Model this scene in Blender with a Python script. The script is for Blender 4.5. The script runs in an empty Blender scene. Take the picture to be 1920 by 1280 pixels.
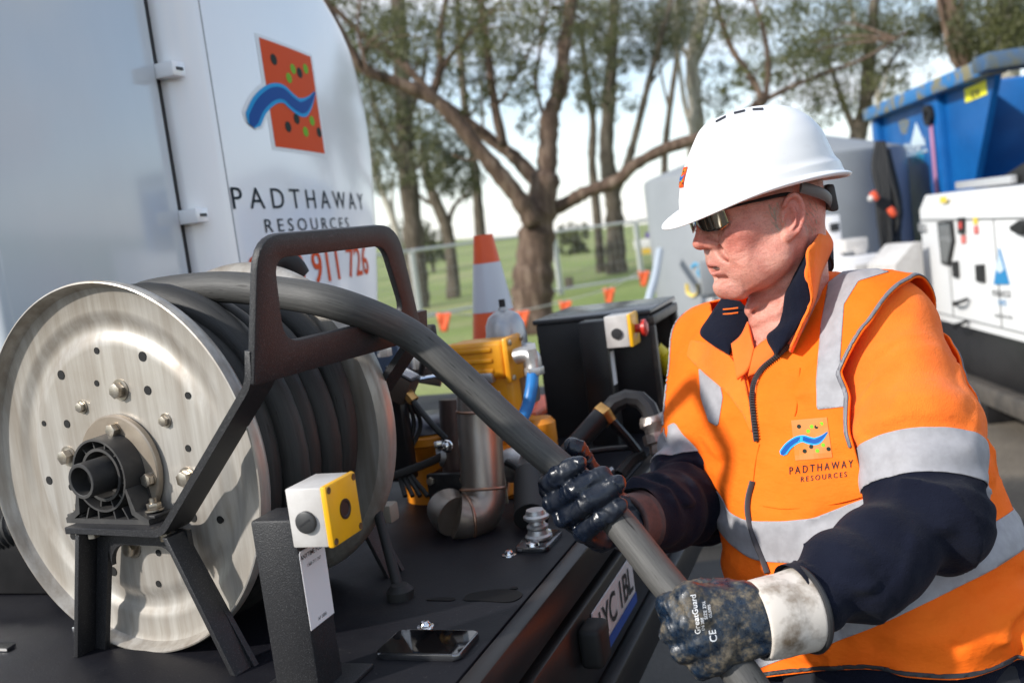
import bpy, bmesh, math, random
import numpy as np
from mathutils import Vector, Matrix
from mathutils.bvhtree import BVHTree
from mathutils.geometry import tessellate_polygon

random.seed(7)
RNG = np.random.default_rng(7)
scene = bpy.context.scene
COL = scene.collection

# ------------------------------------------------------------------ camera
CAM_Z, PITCH, ROLL = 1.55, math.radians(5.9), math.radians(7.5)
FPX = 35.0 / 36.0 * 1920.0
C_F = Vector((0, math.cos(PITCH), -math.sin(PITCH)))
_r0, _u0 = Vector((1, 0, 0)), Vector((0, math.sin(PITCH), math.cos(PITCH)))
C_R = _r0 * math.cos(ROLL) - _u0 * math.sin(ROLL)
C_U = _r0 * math.sin(ROLL) + _u0 * math.cos(ROLL)
C_O = Vector((0, 0, CAM_Z))
cam_data = bpy.data.cameras.new('camera')
cam = bpy.data.objects.new('camera', cam_data)
COL.objects.link(cam)
_m = Matrix((C_R, C_U, -C_F)).transposed().to_4x4()
_m.translation = C_O
cam.matrix_world = _m
cam_data.lens = 35.0
cam_data.sensor_width = 36.0
cam_data.clip_start = 0.05
cam_data.clip_end = 2000
cam_data.dof.use_dof = True
cam_data.dof.focus_distance = 1.32
cam_data.dof.aperture_fstop = 4.6
scene.camera = cam

# ------------------------------------------------------------------ sky, sun
SUN_EL, SUN_AZ = math.radians(31), math.atan2(-0.88, -0.47)     # azimuth from +Y towards +X
SUN_DIR = Vector((math.sin(SUN_AZ) * math.cos(SUN_EL), math.cos(SUN_AZ) * math.cos(SUN_EL), math.sin(SUN_EL)))
world = bpy.data.worlds.new('World')
scene.world = world
world.use_nodes = True
wn, wl = world.node_tree.nodes, world.node_tree.links
wn.clear()
_out = wn.new('ShaderNodeOutputWorld')
_bg = wn.new('ShaderNodeBackground'); _bg.inputs['Strength'].default_value = 0.15
_sky = wn.new('ShaderNodeTexSky'); _sky.sky_type = 'NISHITA'; _sky.sun_disc = False
_sky.sun_elevation = SUN_EL; _sky.sun_rotation = SUN_AZ; _sky.air_density = 1.0; _sky.dust_density = 0.25
_tc = wn.new('ShaderNodeTexCoord')
_mp = wn.new('ShaderNodeMapping'); _mp.inputs['Scale'].default_value = (1.0, 1.0, 2.6)
_nz = wn.new('ShaderNodeTexNoise'); _nz.inputs['Scale'].default_value = 2.3; _nz.inputs['Detail'].default_value = 7; _nz.inputs['Roughness'].default_value = 0.55
_rp = wn.new('ShaderNodeValToRGB'); _rp.color_ramp.elements[0].position = 0.40; _rp.color_ramp.elements[1].position = 0.62
_mx = wn.new('ShaderNodeMix'); _mx.data_type = 'RGBA'
_mx.inputs['B'].default_value = (5.0, 5.2, 5.6, 1)
wl.new(_tc.outputs['Generated'], _mp.inputs['Vector']); wl.new(_mp.outputs['Vector'], _nz.inputs['Vector'])
wl.new(_nz.outputs['Fac'], _rp.inputs['Fac']); _sx = wn.new('ShaderNodeSeparateXYZ'); wl.new(_tc.outputs['Generated'], _sx.inputs['Vector'])
_hz = wn.new('ShaderNodeMapRange'); _hz.inputs['From Min'].default_value = 0.0; _hz.inputs['From Max'].default_value = 0.22
_hz.inputs['To Min'].default_value = 0.75; _hz.inputs['To Max'].default_value = 0.0; wl.new(_sx.outputs['Z'], _hz.inputs['Value'])
_mxf = wn.new('ShaderNodeMath'); _mxf.operation = 'MAXIMUM'
wl.new(_rp.outputs['Color'], _mxf.inputs[0]); wl.new(_hz.outputs['Result'], _mxf.inputs[1]); wl.new(_mxf.outputs['Value'], _mx.inputs['Factor'])
wl.new(_sky.outputs['Color'], _mx.inputs['A'])
wl.new(_mx.outputs['Result'], _bg.inputs['Color']); wl.new(_bg.outputs['Background'], _out.inputs['Surface'])
sun_data = bpy.data.lights.new('sun', 'SUN')
sun_data.energy = 3.5; sun_data.angle = math.radians(2.0); sun_data.color = (1.0, 0.955, 0.89)
sun = bpy.data.objects.new('sun', sun_data)
sun.rotation_euler = SUN_DIR.to_track_quat('Z', 'Y').to_euler()
COL.objects.link(sun)
vs = scene.view_settings
vs.view_transform = 'Standard'; vs.look = 'None'; vs.exposure = 0.52; vs.gamma = 1.0; vs.use_curve_mapping = False
scene.cycles.max_bounces = 8
scene.cycles.use_denoising = True

# ------------------------------------------------------------------ helpers
def V(*a): return Vector(a)
def K(px, py, d):
    """point of the place seen in direction (px, py) of the 1920x1280 survey photo, d metres ahead"""
    return C_O + (C_F + (C_R * (px - 960) - C_U * (py - 640)) / FPX) * d

class Fr:
    """local frame: origin and three axes"""
    def __init__(s, o, x, y, z): s.o, s.x, s.y, s.z = Vector(o), Vector(x), Vector(y), Vector(z)
    def p(s, a, b, c): return s.o + s.x * a + s.y * b + s.z * c
    def at(s, o): return Fr(o, s.x, s.y, s.z)
    def off(s, a, b, c): return Fr(s.p(a, b, c), s.x, s.y, s.z)
    def loc(s, q):
        d = Vector(q) - s.o; return Vector((d.dot(s.x), d.dot(s.y), d.dot(s.z)))
    def mat(s):
        m = Matrix((s.x, s.y, s.z)).transposed().to_4x4(); m.translation = s.o; return m
    def rotz(s, a):
        c, n = math.cos(a), math.sin(a); return Fr(s.o, s.x * c + s.y * n, s.y * c - s.x * n, s.z)
    def rotx(s, a):
        c, n = math.cos(a), math.sin(a); return Fr(s.o, s.x, s.y * c + s.z * n, s.z * c - s.y * n)
    def roty(s, a):
        c, n = math.cos(a), math.sin(a); return Fr(s.o, s.x * c - s.z * n, s.y, s.z * c + s.x * n)
    def swap(s): return Fr(s.o, s.y, s.z, s.x)
WORLD = Fr((0, 0, 0), (1, 0, 0), (0, 1, 0), (0, 0, 1))

def axis_frame(p0, p1, hint=None):
    z = (Vector(p1) - Vector(p0)).normalized()
    h = Vector(hint) if hint is not None else (Vector((0, 0, 1)) if abs(z.z) < 0.9 else Vector((1, 0, 0)))
    x = (h - z * h.dot(z)).normalized()
    return Fr(p0, x, z.cross(x), z)

def spline(pts, n=8):
    """Catmull-Rom through pts"""
    P = [Vector(p) for p in pts]
    P = [P[0] * 2 - P[1]] + P + [P[-1] * 2 - P[-2]]
    out = []
    for i in range(1, len(P) - 2):
        for k in range(n):
            t = k / n
            a, b, c, d = P[i - 1], P[i], P[i + 1], P[i + 2]
            out.append(0.5 * ((2 * b) + (c - a) * t + (2 * a - 5 * b + 4 * c - d) * t * t + (3 * b - a - 3 * c + d) * t ** 3))
    out.append(P[-2])
    return out

class MB:
    def __init__(s): s.bm = bmesh.new(); s.uv = s.bm.loops.layers.uv.new('UVMap')
    def _faces(s, vs, fs, uvs=None):
        bv = [s.bm.verts.new(v) for v in vs]
        for f in fs:
            try: face = s.bm.faces.new([bv[i] for i in f])
            except ValueError: continue
            if uvs is not None:
                for l, i in zip(face.loops, f): l[s.uv].uv = uvs[i]
        return bv
    def box(s, fr, c, size, bevel=0.0, seg=2):
        x, y, z = [q / 2 for q in size]
        vs = [fr.p(c[0] + i * x, c[1] + j * y, c[2] + k * z) for k in (-1, 1) for j in (-1, 1) for i in (-1, 1)]
        fs = [(0, 2, 3, 1), (4, 5, 7, 6), (0, 1, 5, 4), (2, 6, 7, 3), (0, 4, 6, 2), (1, 3, 7, 5)]
        bv = s._faces(vs, fs)
        if bevel > 0:
            ed = {e for v in bv for e in v.link_edges}
            bmesh.ops.bevel(s.bm, geom=list(ed), offset=bevel, segments=seg, affect='EDGES', profile=0.5)
        return s
    def cyl(s, p0, p1, r0, r1=None, n=20, caps=True):
        r1 = r0 if r1 is None else r1
        f = axis_frame(p0, p1); L = (Vector(p1) - Vector(p0)).length
        return s.lathe(f, ([(0, 0)] if caps else []) + [(r0, 0), (r1, L)] + ([(0, L)] if caps else []), n)
    def lathe(s, fr, prof, n=32, a0=0.0, a1=2 * math.pi):
        full = abs(a1 - a0 - 2 * math.pi) < 1e-6
        m = n if full else n + 1
        vs, fs, uvs, rows = [], [], [], []
        for j, (r, z) in enumerate(prof):
            if r < 1e-7:
                rows.append([len(vs)]); vs.append(fr.p(0, 0, z)); uvs.append((0.5, z))
            else:
                row = []
                for i in range(m):
                    a = a0 + (a1 - a0) * i / n
                    row.append(len(vs)); vs.append(fr.p(r * math.cos(a), r * math.sin(a), z)); uvs.append((i / n, z))
                rows.append(row)
        for A, B in zip(rows, rows[1:]):
            for i in range(n):
                i2 = (i + 1) % m
                if len(A) == 1 and len(B) == 1: continue
                if len(A) == 1: fs.append((A[0], B[i2], B[i]))
                elif len(B) == 1: fs.append((A[i], A[i2], B[0]))
                else: fs.append((A[i], A[i2], B[i2], B[i]))
        s._faces(vs, fs, uvs); return s
    def tube(s, pts, r, n=14, caps=True, squash=None):
        pts = [Vector(p) for p in pts]; N = len(pts)
        rr = r if hasattr(r, '__len__') else [r] * N
        t = (pts[1] - pts[0]).normalized()
        x = axis_frame(pts[0], pts[1]).x
        vs, fs, uvs = [], [], []; L = 0.0
        for k in range(N):
            tn = (pts[min(k + 1, N - 1)] - pts[max(k - 1, 0)]).normalized()
            q = t.rotation_difference(tn); x = q @ x; t = tn
            x = (x - t * x.dot(t)).normalized(); y = t.cross(x)
            if k: L += (pts[k] - pts[k - 1]).length
            for i in range(n):
                a = 2 * math.pi * i / n
                vs.append(pts[k] + (x * math.cos(a) + y * math.sin(a) * (squash or 1)) * rr[k]); uvs.append((i / n, L))
        for k in range(N - 1):
            for i in range(n):
                j = (i + 1) % n
                fs.append((k * n + i, k * n + j, (k + 1) * n + j, (k + 1) * n + i))
        if caps:
            fs.append(tuple(reversed(range(n)))); fs.append(tuple((N - 1) * n + i for i in range(n)))
        s._faces(vs, fs, uvs); return s
    def prism(s, fr, poly, z0, z1, bevel=0.0):
        n = len(poly)
        vs = [fr.p(x, y, z) for z in (z0, z1) for x, y in poly]
        fs = [tuple(reversed(range(n))), tuple(range(n, 2 * n))] + [(i, (i + 1) % n, n + (i + 1) % n, n + i) for i in range(n)]
        bv = s._faces(vs, fs)
        if bevel > 0:
            rim = [e for e in {e for v in bv for e in v.link_edges} if (e.verts[0] in bv[:n]) == (e.verts[1] in bv[:n])]
            bmesh.ops.bevel(s.bm, geom=rim, offset=bevel, segments=2, affect='EDGES', profile=0.5)
        return s
    def ring(s, fr, outer, inner, z0, z1, bevel=0.0):
        n = len(outer); assert n == len(inner)
        vs = [fr.p(x, y, z) for z in (z0, z1) for lp in (outer, inner) for x, y in lp]
        fs = []
        for i in range(n):
            j = (i + 1) % n
            fs += [(n + i, n + j, j, i), (2 * n + i, 2 * n + j, 3 * n + j, 3 * n + i), (i, j, 2 * n + j, 2 * n + i), (n + j, n + i, 3 * n + i, 3 * n + j)]
        bv = s._faces(vs, fs)
        if bevel > 0:
            g = [bv[0:n], bv[n:2 * n], bv[2 * n:3 * n], bv[3 * n:]]
            ed = []
            for lp in g:
                st = set(lp)
                for v in lp:
                    for e in v.link_edges:
                        if e.other_vert(v) in st and e not in ed: ed.append(e)
            bmesh.ops.bevel(s.bm, geom=ed, offset=bevel, segments=2, affect='EDGES', profile=0.5)
        return s
    def sphere(s, c, r, scale=(1, 1, 1), fr=None, n=20, m=12):
        fr = (fr or WORLD).at(c)
        f = Fr(fr.o, fr.x * scale[0], fr.y * scale[1], fr.z * scale[2])
        return s.lathe(f, [(r * math.sin(math.pi * k / m), -r * math.cos(math.pi * k / m)) for k in range(m + 1)], n)
    def grid(s, rows):
        """rows of points -> quad sheet"""
        m, n = len(rows), len(rows[0])
        vs = [p for r in rows for p in r]
        fs = [(i * n + j, i * n + j + 1, (i + 1) * n + j + 1, (i + 1) * n + j) for i in range(m - 1) for j in range(n - 1)]
        s._faces(vs, fs, [(j / (n - 1), i / (m - 1)) for i in range(m) for j in range(n)]); return s
    def build(s, name, mat, parent=None, smooth=35, solid=0.0):
        bmesh.ops.recalc_face_normals(s.bm, faces=s.bm.faces[:])
        me = bpy.data.meshes.new(name); s.bm.to_mesh(me); s.bm.free()
        return link_mesh(name, me, mat, parent, smooth, solid)

def link_mesh(name, me, mat, parent=None, smooth=35, solid=0.0):
    if smooth:
        me.shade_smooth()
        if smooth < 180: me.set_sharp_from_angle(angle=math.radians(smooth))
    for m in (mat if isinstance(mat, (list, tuple)) else [mat]): me.materials.append(m)
    o = bpy.data.objects.new(name, me); COL.objects.link(o)
    if parent is not None:
        w = WM[parent.name]; WM[o.name] = w
        me.transform(w.inverted()); o.parent = parent
    else:
        n = len(me.vertices); co = np.empty(n * 3); me.vertices.foreach_get('co', co); co = co.reshape(-1, 3)
        b = Vector(((co[:, 0].min() + co[:, 0].max()) / 2, (co[:, 1].min() + co[:, 1].max()) / 2, co[:, 2].min()))
        me.transform(Matrix.Translation(-b)); o.location = b; WM[o.name] = Matrix.Translation(b)
    if solid:
        md = o.modifiers.new('thickness', 'SOLIDIFY'); md.thickness = solid; md.offset = -1
    return o
WM = {}

def tag(o, label, cat, group=None, kind=None):
    o['label'] = label; o['category'] = cat
    if group: o['group'] = group
    if kind: o['kind'] = kind
    return o
def struct(o): o['kind'] = 'structure'; return o
def thing(name, label, cat, fr, group=None):
    o = bpy.data.objects.new(name, None); COL.objects.link(o)
    o.empty_display_size = 0.05
    o.matrix_world = fr.mat() if isinstance(fr, Fr) else Matrix.Translation(fr)
    WM[o.name] = o.matrix_world.copy() if not isinstance(fr, Fr) else fr.mat()
    return tag(o, label, cat, group)

# ------------------------------------------------------------------ materials
def new_mat(name):
    m = bpy.data.materials.new(name); m.use_nodes = True
    nt = m.node_tree; b = nt.nodes['Principled BSDF']
    return m, nt, b
def _noise(nt, scale, detail=4, rough=0.5, coord='Object', stretch=(1, 1, 1), rot=(0, 0, 0)):
    tc = nt.nodes.new('ShaderNodeTexCoord'); mp = nt.nodes.new('ShaderNodeMapping'); nz = nt.nodes.new('ShaderNodeTexNoise')
    mp.inputs['Scale'].default_value = stretch; mp.inputs['Rotation'].default_value = rot
    nz.inputs['Scale'].default_value = scale; nz.inputs['Detail'].default_value = detail; nz.inputs['Roughness'].default_value = rough
    nt.links.new(tc.outputs[coord], mp.inputs['Vector']); nt.links.new(mp.outputs['Vector'], nz.inputs['Vector'])
    return nz
def _ramp(nt, src, stops):
    r = nt.nodes.new('ShaderNodeValToRGB'); cr = r.color_ramp
    while len(cr.elements) < len(stops): cr.elements.new(0.5)
    for e, (p, c) in zip(cr.elements, stops):
        e.position = p; e.color = (*c, 1) if len(c) == 3 else c
    nt.links.new(src, r.inputs['Fac']); return r
def _mix(nt, fac, a, b, mode='MIX'):
    m = nt.nodes.new('ShaderNodeMix'); m.data_type = 'RGBA'; m.blend_type = mode
    for k, s in (('Factor', fac), ('A', a), ('B', b)):
        if isinstance(s, (int, float)): m.inputs[k].default_value = s
        elif isinstance(s, (tuple, list)): m.inputs[k].default_value = (*s, 1)
        else: nt.links.new(s, m.inputs[k])
    return m.outputs['Result']
def _bump(nt, b, src, strength=0.3, dist=0.002, prev=None):
    n = nt.nodes.new('ShaderNodeBump'); n.inputs['Strength'].default_value = strength; n.inputs['Distance'].default_value = dist
    nt.links.new(src, n.inputs['Height'])
    if prev is not None: nt.links.new(prev.outputs['Normal'], n.inputs['Normal'])
    nt.links.new(n.outputs['Normal'], b.inputs['Normal']); return n
def mat(name, col, rough=0.5, metal=0.0, var=0.0, vscale=8.0, bump=0.0, bscale=200.0, bdist=0.001, col2=None, spec=0.5,
        coord='Object', stretch=(1, 1, 1), rvar=0.0, coat=0.0, lo=0.35, hi=0.65, detail=5, sheen=0.0):
    m, nt, b = new_mat(name)
    b.inputs['Base Color'].default_value = (*col, 1); b.inputs['Roughness'].default_value = rough; b.inputs['Metallic'].default_value = metal
    b.inputs['Specular IOR Level'].default_value = spec
    if coat: b.inputs['Coat Weight'].default_value = coat; b.inputs['Coat Roughness'].default_value = 0.08
    if sheen: b.inputs['Sheen Weight'].default_value = sheen; b.inputs['Sheen Roughness'].default_value = 0.6
    if var or col2:
        nz = _noise(nt, vscale, detail, 0.6, coord, stretch)
        c2 = col2 or tuple(max(0, c * (1 - var)) for c in col)
        r = _ramp(nt, nz.outputs['Fac'], [(lo, col), (hi, c2)])
        nt.links.new(r.outputs['Color'], b.inputs['Base Color'])
        if rvar:
            mr = nt.nodes.new('ShaderNodeMapRange'); mr.inputs['To Min'].default_value = rough - rvar; mr.inputs['To Max'].default_value = rough + rvar
            nt.links.new(nz.outputs['Fac'], mr.inputs['Value']); nt.links.new(mr.outputs['Result'], b.inputs['Roughness'])
    if bump:
        nb = _noise(nt, bscale, 3, 0.6, coord)
        _bump(nt, b, nb.outputs['Fac'], bump, bdist)
    return m

M = {}
M['powder'] = mat('textured_black_powdercoat', (0.016, 0.016, 0.018), 0.42, 0, 0.25, 620, 0.8, 620, 0.0007, spec=0.4, col2=(0.065, 0.065, 0.067), lo=0.56, hi=0.72, detail=2)
M['black'] = mat('black_steel', (0.008, 0.008, 0.009), 0.38, 0, 0.4, 9, 0.15, 90, 0.001, rvar=0.12, col2=(0.017, 0.016, 0.017), spec=0.35)
M['deck'] = mat('black_deck_paint', (0.007, 0.007, 0.010), 0.45, 0, 0.3, 5, 0.25, 240, 0.0008, col2=(0.014, 0.014, 0.018), rvar=0.10, spec=0.14)
M['beam'] = mat('satin_black_rear_beam', (0.014, 0.0135, 0.014), 0.36, 0, 0, 6, 0.08, 60, 0.001, col2=(0.022, 0.020, 0.020), rvar=0.08, spec=0.4)
M['plastic'] = mat('dusty_black_plastic', (0.03, 0.029, 0.029), 0.55, 0, 0, 22, 0.1, 300, 0.0004, col2=(0.075, 0.07, 0.064), lo=0.45, hi=0.75)
M['rubber'] = mat('matt_black_rubber', (0.012, 0.012, 0.012), 0.62)
M['bolt'] = mat('zinc_bolt', (0.55, 0.51, 0.45), 0.34, 0.9, 0, 60, 0.2, 150, 0.0006, col2=(0.34, 0.28, 0.21))
M['chrome'] = mat('polished_steel', (0.75, 0.75, 0.76), 0.15, 1.0)
M['white'] = mat('white_gelcoat', (0.92, 0.92, 0.925), 0.16, 0, 0, 3, 0, col2=(0.89, 0.89, 0.90), coat=0.4)
M['panel'] = mat('pale_grey_gloss_panel', (0.56, 0.60, 0.635), 0.14, 0, 0, 2.2, 0, col2=(0.50, 0.545, 0.58), coat=0.5, stretch=(1, 1, 0.3))
M['gasket'] = mat('dark_gasket', (0.018, 0.018, 0.02), 0.5)
M['yellow'] = mat('yellow_plastic', (0.86, 0.45, 0.008), 0.34, 0, 0, 30, 0.06, 400, 0.0004, col2=(0.80, 0.40, 0.01))
M['greyplastic'] = mat('light_grey_plastic', (0.56, 0.54, 0.52), 0.38, 0, 0, 30, 0.05, 300, 0.0004, col2=(0.48, 0.455, 0.43))
M['sticker'] = mat('white_sticker', (0.78, 0.77, 0.78), 0.35)
M['ink'] = mat('black_print', (0.02, 0.02, 0.022), 0.45)
M['pumpyellow'] = mat('yellow_casting_paint', (0.80, 0.36, 0.012), 0.38, 0, 0, 14, 0.25, 60, 0.002, col2=(0.70, 0.28, 0.01))
M['pumporange'] = mat('orange_casting_paint', (0.76, 0.27, 0.012), 0.4, 0, 0, 12, 0.25, 60, 0.002, col2=(0.60, 0.19, 0.01))
M['alu'] = mat('cast_aluminium', (0.55, 0.55, 0.55), 0.42, 0.85, 0, 30, 0.3, 160, 0.001, col2=(0.42, 0.41, 0.40))
M['silver'] = mat('silver_paint', (0.36, 0.37, 0.38), 0.34, 0.6, 0, 20, 0.1, 90, 0.001, col2=(0.42, 0.42, 0.43))
M['brass'] = mat('brass', (0.62, 0.36, 0.13), 0.3, 0.95, 0, 40, 0, col2=(0.45, 0.25, 0.09))
M['bluehose'] = mat('blue_hose', (0.015, 0.19, 0.52), 0.4, 0, 0, 30, 0.1, 100, 0.001, col2=(0.012, 0.15, 0.42))
M['orange_pvc'] = mat('orange_cone_pvc', (0.85, 0.115, 0.02), 0.45, 0, 0, 14, 0, col2=(0.75, 0.09, 0.02))
M['retro'] = mat('reflective_grey_tape', (0.36, 0.355, 0.375), 0.6, 0.0, 0, 60, 0.25, 900, 0.0006, col2=(0.30, 0.295, 0.31), spec=0.3)
M['retro_white'] = mat('reflective_cone_collar', (0.55, 0.56, 0.60), 0.35, 0.1)
M['glass_black'] = mat('black_glass', (0.004, 0.004, 0.005), 0.03, 0, spec=0.9)

def deck_mat():
    m, nt, b = new_mat('scuffed_black_deck')
    n1 = _noise(nt, 5, 6, .65); r1 = _ramp(nt, n1.outputs['Fac'], [(.35, (.006, .006, .009)), (.6, (.012, .012, .015)), (.8, (.024, .022, .021))])
    n2 = _noise(nt, 240, 3, .7); r2 = _ramp(nt, n2.outputs['Fac'], [(.66, (0, 0, 0)), (.74, (.05, .045, .04))])
    n3 = _noise(nt, 30, 6, .7, 'Object', (1, 9, 1)); r3 = _ramp(nt, n3.outputs['Fac'], [(.66, (0, 0, 0)), (.72, (.018, .018, .02))])
    nt.links.new(_mix(nt, 1.0, _mix(nt, 1.0, r1.outputs['Color'], r2.outputs['Color'], 'ADD'), r3.outputs['Color'], 'ADD'), b.inputs['Base Color'])
    rr = _ramp(nt, n1.outputs['Fac'], [(.35, (.36,) * 3), (.65, (.56,) * 3)]); nt.links.new(rr.outputs['Color'], b.inputs['Roughness'])
    b.inputs['Specular IOR Level'].default_value = .16
    _bump(nt, b, n2.outputs['Fac'], .3, .001); return m
M['deck'] = deck_mat()
def steel_flange():
    m, nt, b = new_mat('brushed_galvanised_plate')
    n1 = _noise(nt, 6, 8, 0.62, 'Object', (7, 7, 0.45))
    r1 = _ramp(nt, n1.outputs['Fac'], [(0.28, (0.29, 0.255, 0.215)), (0.47, (0.39, 0.36, 0.32)), (0.60, (0.49, 0.465, 0.425)), (0.78, (0.35, 0.315, 0.275))])
    n2 = _noise(nt, 4.5, 5, 0.6)
    r2 = _ramp(nt, n2.outputs['Fac'], [(0.42, (1, 1, 1)), (0.75, (0.66, 0.60, 0.52))])
    nt.links.new(_mix(nt, 0.8, r1.outputs['Color'], r2.outputs['Color'], 'MULTIPLY'), b.inputs['Base Color'])
    b.inputs['Metallic'].default_value = 0.35
    rr = _ramp(nt, n1.outputs['Fac'], [(0.3, (0.46,) * 3), (0.7, (0.30,) * 3)])
    nt.links.new(rr.outputs['Color'], b.inputs['Roughness'])
    n3 = _noise(nt, 40, 4, 0.6, 'Object', (6, 6, 0.5))
    _bump(nt, b, n3.outputs['Fac'], 0.12, 0.001)
    return m
M['flange'] = steel_flange()

def hose_mat():
    m, nt, b = new_mat('chalky_black_rubber_hose')
    n1 = _noise(nt, 5, 8, 0.72, 'UV', (7, 2.6, 1))
    r1 = _ramp(nt, n1.outputs['Fac'], [(0.3, (0.038, 0.037, 0.036)), (0.52, (0.060, 0.059, 0.056)), (0.72, (0.088, 0.085, 0.081))])
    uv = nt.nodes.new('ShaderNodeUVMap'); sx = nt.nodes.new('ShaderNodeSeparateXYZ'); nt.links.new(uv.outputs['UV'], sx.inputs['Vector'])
    mr = nt.nodes.new('ShaderNodeMapRange'); mr.inputs['From Min'].default_value = 6.6; mr.inputs['From Max'].default_value = 8.0; mr.inputs['To Min'].default_value = 0.45; mr.inputs['To Max'].default_value = 1.25  # wound coils darkened to stand for shade, free end paler with dust
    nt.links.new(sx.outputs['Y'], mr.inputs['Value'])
    n2 = _noise(nt, 30, 3, 0.6, 'UV', (1.2, 0.7, 1))
    r2 = _ramp(nt, n2.outputs['Fac'], [(0.31, (0.25, 0.24, 0.23)), (0.37, (1, 1, 1))])
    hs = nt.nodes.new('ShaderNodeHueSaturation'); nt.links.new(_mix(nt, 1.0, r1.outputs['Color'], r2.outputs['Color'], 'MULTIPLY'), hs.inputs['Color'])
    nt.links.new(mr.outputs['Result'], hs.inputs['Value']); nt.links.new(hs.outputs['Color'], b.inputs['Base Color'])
    b.inputs['Roughness'].default_value = 0.55
    b.inputs['Specular IOR Level'].default_value = 0.35
    n3 = _noise(nt, 16, 4, 0.6, 'UV', (8, 6, 1))
    _bump(nt, b, n3.outputs['Fac'], 0.25, 0.002)
    return m
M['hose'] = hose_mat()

def weld_steel():
    m, nt, b = new_mat('heat_stained_stainless_pipe')
    n1 = _noise(nt, 7, 5, 0.6, 'Object', (1, 1, 0.4))
    r1 = _ramp(nt, n1.outputs['Fac'], [(0.3, (0.20, 0.16, 0.13)), (0.55, (0.36, 0.31, 0.27)), (0.8, (0.26, 0.20, 0.17))])
    nt.links.new(r1.outputs['Color'], b.inputs['Base Color'])
    b.inputs['Metallic'].default_value = 0.85; b.inputs['Roughness'].default_value = 0.36
    n2 = _noise(nt, 90, 3); _bump(nt, b, n2.outputs['Fac'], 0.1, 0.001)
    return m
M['pipe'] = weld_steel()
M['weld'] = mat('weld_bead', (0.42, 0.22, 0.13), 0.35, 0.8, 0, 60, 0.3, 200, 0.001, col2=(0.30, 0.2, 0.16))

# ------------------------------------------------------------------ text decals
def text_polys(s, size=1.0, bold=0.0, spacing=1.0, align='LEFT'):
    cu = bpy.data.curves.new('t', 'FONT'); cu.body = s; cu.size = size; cu.align_x = align
    cu.space_character = spacing; cu.offset = bold; cu.resolution_u = 4
    o = bpy.data.objects.new('t', cu); COL.objects.link(o)
    dg = bpy.context.evaluated_depsgraph_get()
    me = bpy.data.meshes.new_from_object(o.evaluated_get(dg))
    bpy.data.objects.remove(o); bpy.data.curves.remove(cu)
    return me
def decal_mesh(me, fn, cuts=0):
    """flat mesh (x, y) carried onto a surface by fn(x, y) -> world point"""
    bm = bmesh.new(); bm.from_mesh(me); bpy.data.meshes.remove(me)
    bmesh.ops.triangulate(bm, faces=bm.faces[:])
    for _ in range(cuts):
        bmesh.ops.subdivide_edges(bm, edges=bm.edges[:], cuts=1, use_grid_fill=False)
        bmesh.ops.triangulate(bm, faces=bm.faces[:])
    for v in bm.verts: v.co = fn(v.co.x, v.co.y)
    me = bpy.data.meshes.new('d'); bm.to_mesh(me); bm.free(); return me
def poly_mesh(polys):
    """list of 2-D polygons -> flat mesh"""
    bm = bmesh.new()
    for poly in polys:
        vs = [bm.verts.new((x, y, 0)) for x, y in poly]
        bm.faces.new(vs)
    me = bpy.data.meshes.new('p'); bm.to_mesh(me); bm.free(); return me
def letter_pieces(me):
    """split a text mesh into one mesh per character (pieces whose x ranges overlap belong together)"""
    n = len(me.vertices); par = list(range(n))
    def find(a):
        while par[a] != a: par[a] = par[par[a]]; a = par[a]
        return a
    for e in me.edges:
        a, b = find(e.vertices[0]), find(e.vertices[1])
        if a != b: par[a] = b
    isl = {}
    for v in me.vertices: isl.setdefault(find(v.index), []).append(v.index)
    items = sorted([(min(me.vertices[i].co.x for i in q), max(me.vertices[i].co.x for i in q), q) for q in isl.values()], key=lambda t: t[0])
    groups = []
    for x0, x1, q in items:
        if groups and x0 < groups[-1][1] - 0.3 * (x1 - x0): groups[-1][1] = max(groups[-1][1], x1); groups[-1][2] += q
        else: groups.append([x0, x1, list(q)])
    out = []
    for _, _, q in groups:
        st = set(q); mp = {o: i for i, o in enumerate(sorted(st))}
        m2 = bpy.data.meshes.new('l'); m2.from_pydata([me.vertices[i].co.copy() for i in sorted(st)], [], [tuple(mp[i] for i in f.vertices) for f in me.polygons if f.vertices[0] in st]); out.append(m2)
    bpy.data.meshes.remove(me); return out
def circle2(cx, cy, r, n=18, ry=None): return [(cx + r * math.cos(2 * math.pi * i / n), cy + (ry or r) * math.sin(2 * math.pi * i / n)) for i in range(n)]
def grid_rect(x0, y0, x1, y1, nx, ny):
    return [[(x0 + (x1 - x0) * a / nx, y0 + (y1 - y0) * b / ny), (x0 + (x1 - x0) * (a + 1) / nx, y0 + (y1 - y0) * b / ny),
             (x0 + (x1 - x0) * (a + 1) / nx, y0 + (y1 - y0) * (b + 1) / ny), (x0 + (x1 - x0) * a / nx, y0 + (y1 - y0) * (b + 1) / ny)] for a in range(nx) for b in range(ny)]
def ribbon2(pts, widths):
    """flat ribbon along a 2-D polyline as quads"""
    out, L, Rr = [], [], []
    for i, (x, y) in enumerate(pts):
        x0, y0 = pts[max(i - 1, 0)]; x1, y1 = pts[min(i + 1, len(pts) - 1)]
        d = math.hypot(x1 - x0, y1 - y0); nx, ny = -(y1 - y0) / d, (x1 - x0) / d
        L.append((x + nx * widths[i], y + ny * widths[i])); Rr.append((x - nx * widths[i], y - ny * widths[i]))
    return [[Rr[i], Rr[i + 1], L[i + 1], L[i]] for i in range(len(pts) - 1)]

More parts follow.
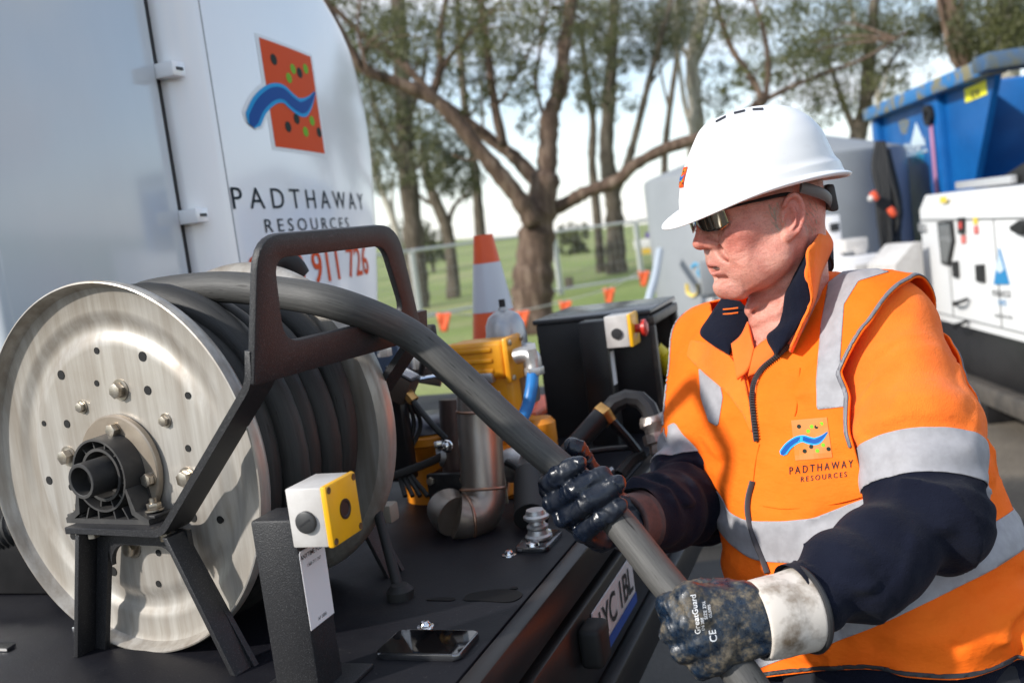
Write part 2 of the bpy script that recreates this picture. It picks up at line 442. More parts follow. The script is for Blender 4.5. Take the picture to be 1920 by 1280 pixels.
M['logo_orange'] = mat('printed_orange', (0.72, 0.075, 0.006), 0.6, spec=0.15)
M['logo_blue'] = mat('printed_blue', (0.005, 0.075, 0.32), 0.6, spec=0.15)
M['logo_cyan'] = mat('printed_light_blue', (0.02, 0.34, 0.70), 0.6, spec=0.15)
M['logo_green'] = mat('printed_green', (0.18, 0.45, 0.015), 0.6, spec=0.15)
M['logo_dark'] = mat('printed_dark_green', (0.008, 0.018, 0.011), 0.6, spec=0.15)
M['logo_text'] = mat('printed_charcoal', (0.014, 0.022, 0.03), 0.6, spec=0.15)
M['logo_white'] = mat('printed_white', (0.78, 0.78, 0.78), 0.3)

def river_logo(fn_off, parent, k=1.0, square=True, edge=True, orange=None, cuts=0, n=8):
    """square with dots and a blue wave; unit square 0..1 (x) by 0..1.25 (y). fn_off(x, y, lift) -> world"""
    def put(name, me, m, lift, c=0): link_mesh(name, decal_mesh(me, lambda x, y: fn_off(x, y, lift), c), m, parent, 180)
    if edge: put('logo_border', poly_mesh(grid_rect(-.05, -.04, 1.05, 1.29, n, n)), M['logo_white'], 0.0008)
    if square: put('logo_square', poly_mesh(grid_rect(0, 0, 1, 1.25, n, n)), orange or M['logo_orange'], 0.0014)
    dk = [(.20, 1.04), (.68, .98), (.47, .38), (.28, .26), (.93, .27)]
    gr = [(.55, 1.0), (.83, 1.06), (.44, .87), (.80, .40), (.62, .24)]
    for x, y in dk: put('logo_dot', poly_mesh([circle2(x, y, .058, 14, .066)]), M['logo_dark'], 0.002)
    for x, y in gr: put('logo_dot', poly_mesh([circle2(x, y, .055, 14, .063)]), M['logo_green'], 0.002)
    key = [(-.34, .20), (-.28, .30), (-.14, .47), (.08, .615), (.275, .650), (.436, .575), (.607, .535), (.79, .63), (.967, .79), (1.17, 1.0)]
    wave = [(q.x, q.y) for q in spline([Vector((x, y, 0)) for x, y in key], 5)][:41]
    wave = wave + [wave[-1]] * 0
    taper = lambda i: min(1, (i + 3) / 7, (len(wave) - 1 - i) / 10 + .15)
    if edge: put('logo_wave_border', poly_mesh(ribbon2(wave, [.135 * taper(i) + .02 for i in range(len(wave))])), M['logo_white'], 0.0011)
    put('logo_wave_edge', poly_mesh(ribbon2(wave, [.115 * taper(i) for i in range(len(wave))])), M['logo_cyan'], 0.0026)
    put('logo_wave', poly_mesh(ribbon2(wave, [.070 * taper(i) for i in range(len(wave))])), M['logo_blue'], 0.0032)
# ------------------------------------------------------------------ the truck deck
DECK_Z = 1.06
_tu = Vector((0.351, 0.936, 0)).normalized(); _tv = Vector((_tu.y, -_tu.x, 0))
TR = Fr((0, 0, DECK_Z), _tu, _tv, (0, 0, 1))            # x across the truck, y rearwards, z up from the deck
_a = math.radians(62)
RU = Vector((math.cos(_a), math.sin(_a), 0)); RV = Vector((RU.y, -RU.x, 0))
REEL = Fr(K(234.3, 875.3, 1.35), RU, RV, (0, 0, 1))
REAR_V = -0.489

truck = thing('service_truck', 'black steel truck deck with rear beam and number plate', 'truck', TR.off(1.7, -1.6, -1.06))
MB().box(TR, (1.90, REAR_V - 1.3, -0.02), (2.20, 2.6, 0.04), 0.004).build('deck', M['deck'], truck)
MB().box(TR, (1.90, REAR_V + 0.016, -0.028), (2.26, 0.028, 0.056), 0.004).build('rear_beam', M['beam'], truck)
MB().box(TR, (1.90, REAR_V + 0.002, -0.075), (2.26, 0.024, 0.06), 0.002).build('recess_panel', M['black'], truck)
MB().box(TR, (1.90, REAR_V + 0.022, -0.132), (2.26, 0.030, 0.128), 0.004).build('tail_panel', M['beam'], truck)
MB().box(TR, (1.90, REAR_V + 0.030, -0.235), (2.24, 0.06, 0.07), 0.006).build('bumper_beam', M['black'], truck)
for s in (1.4, 2.4): MB().box(TR, (s, REAR_V - 1.2, -0.20), (0.09, 2.2, 0.22), 0.006).build('chassis_rail', M['black'], truck)
MB().box(TR, (3.02, REAR_V - 1.3, -0.05), (0.04, 2.6, 0.1), 0.005).build('side_rail', M['beam'], truck)
MB().box(TR, (0.80, REAR_V - 1.3, -0.05), (0.04, 2.6, 0.1), 0.005).build('side_rail', M['beam'], truck)
# wheels carry the truck
for s in (0.98, 2.82):
    for yv in (-0.72 - 1.2, -2.6 - 1.2):
        c = TR.p(s, yv, -1.06 + 0.42); f = axis_frame(c - TR.x * 0.12, c + TR.x * 0.12)
        wh = MB().lathe(f, [(0.2, 0.0), (0.36, 0.0), (0.41, 0.03), (0.42, 0.12), (0.41, 0.21), (0.36, 0.24), (0.2, 0.24)], 40).build('wheel', M['rubber'], truck)
        MB().lathe(f, [(0, 0.08), (0.14, 0.08), (0.2, 0.02), (0.2, 0.22), (0.14, 0.16), (0, 0.16)], 28).build('rim', M['alu'], wh)
# number plate and lamps on the tail panel
TAIL = REAR_V + 0.0372
npf = Fr(TR.p(1.515, TAIL + 0.001, -0.128), TR.x, TR.z, TR.y)    # x along the plate, y up, z outwards
plate = MB().prism(npf, [(-.13, -.042), (.13, -.042), (.13, .042), (-.13, .042)], 0, 0.003, 0.001).build('number_plate', M['sticker'], truck)
link_mesh('plate_band', decal_mesh(poly_mesh([[(-.13, -.042), (.13, -.042), (.13, -.024), (-.13, -.024)]]), lambda x, y: npf.p(x, y, 0.0042)),
          mat('plate_blue', (0.02, 0.09, 0.45), 0.35), plate)
for _c in letter_pieces(text_polys('1YC 1BL', 0.066, 0.0006, 0.95, 'CENTER')): link_mesh('plate_character', decal_mesh(_c, lambda x, y: npf.p(x, y - 0.014, 0.0044)), M['ink'], plate)
MB().box(TR, (1.335, TAIL + 0.018, -0.110), (0.055, 0.036, 0.062), 0.010, 3).build('rubber_buffer', M['rubber'], truck)
lf = Fr(TR.p(1.02, TAIL + 0.001, -0.14), TR.x, TR.z, TR.y)
lamp = MB().prism(lf, [(-.055, -.05), (.045, -.05), (.055, -.04), (.055, .04), (.045, .05), (-.055, .05), (-.065, .04), (-.065, -.04)], 0, 0.012, 0.004).build('tail_lamp', M['rubber'], truck)
MB().prism(lf, [(-.045, -.04), (.035, -.04), (.043, -.03), (.043, .03), (.035, .04), (-.045, .04), (-.053, .03), (-.053, -.03)], 0.012, 0.02, 0.004).build('lens', mat('red_lens', (0.22, 0.008, 0.006), 0.12, 0, coat=0.6), lamp)
_amber = mat('amber_marker', (0.8, 0.34, 0.01), 0.35)
for uu, vv in ((1.13, -0.17), (1.74, -0.10)):
    MB().box(TR, (uu, TAIL + 0.004, vv), (0.05, 0.006, 0.03), 0.002).build('amber_marker', _amber, truck)
# bolts in the deck
for px, py in ((798, 1175), (955, 1040), (745, 1118), (1216, 905)):
    q = C_O + (K(px, py, 1) - C_O) * ((DECK_Z - CAM_Z) / (K(px, py, 1).z - CAM_Z))
    f = Fr(q, TR.x, TR.y, (0, 0, 1))
    MB().lathe(f, [(0.012, 0.0), (0.0115, 0.0015), (0.008, 0.002), (0.0075, 0.005), (0.005, 0.0078), (0, 0.0085)], 16).build('deck_bolt', M['chrome'], truck)
# oil stain: a thin wet film lying on the deck
def deck_at(px, py): 
    k = K(px, py, 1); return C_O + (k - C_O) * ((DECK_Z - CAM_Z) / (k.z - CAM_Z))
_sf = Fr(deck_at(925, 1118), TR.x, TR.y, (0, 0, 1))
_st = MB()
for cx, cy, rx, ry in ((0, 0, .022, .05), (-.012, -.075, .006, .026), (.03, .02, .004, .007)):
    _st.prism(_sf, [(cx + rx * math.cos(t) * (1 + .22 * math.sin(3 * t + 1)), cy + ry * math.sin(t) * (1 + .15 * math.cos(2 * t))) for t in [2 * math.pi * i / 28 for i in range(28)]], 0.0006, 0.0012)
_st.build('oil_stain', mat('soaked_oil', (0.004, 0.004, 0.004), 0.6, spec=0.2), truck)

# ------------------------------------------------------------------ tank body behind the reel
V0 = -1.27
_UW = ((-.05, .2, .4, .6, .8, .9, 1.0, 1.1, 1.16, 1.22, 1.28, 1.33, 1.36), (2.50, 2.64, 2.76, 2.86, 2.93, 2.94, 2.92, 2.85, 2.75, 2.59, 2.36, 2.08, 1.80))
def u_right(wv): return float(np.interp(wv, *_UW))
U_SEAM = TR.loc(C_O + (K(316, 200, 1) - C_O) * ((V0 - .06) / (K(316, 200, 1) - C_O).dot(TR.y))).x
def tank_v(u, ur):
    v = V0 - 0.12 * max(0, u - 1.60) ** 2
    d = (u - U_SEAM)
    if d < 0.075: v -= 0.075 - math.sqrt(max(0, 0.075 ** 2 - (0.075 - d) ** 2))
    e = (ur - u)
    if e < 0.09: v -= 0.09 - math.sqrt(max(0, 0.09 ** 2 - (0.09 - max(e, 0)) ** 2))
    return v
def tank_pt(u, wv, lift=0.0):
    ur = u_right(wv); p = TR.p(u, tank_v(u, ur), wv)
    if lift:
        e = 0.004
        n = (TR.p(u + e, tank_v(u + e, ur), wv) - TR.p(u - e, tank_v(u - e, ur), wv)).cross(TR.z)
        p = p + n.normalized() * lift * (1 if n.dot(TR.y) > 0 else -1)
    return p
tank = thing('tank_body', 'white rounded tank body with orange square logo behind the hose reel', 'tank', TR.off(2.0, -2.2, 0.0))
rows = []
for j in range(49):
    wv = -0.02 + 1.37 * j / 48; ur = u_right(wv)
    us = [U_SEAM + 0.075 * (1 - math.cos(a)) for a in [math.pi / 2 * i / 10 for i in range(11)]]
    us += [us[-1] + (ur - 0.09 - us[-1]) * i / 24 for i in range(1, 25)]
    us += [ur - 0.09 + 0.09 * math.sin(math.pi / 2 * i / 10) for i in range(1, 11)]
    row = [TR.p(us[0], V0 - 0.45, wv)] + [TR.p(u, tank_v(u, ur), wv) for u in us] + [TR.p(us[-1], V0 - 0.9 - 0.3 * k, wv) for k in range(4)]
    rows.append(row)
MB().grid(rows).build('shell', M['white'], tank, 50)
# side panel left of the seam
pf = TR.off(U_SEAM - 0.016, V0 - 0.055, 0)
MB().box(pf, (-0.245, -0.40, 0.77), (0.49, 0.8, 1.18), 0.02, 3).build('side_panel', M['panel'], tank)
MB().box(pf, (-0.245, -0.41, 0.09), (0.485, 0.78, 0.175), 0.004).build('sill', M['black'], tank)
MB().box(pf, (0.008, -0.03, 0.66), (0.018, 0.03, 1.38)).build('seam_gasket', M['gasket'], tank)
def tank_uv(px, py):
    """where the line of sight meets the tank end"""
    d = (K(px, py, 1) - C_O); o = C_O
    t = 1.2
    for _ in range(400):
        q = TR.loc(o + d * t)
        if q.y < tank_v(q.x, u_right(q.z)): break
        t += 0.005
    return q.x, q.z
for px, py in ((296, 131), (342, 407)):
    _d = K(px, py, 1) - C_O; _q = TR.loc(C_O + _d * ((V0 - 0.045) / _d.dot(TR.y)))
    lat = MB().box(TR, (U_SEAM - .006, V0 - 0.040, _q.z), (0.040, 0.05, 0.030), 0.003).build('latch', M['white'], tank)
    MB().box(TR, (U_SEAM - .005, V0 - 0.0145, _q.z), (0.020, 0.003, 0.006)).build('latch_slot', M['gasket'], lat)
# faint panel line on the shell
_pl = [tank_pt(U_SEAM + 0.082, -0.0 + 1.5 * i / 30, 0.0006) for i in range(31)]
MB().tube(_pl, 0.0016, 6).build('panel_line', mat('panel_line_grey', (0.42, 0.43, 0.45), 0.4), tank)
# printed logo, name and phone number
(lu0, lw0), (lu1, lw1) = tank_uv(515, 275), tank_uv(608, 289)
(tu0, tw0), (tu1, tw1) = tank_uv(483, 71), tank_uv(581.5, 107)
def logo_fn(x, y, lift):
    y = y / 1.25
    a, b = lu0 + (lu1 - lu0) * x, tu0 + (tu1 - tu0) * x
    c, d = (lw0 + lw1) / 2, (tw0 + tw1) / 2
    return tank_pt(a + (b - a) * y, c + (d - c) * y, lift)
river_logo(logo_fn, tank)
def tank_text(s, px0, px1, pyb, h, m, bold=0.0, spacing=1.0, name='lettering'):
    (ua, wa), (ub, wb) = tank_uv(*px0), tank_uv(*px1)
    me = text_polys(s, 1.0, bold, spacing)
    xs = [v.co.x for v in me.vertices]; x0, x1 = min(xs), max(xs)
    sc = (ub - ua) / (x1 - x0)
    fn = lambda x, y: tank_pt(ua + (x - x0) * sc, wa + y * h / 0.69, 0.0016)
    for c in letter_pieces(me): link_mesh(name, decal_mesh(c, fn), m, tank, 180)
tank_text('PADTHAWAY', (436, 392), (682, 392), 392, 0.047, M['logo_text'], 0.0, 1.55, 'name_letter')
tank_text('RESOURCES', (497, 436), (655, 436), 436, 0.030, M['logo_text'], 0.0, 1.5, 'name_letter')
tank_text('0400 911 726', (470, 552), (697, 550), 552, 0.080, M['logo_orange'], 0.012, 1.02, 'phone_digit')

# chassis bits and ribbed conduit left of the reel
cb = thing('chassis_beam', 'black steel chassis beam below the tank at far left', 'beam', TR.off(0.95, -2.0, -0.3))
MB().box(TR, (1.30, -1.66, 0.035), (0.08, 0.72, 0.17), 0.006).build('beam', M['black'], cb)
MB().box(TR, (1.32, -1.31, 0.05), (0.14, 0.03, 0.22), 0.005).build('bracket', M['black'], cb)
_cp = spline([K(-60, 1000, 1.75), K(0, 995, 1.72), K(40, 985, 1.70), K(120, 960, 1.70)], 24)
_rr = [0.036 + 0.003 * math.sin(i * 1.55) for i in range(len(_cp))]
tag(MB().tube(_cp, _rr, 18).build('ribbed_conduit', M['rubber'], None, 60), 'black ribbed conduit lying on the beam left of the reel', 'conduit')
tag(MB().tube(spline([K(-60, 978, 1.80), K(0, 972, 1.78), K(60, 955, 1.76), K(140, 930, 1.8)], 10), 0.006, 8).build('yellow_cable', mat('ochre_cable', (0.5, 0.27, 0.04), 0.45), None, 60), 'thin ochre cable above the ribbed conduit', 'cable')
_rf = MB()
_rf.prism(TR.off(1.03, -1.22, 0.0015), [(-.01, -.015), (.008, -.018), (.008, .010), (-.01, .012)], 0, 0.004)
tag(_rf.build('steel_tread', M['chrome'], None), 'small bright steel tread strip on the deck below the reel', 'tread')
tag(MB().box(TR, (1.09, -1.10, 0.006), (0.012, 0.10, 0.01), 0.002).build('deck_trim', M['chrome'], None), 'bright metal trim strip on the deck behind reel stand', 'trim')

# ------------------------------------------------------------------ hose reel
R_, W_ = 0.254, 0.258
reel = thing('hose_reel', 'large steel hose reel with perforated disc flanges on black stand', 'hose reel', REEL.off(0.129, 0, -0.2515))
ax = lambda u: Fr(REEL.p(u, 0, 0), REEL.y, REEL.z, REEL.x)       # z along the axle, x rearwards, y up
f0 = ax(0.0)
# near flange seen from outside (-x): dished disc with rolled lip and embossed ring
prof = [(0.0, 0.0), (0.165, 0.0), (0.176, 0.001), (0.183, 0.0055), (0.192, 0.007), (0.201, 0.0055), (0.208, 0.001), (0.216, 0.0), (0.236, 0.0), (0.2445, -0.003), (0.2485, -0.010), (0.250, -0.018),
        (0.2522, -0.0212), (0.2542, -0.0205), (0.2555, -0.015), (0.254, -0.004), (0.250, 0.003), (0.243, 0.009), (0.0, 0.009)]
fl = MB().lathe(f0, prof, 128).build('flange', M['flange'], reel, 40)
fl['label'] = 'streaked bare steel disc flange nearest the camera'
f1 = ax(W_)
MB().lathe(f1, [(r, -z) for r, z in prof], 128).build('flange', M['flange'], reel, 40)
MB().cyl(REEL.p(0.004, 0, 0), REEL.p(W_ - 0.004, 0, 0), 0.14, n=48).build('drum', M['black'], reel)
MB().lathe(ax(-0.072), [(0.0185, 0.05), (0.0185, 0.0006), (0.0192, 0), (0.0228, 0), (0.0235, 0.0008), (0.0235, W_ + 0.150)], 40).build('axle_pipe', M['plastic'], reel)
MB().lathe(ax(-0.046), [(0, 0), (0.0186, 0)], 28).build('axle_bore', mat('bore_dusty', (0.10, 0.088, 0.075), 0.7), reel)
MB().lathe(ax(-0.012), [(0, 0), (0.072, 0), (0.074, 0.002), (0.074, 0.009), (0, 0.009)], 48).build('hub_plate', mat('hub_plate', (0.40, 0.34, 0.27), 0.42, 0.5, 0, 12, 0.1, 80, 0.001, col2=(0.27, 0.22, 0.17)), reel)
def hexbolt(c, r, h, wr, name='bolt'):
    f = Fr(c, REEL.y, REEL.z, -REEL.x)
    m = MB()
    m.lathe(f, [(0, 0), (wr, 0), (wr, 0.002), (0, 0.002)], 24)
    m.prism(f.rotz(random.random()), [(r * math.cos(a), r * math.sin(a)) for a in [math.pi / 3 * i for i in range(6)]], 0.002, h, 0.0006)
    m.build(name, M['bolt'], reel, 30)
for y, z, r, h, wr in ((.018, .106, .0105, .012, .0145), (-.108, .017, .0105, .012, .0145), (.114, -.015, .0105, .012, .0145), (-.011, -.113, .0105, .012, .0145),
                       (-.062, .086, .007, .008, .0095), (.092, .062, .007, .008, .0095)):
    hexbolt(REEL.p(0, y, z), r, h, wr)
for y, z in ((.010, .055), (.060, -.013), (-.055, -.012), (-.004, -.058)): hexbolt(REEL.p(-0.012, y, z), .009, .011, .0092)
hole = mat('drilled_hole', (0.004, 0.004, 0.004), 0.8)
for y, z, r in ((.069, .148, .006), (.068, .103, .0055), (-.094, .132, .006), (-.015, .161, .0042), (-.026, .117, .0038), (.138, .093, .0042), (-.148, .065, .0036), (-.10, .063, .0052),
                (.123, .024, .0042), (-.159, -.018, .0055), (-.115, -.028, .0042), (-.059, -.149, .006), (.036, -.119, .0042), (.026, -.163, .0042), (.111, -.068, .006), (.158, -.071, .0046), (.106, -.135, .006), (.02, .031, .004), (-.13, -.10, .0045)):
    f = Fr(REEL.p(-0.0004, y, z), REEL.y, REEL.z, -REEL.x)
    MB().lathe(f, [(r, -0.006), (r, 0.0004), (r * 1.12, 0.0006), (r * 1.12, -0.0002)], 14).lathe(f, [(0, 0.0003), (r, 0.0003)], 14).build('drilled_hole', hole, reel)

# pillow block bearing, outside of the near flange
def bearing(us, sgn):
    """us: the outer face, sgn=-1 for the near side"""
    f = Fr(REEL.p(us, 0, 0), REEL.y * (-sgn), REEL.z, REEL.x * sgn)   # z outwards
    dz = -0.034
    b = MB()
    # housing ring
    b.lathe(f, [(0.050, dz - .012), (0.051, dz), (0.0495, 0.0), (0.0465, 0.0), (0.0455, -0.012), (0.0455, dz + .004), (0.036, dz + .004), (0.036, -0.004), (0.032, -0.004), (0.032, dz)], 48)
    # foot with sloped webs
    foot = [(-.079, -.0655), (.079, -.0655), (.079, -.0585), (.058, -.048), (.048, -.018), (.044, -.018), (.050, -.052), (.062, -.0588), (-.062, -.0588), (-.050, -.052), (-.044, -.018), (-.048, -.018), (-.058, -.048), (-.079, -.0585)]
    b.prism(f, foot, dz, 0.0)
    b.prism(f, [(-.06, -.0655), (.06, -.0655), (.05, -.01), (-.05, -.01)], dz, dz + 0.005)
    ob = b.build('bearing_block', M['plastic'], reel, 35)
    rib = MB()
    for k in range(12):
        a = 2 * math.pi * k / 12 + .2
        p0, p1 = f.p(.0355 * math.cos(a), .0355 * math.sin(a), -.012), f.p(.046 * math.cos(a), .046 * math.sin(a), -.012)
        rf = axis_frame(p0, p1, f.z); L = (p1 - p0).length
        rib.box(rf, (-0.008, 0, L / 2), (0.026, 0.0022, L))
    for x0, x1 in ((-.032, -.04), (-.014, -.016), (.014, .016), (.032, .04)):
        rib.prism(f, [(x1 - .0012, -.059), (x1 + .0012, -.059), (x0 + .0012, -.044), (x0 - .0012, -.044)], dz + .005, -0.002)
    rib.build('web', M['plastic'], ob)
    for x in (-.069, .069):
        c = f.p(x, -.052, dz / 2 - .004); ff = Fr(c, f.x, f.z, REEL.z)
        MB().box(ff, (0, 0, -.005), (.030, .030, .004), .001).build('lug', M['plastic'], ob)
        m = MB(); m.lathe(ff, [(0, 0), (.0125, 0), (.0125, .002), (0, .002)], 20)
        m.prism(ff, [(.0095 * math.cos(a), .0095 * math.sin(a)) for a in [math.pi / 3 * i + .3 for i in range(6)]], .002, .010, .0008)
        m.cyl(ff.p(0, 0, .010), ff.p(0, 0, .016), .0048, n=14)
        m.build('bolt', M['bolt'], ob, 30)
bearing(-0.044, -1); bearing(W_ + 0.056, 1)

# stand: bent flat bar carrying the bearing, rising to the hose guide
def strip(ua, ub, path, t):
    """bent flat bar: path in (y, z), width from ua to ub"""
    m = MB(); pts = [Vector((0, y, z)) for y, z in path]
    n = len(pts); L, R2 = [], []
    for i, p in enumerate(pts):
        a, b = pts[max(i - 1, 0)], pts[min(i + 1, n - 1)]
        d0 = (p - a).normalized() if i else (b - p).normalized(); d1 = (b - p).normalized() if i < n - 1 else d0
        d = (d0 + d1).normalized(); nn = Vector((0, -d.z, d.y)); k = 1 / max(0.5, d.dot(d0))
        L.append(p + nn * t / 2 * k); R2.append(p - nn * t / 2 * k)
    poly = [(q.y, q.z) for q in L] + [(q.y, q.z) for q in reversed(R2)]
    f = Fr(REEL.p(0, 0, 0), REEL.y, REEL.z, REEL.x)
    m.prism(f, poly, ua, ub, 0.0016)
    return m
def rounded(path, r, n=5):
    out = [path[0]]
    for a, b, c in zip(path, path[1:], path[2:]):
        a, b, c = Vector(a), Vector(b), Vector(c)
        p, q = b + (a - b).normalized() * r, b + (c - b).normalized() * r
        for i in range(n + 1):
            t = i / n; s = p * (1 - t) ** 2 + b * 2 * t * (1 - t) + q * t * t
            out.append((s.x, s.y))
    out.append(path[-1]); return out
arm_path = rounded([(-.062, -.0705), (.117, -.0705), (.300, .112), (.306, .150)], .014)
strip(-.062, -.018, arm_path, .0095).build('stand_arm', M['powder'], reel, 30)
strip(W_ + .018, W_ + .062, arm_path, .0095).build('stand_arm', M['powder'], reel, 30)
# hose guide: one plate with a rounded opening, leaning back a little
gd = Vector((0, .030, .143)).normalized()
gf = Fr(REEL.p(0, .303, .112), REEL.x, REEL.y * gd.y + REEL.z * gd.z, -(REEL.y * gd.z - REEL.z * gd.y))
def rrect(cs, rad, n=6):
    """rounded polygon from corner list with radii"""
    out = []; m = len(cs)
    for i in range(m):
        a, b, c = Vector(cs[i - 1]), Vector(cs[i]), Vector(cs[(i + 1) % m]); r = rad[i]
        p, q = b + (a - b).normalized() * r, b + (c - b).normalized() * r
        for k in range(n + 1):
            t = k / n; s = p * (1 - t) ** 2 + b * 2 * t * (1 - t) + q * t * t; out.append((s.x, s.y))
    return out
outer = rrect([(-.062, -.002), (W_ + .062, -.002), (W_ + .010, .172), (-.052, .172)], [.004, .004, .042, .04])
inner = rrect([(-.008, .040), (W_ - .004, .040), (W_ - .062, .142), (-.027, .142)], [.03, .03, .022, .022])
outer2 = rrect([(-.062, -.002), (W_ + .048, -.002), (W_ - .034, .170), (-.056, .170)], [.004, .004, .042, .04])
MB().ring(gf, outer2, inner, -.005, .005, .0016).build('hose_guide', M['powder'], reel, 35)
# legs under the bearing
def stand_legs(ua, ub):
    f = Fr(REEL.p(0, 0, 0), REEL.y, REEL.z, REEL.x)
    top = -.0765; bot = -.2512
    m = MB()
    z0, z1 = ua + .030, ua + .038
    m.prism(f, [(-.050, top), (.128, top), (.128, top - .022), (-.050, top - .022)], z0, z1)
    def leg(a0, a1, b0, b1, cs):
        m.prism(f, [(a0, top - .022), (a1, top - .022), (b1, bot), (b0, bot)], z0, z1)
        arc = [(cs + (.03 if cs < .05 else -.03) * (1 - math.cos(t)), top - .022 - .03 * (1 - math.sin(t))) for t in [math.pi / 2 * i / 6 for i in range(7)]]
        m.prism(f, [(cs - (.004 if cs < .05 else -.004), top - .022)] + list(reversed(arc)), z0 + .0004, z1 - .0004)
    leg(-.050, -.022, -.098, -.066, -.022); leg(.100, .128, .175, .206, .100)
    m.build('stand_web', M['powder'], reel, 30)
    for (x0, z0), (x1, z1) in (((-.046, top), (-.094, bot)), ((.124, top), (.202, bot))):
        d = Vector((x1 - x0, z1 - z0)); L = d.length; d /= L; s = 1 if x0 > 0 else -1
        nx, nz = d.y * -1 * s * -1, d.x * s * -1
        q = MB()
        q.prism(f, [(x0, z0), (x1, z1), (x1 - s * .0085, z1), (x0 - s * .0085, z0)], ua, ua + .0298, .0012)
        q.build('stand_leg', M['powder'], reel, 30)
    for x in (-.03, .105):
        c = f.p(x, top - .002, ua + .016)
        MB().cyl(c + REEL.z * .003, c - REEL.z * .006, .008, n=6).build('nut', M['bolt'], reel, 30)
stand_legs(-.060, -.018); stand_legs(W_ + .020, W_ + .062)
# curved rubber guard on the far flange
gp = spline([K(505, 498, 1.62), K(530, 486, 1.63), K(552, 498, 1.64), K(566, 520, 1.65)], 6)
MB().tube(gp, [.006] + [.017] * (len(gp) - 2) + [.006], 12, squash=0.6).build('hose_end_guard', M['rubber'], reel)

# ------------------------------------------------------------------ the hose: wound on the reel, over the guide, through both hands
H_R = 0.0220
HAND_R = K(1098, 915, 1.34); HAND_L = K(1322, 1178, 1.19)
pts = []
def wind(a, rad, u):   # angle measured from the top, rearwards positive
    return REEL.p(u, rad * math.sin(a), rad * math.cos(a))
turns = 4.35
for i in range(int(turns * 28) + 1):
    a = i / 28 * 2 * math.pi + 0.6
    k = i / (turns * 28)
    pts.append(wind(a, 0.203 + 0.005 * math.sin(a * 1.7), W_ - 0.034 - (W_ - 0.072) * k + 0.004 * math.sin(a * 2.3)))
# second layer runs back from the near flange towards the middle
nn = 30; a0 = a
for i in range(1, nn + 1):
    k = i / nn; a = a0 + k * (2 * math.pi * 1.25 + (2 * math.pi * 8 - a0 - 2 * math.pi * 1.25) % (2 * math.pi) - 0.12)
    pts.append(wind(a, 0.206 + 0.020 * min(1, k * 2.2), 0.038 + 0.072 * k))
exit_pts = [REEL.p(0.116, 0.10, 0.224), REEL.p(0.12, 0.20, 0.208), REEL.p(0.125, 0.30, 0.182), K(760, 622, 1.36), K(850, 695, 1.36), K(950, 790, 1.355), K(1040, 868, 1.35), HAND_R, K(1165, 985, 1.31), K(1240, 1080, 1.25), HAND_L, K(1395, 1270, 1.15), K(1470, 1390, 1.12), K(1560, 1560, 1.12)]
coil = spline(pts, 2)
free = spline([pts[-2], pts[-1]] + exit_pts, 8)[8:]
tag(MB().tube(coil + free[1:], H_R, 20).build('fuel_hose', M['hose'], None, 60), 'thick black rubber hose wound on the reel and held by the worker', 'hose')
# inner coils fill the drum underneath
inner_c = [wind(i / 24 * 2 * math.pi, 0.168, 0.030 + (W_ - 0.06) * i / (24 * 5)) for i in range(24 * 5 + 1)]
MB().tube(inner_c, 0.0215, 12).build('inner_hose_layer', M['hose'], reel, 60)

# ------------------------------------------------------------------ control post with yellow switch box
def switch_post(name, label, base, fr, top, box_w, red, sticker):
    t = thing(name, label, 'control post', fr.at(base))
    f = fr.at(base)
    return t, f
cbc = K(616, 970, 1.09)
_l = TR.loc(cbc)
PX = _l.x; PY = _l.y
cp = thing('control_post', 'speckled black control post with yellow-lidded switch box beside the reel', 'control post', TR.off(PX + .03, PY - .09, 0))
CF = Fr(TR.p(PX, PY, 0), TR.x, TR.y, TR.z)
pw, pd = 0.052, 0.058
MB().box(CF, (0.033, -0.079, 0.105), (pw + .002, pd, 0.212), 0.004).build('post', M['powder'], cp)
MB().box(CF, (0.033, -0.079, 0.003), (0.11, 0.11, 0.006), 0.002).build('base_plate', M['powder'], cp)
BZ = TR.loc(K(616, 970, 1.09)).z
sb = MB().box(CF, (0.033, -0.028, BZ), (0.066, 0.046, 0.068), 0.0025).build('switch_box', M['greyplastic'], cp)
MB().box(CF, (0.033, -0.002, BZ), (0.068, 0.0082, 0.070), 0.003).build('yellow_lid', M['yellow'], sb)
lf = Fr(CF.p(0.033, 0.0021, BZ), CF.x, CF.z, CF.y)
MB().lathe(lf, [(0.0115, 0), (0.0115, 0.0012), (0.0088, 0.0012), (0.0078, 0.0004), (0, 0.0004)], 28).build('button', mat('button_black', (0.012, 0.010, 0.010), 0.45), sb)
for x in (-.028, .028):
    for y in (-.029, .029):
        MB().lathe(lf.off(x, y, 0), [(0.004, 0), (0.004, 0.0006), (0.003, 0.0006), (0.0018, 0.0002), (0, 0.0002)], 14).build('lid_screw', mat('screw_dark', (0.09, 0.05, 0.02), 0.5), sb)
kf = Fr(CF.p(-0.0002, -0.028, BZ - .004), CF.y, CF.z, -CF.x)
kn = MB().lathe(kf, [(0.0125, 0), (0.0125, 0.004), (0.011, 0.005), (0, 0.005)], 28).build('blanking_plug', mat('plug_grey', (0.035, 0.035, 0.036), 0.5), sb)
MB().box(kf.rotz(.5), (0, 0, 0.005), (0.016, 0.0022, 0.0006)).build('slot', M['ink'], kn)
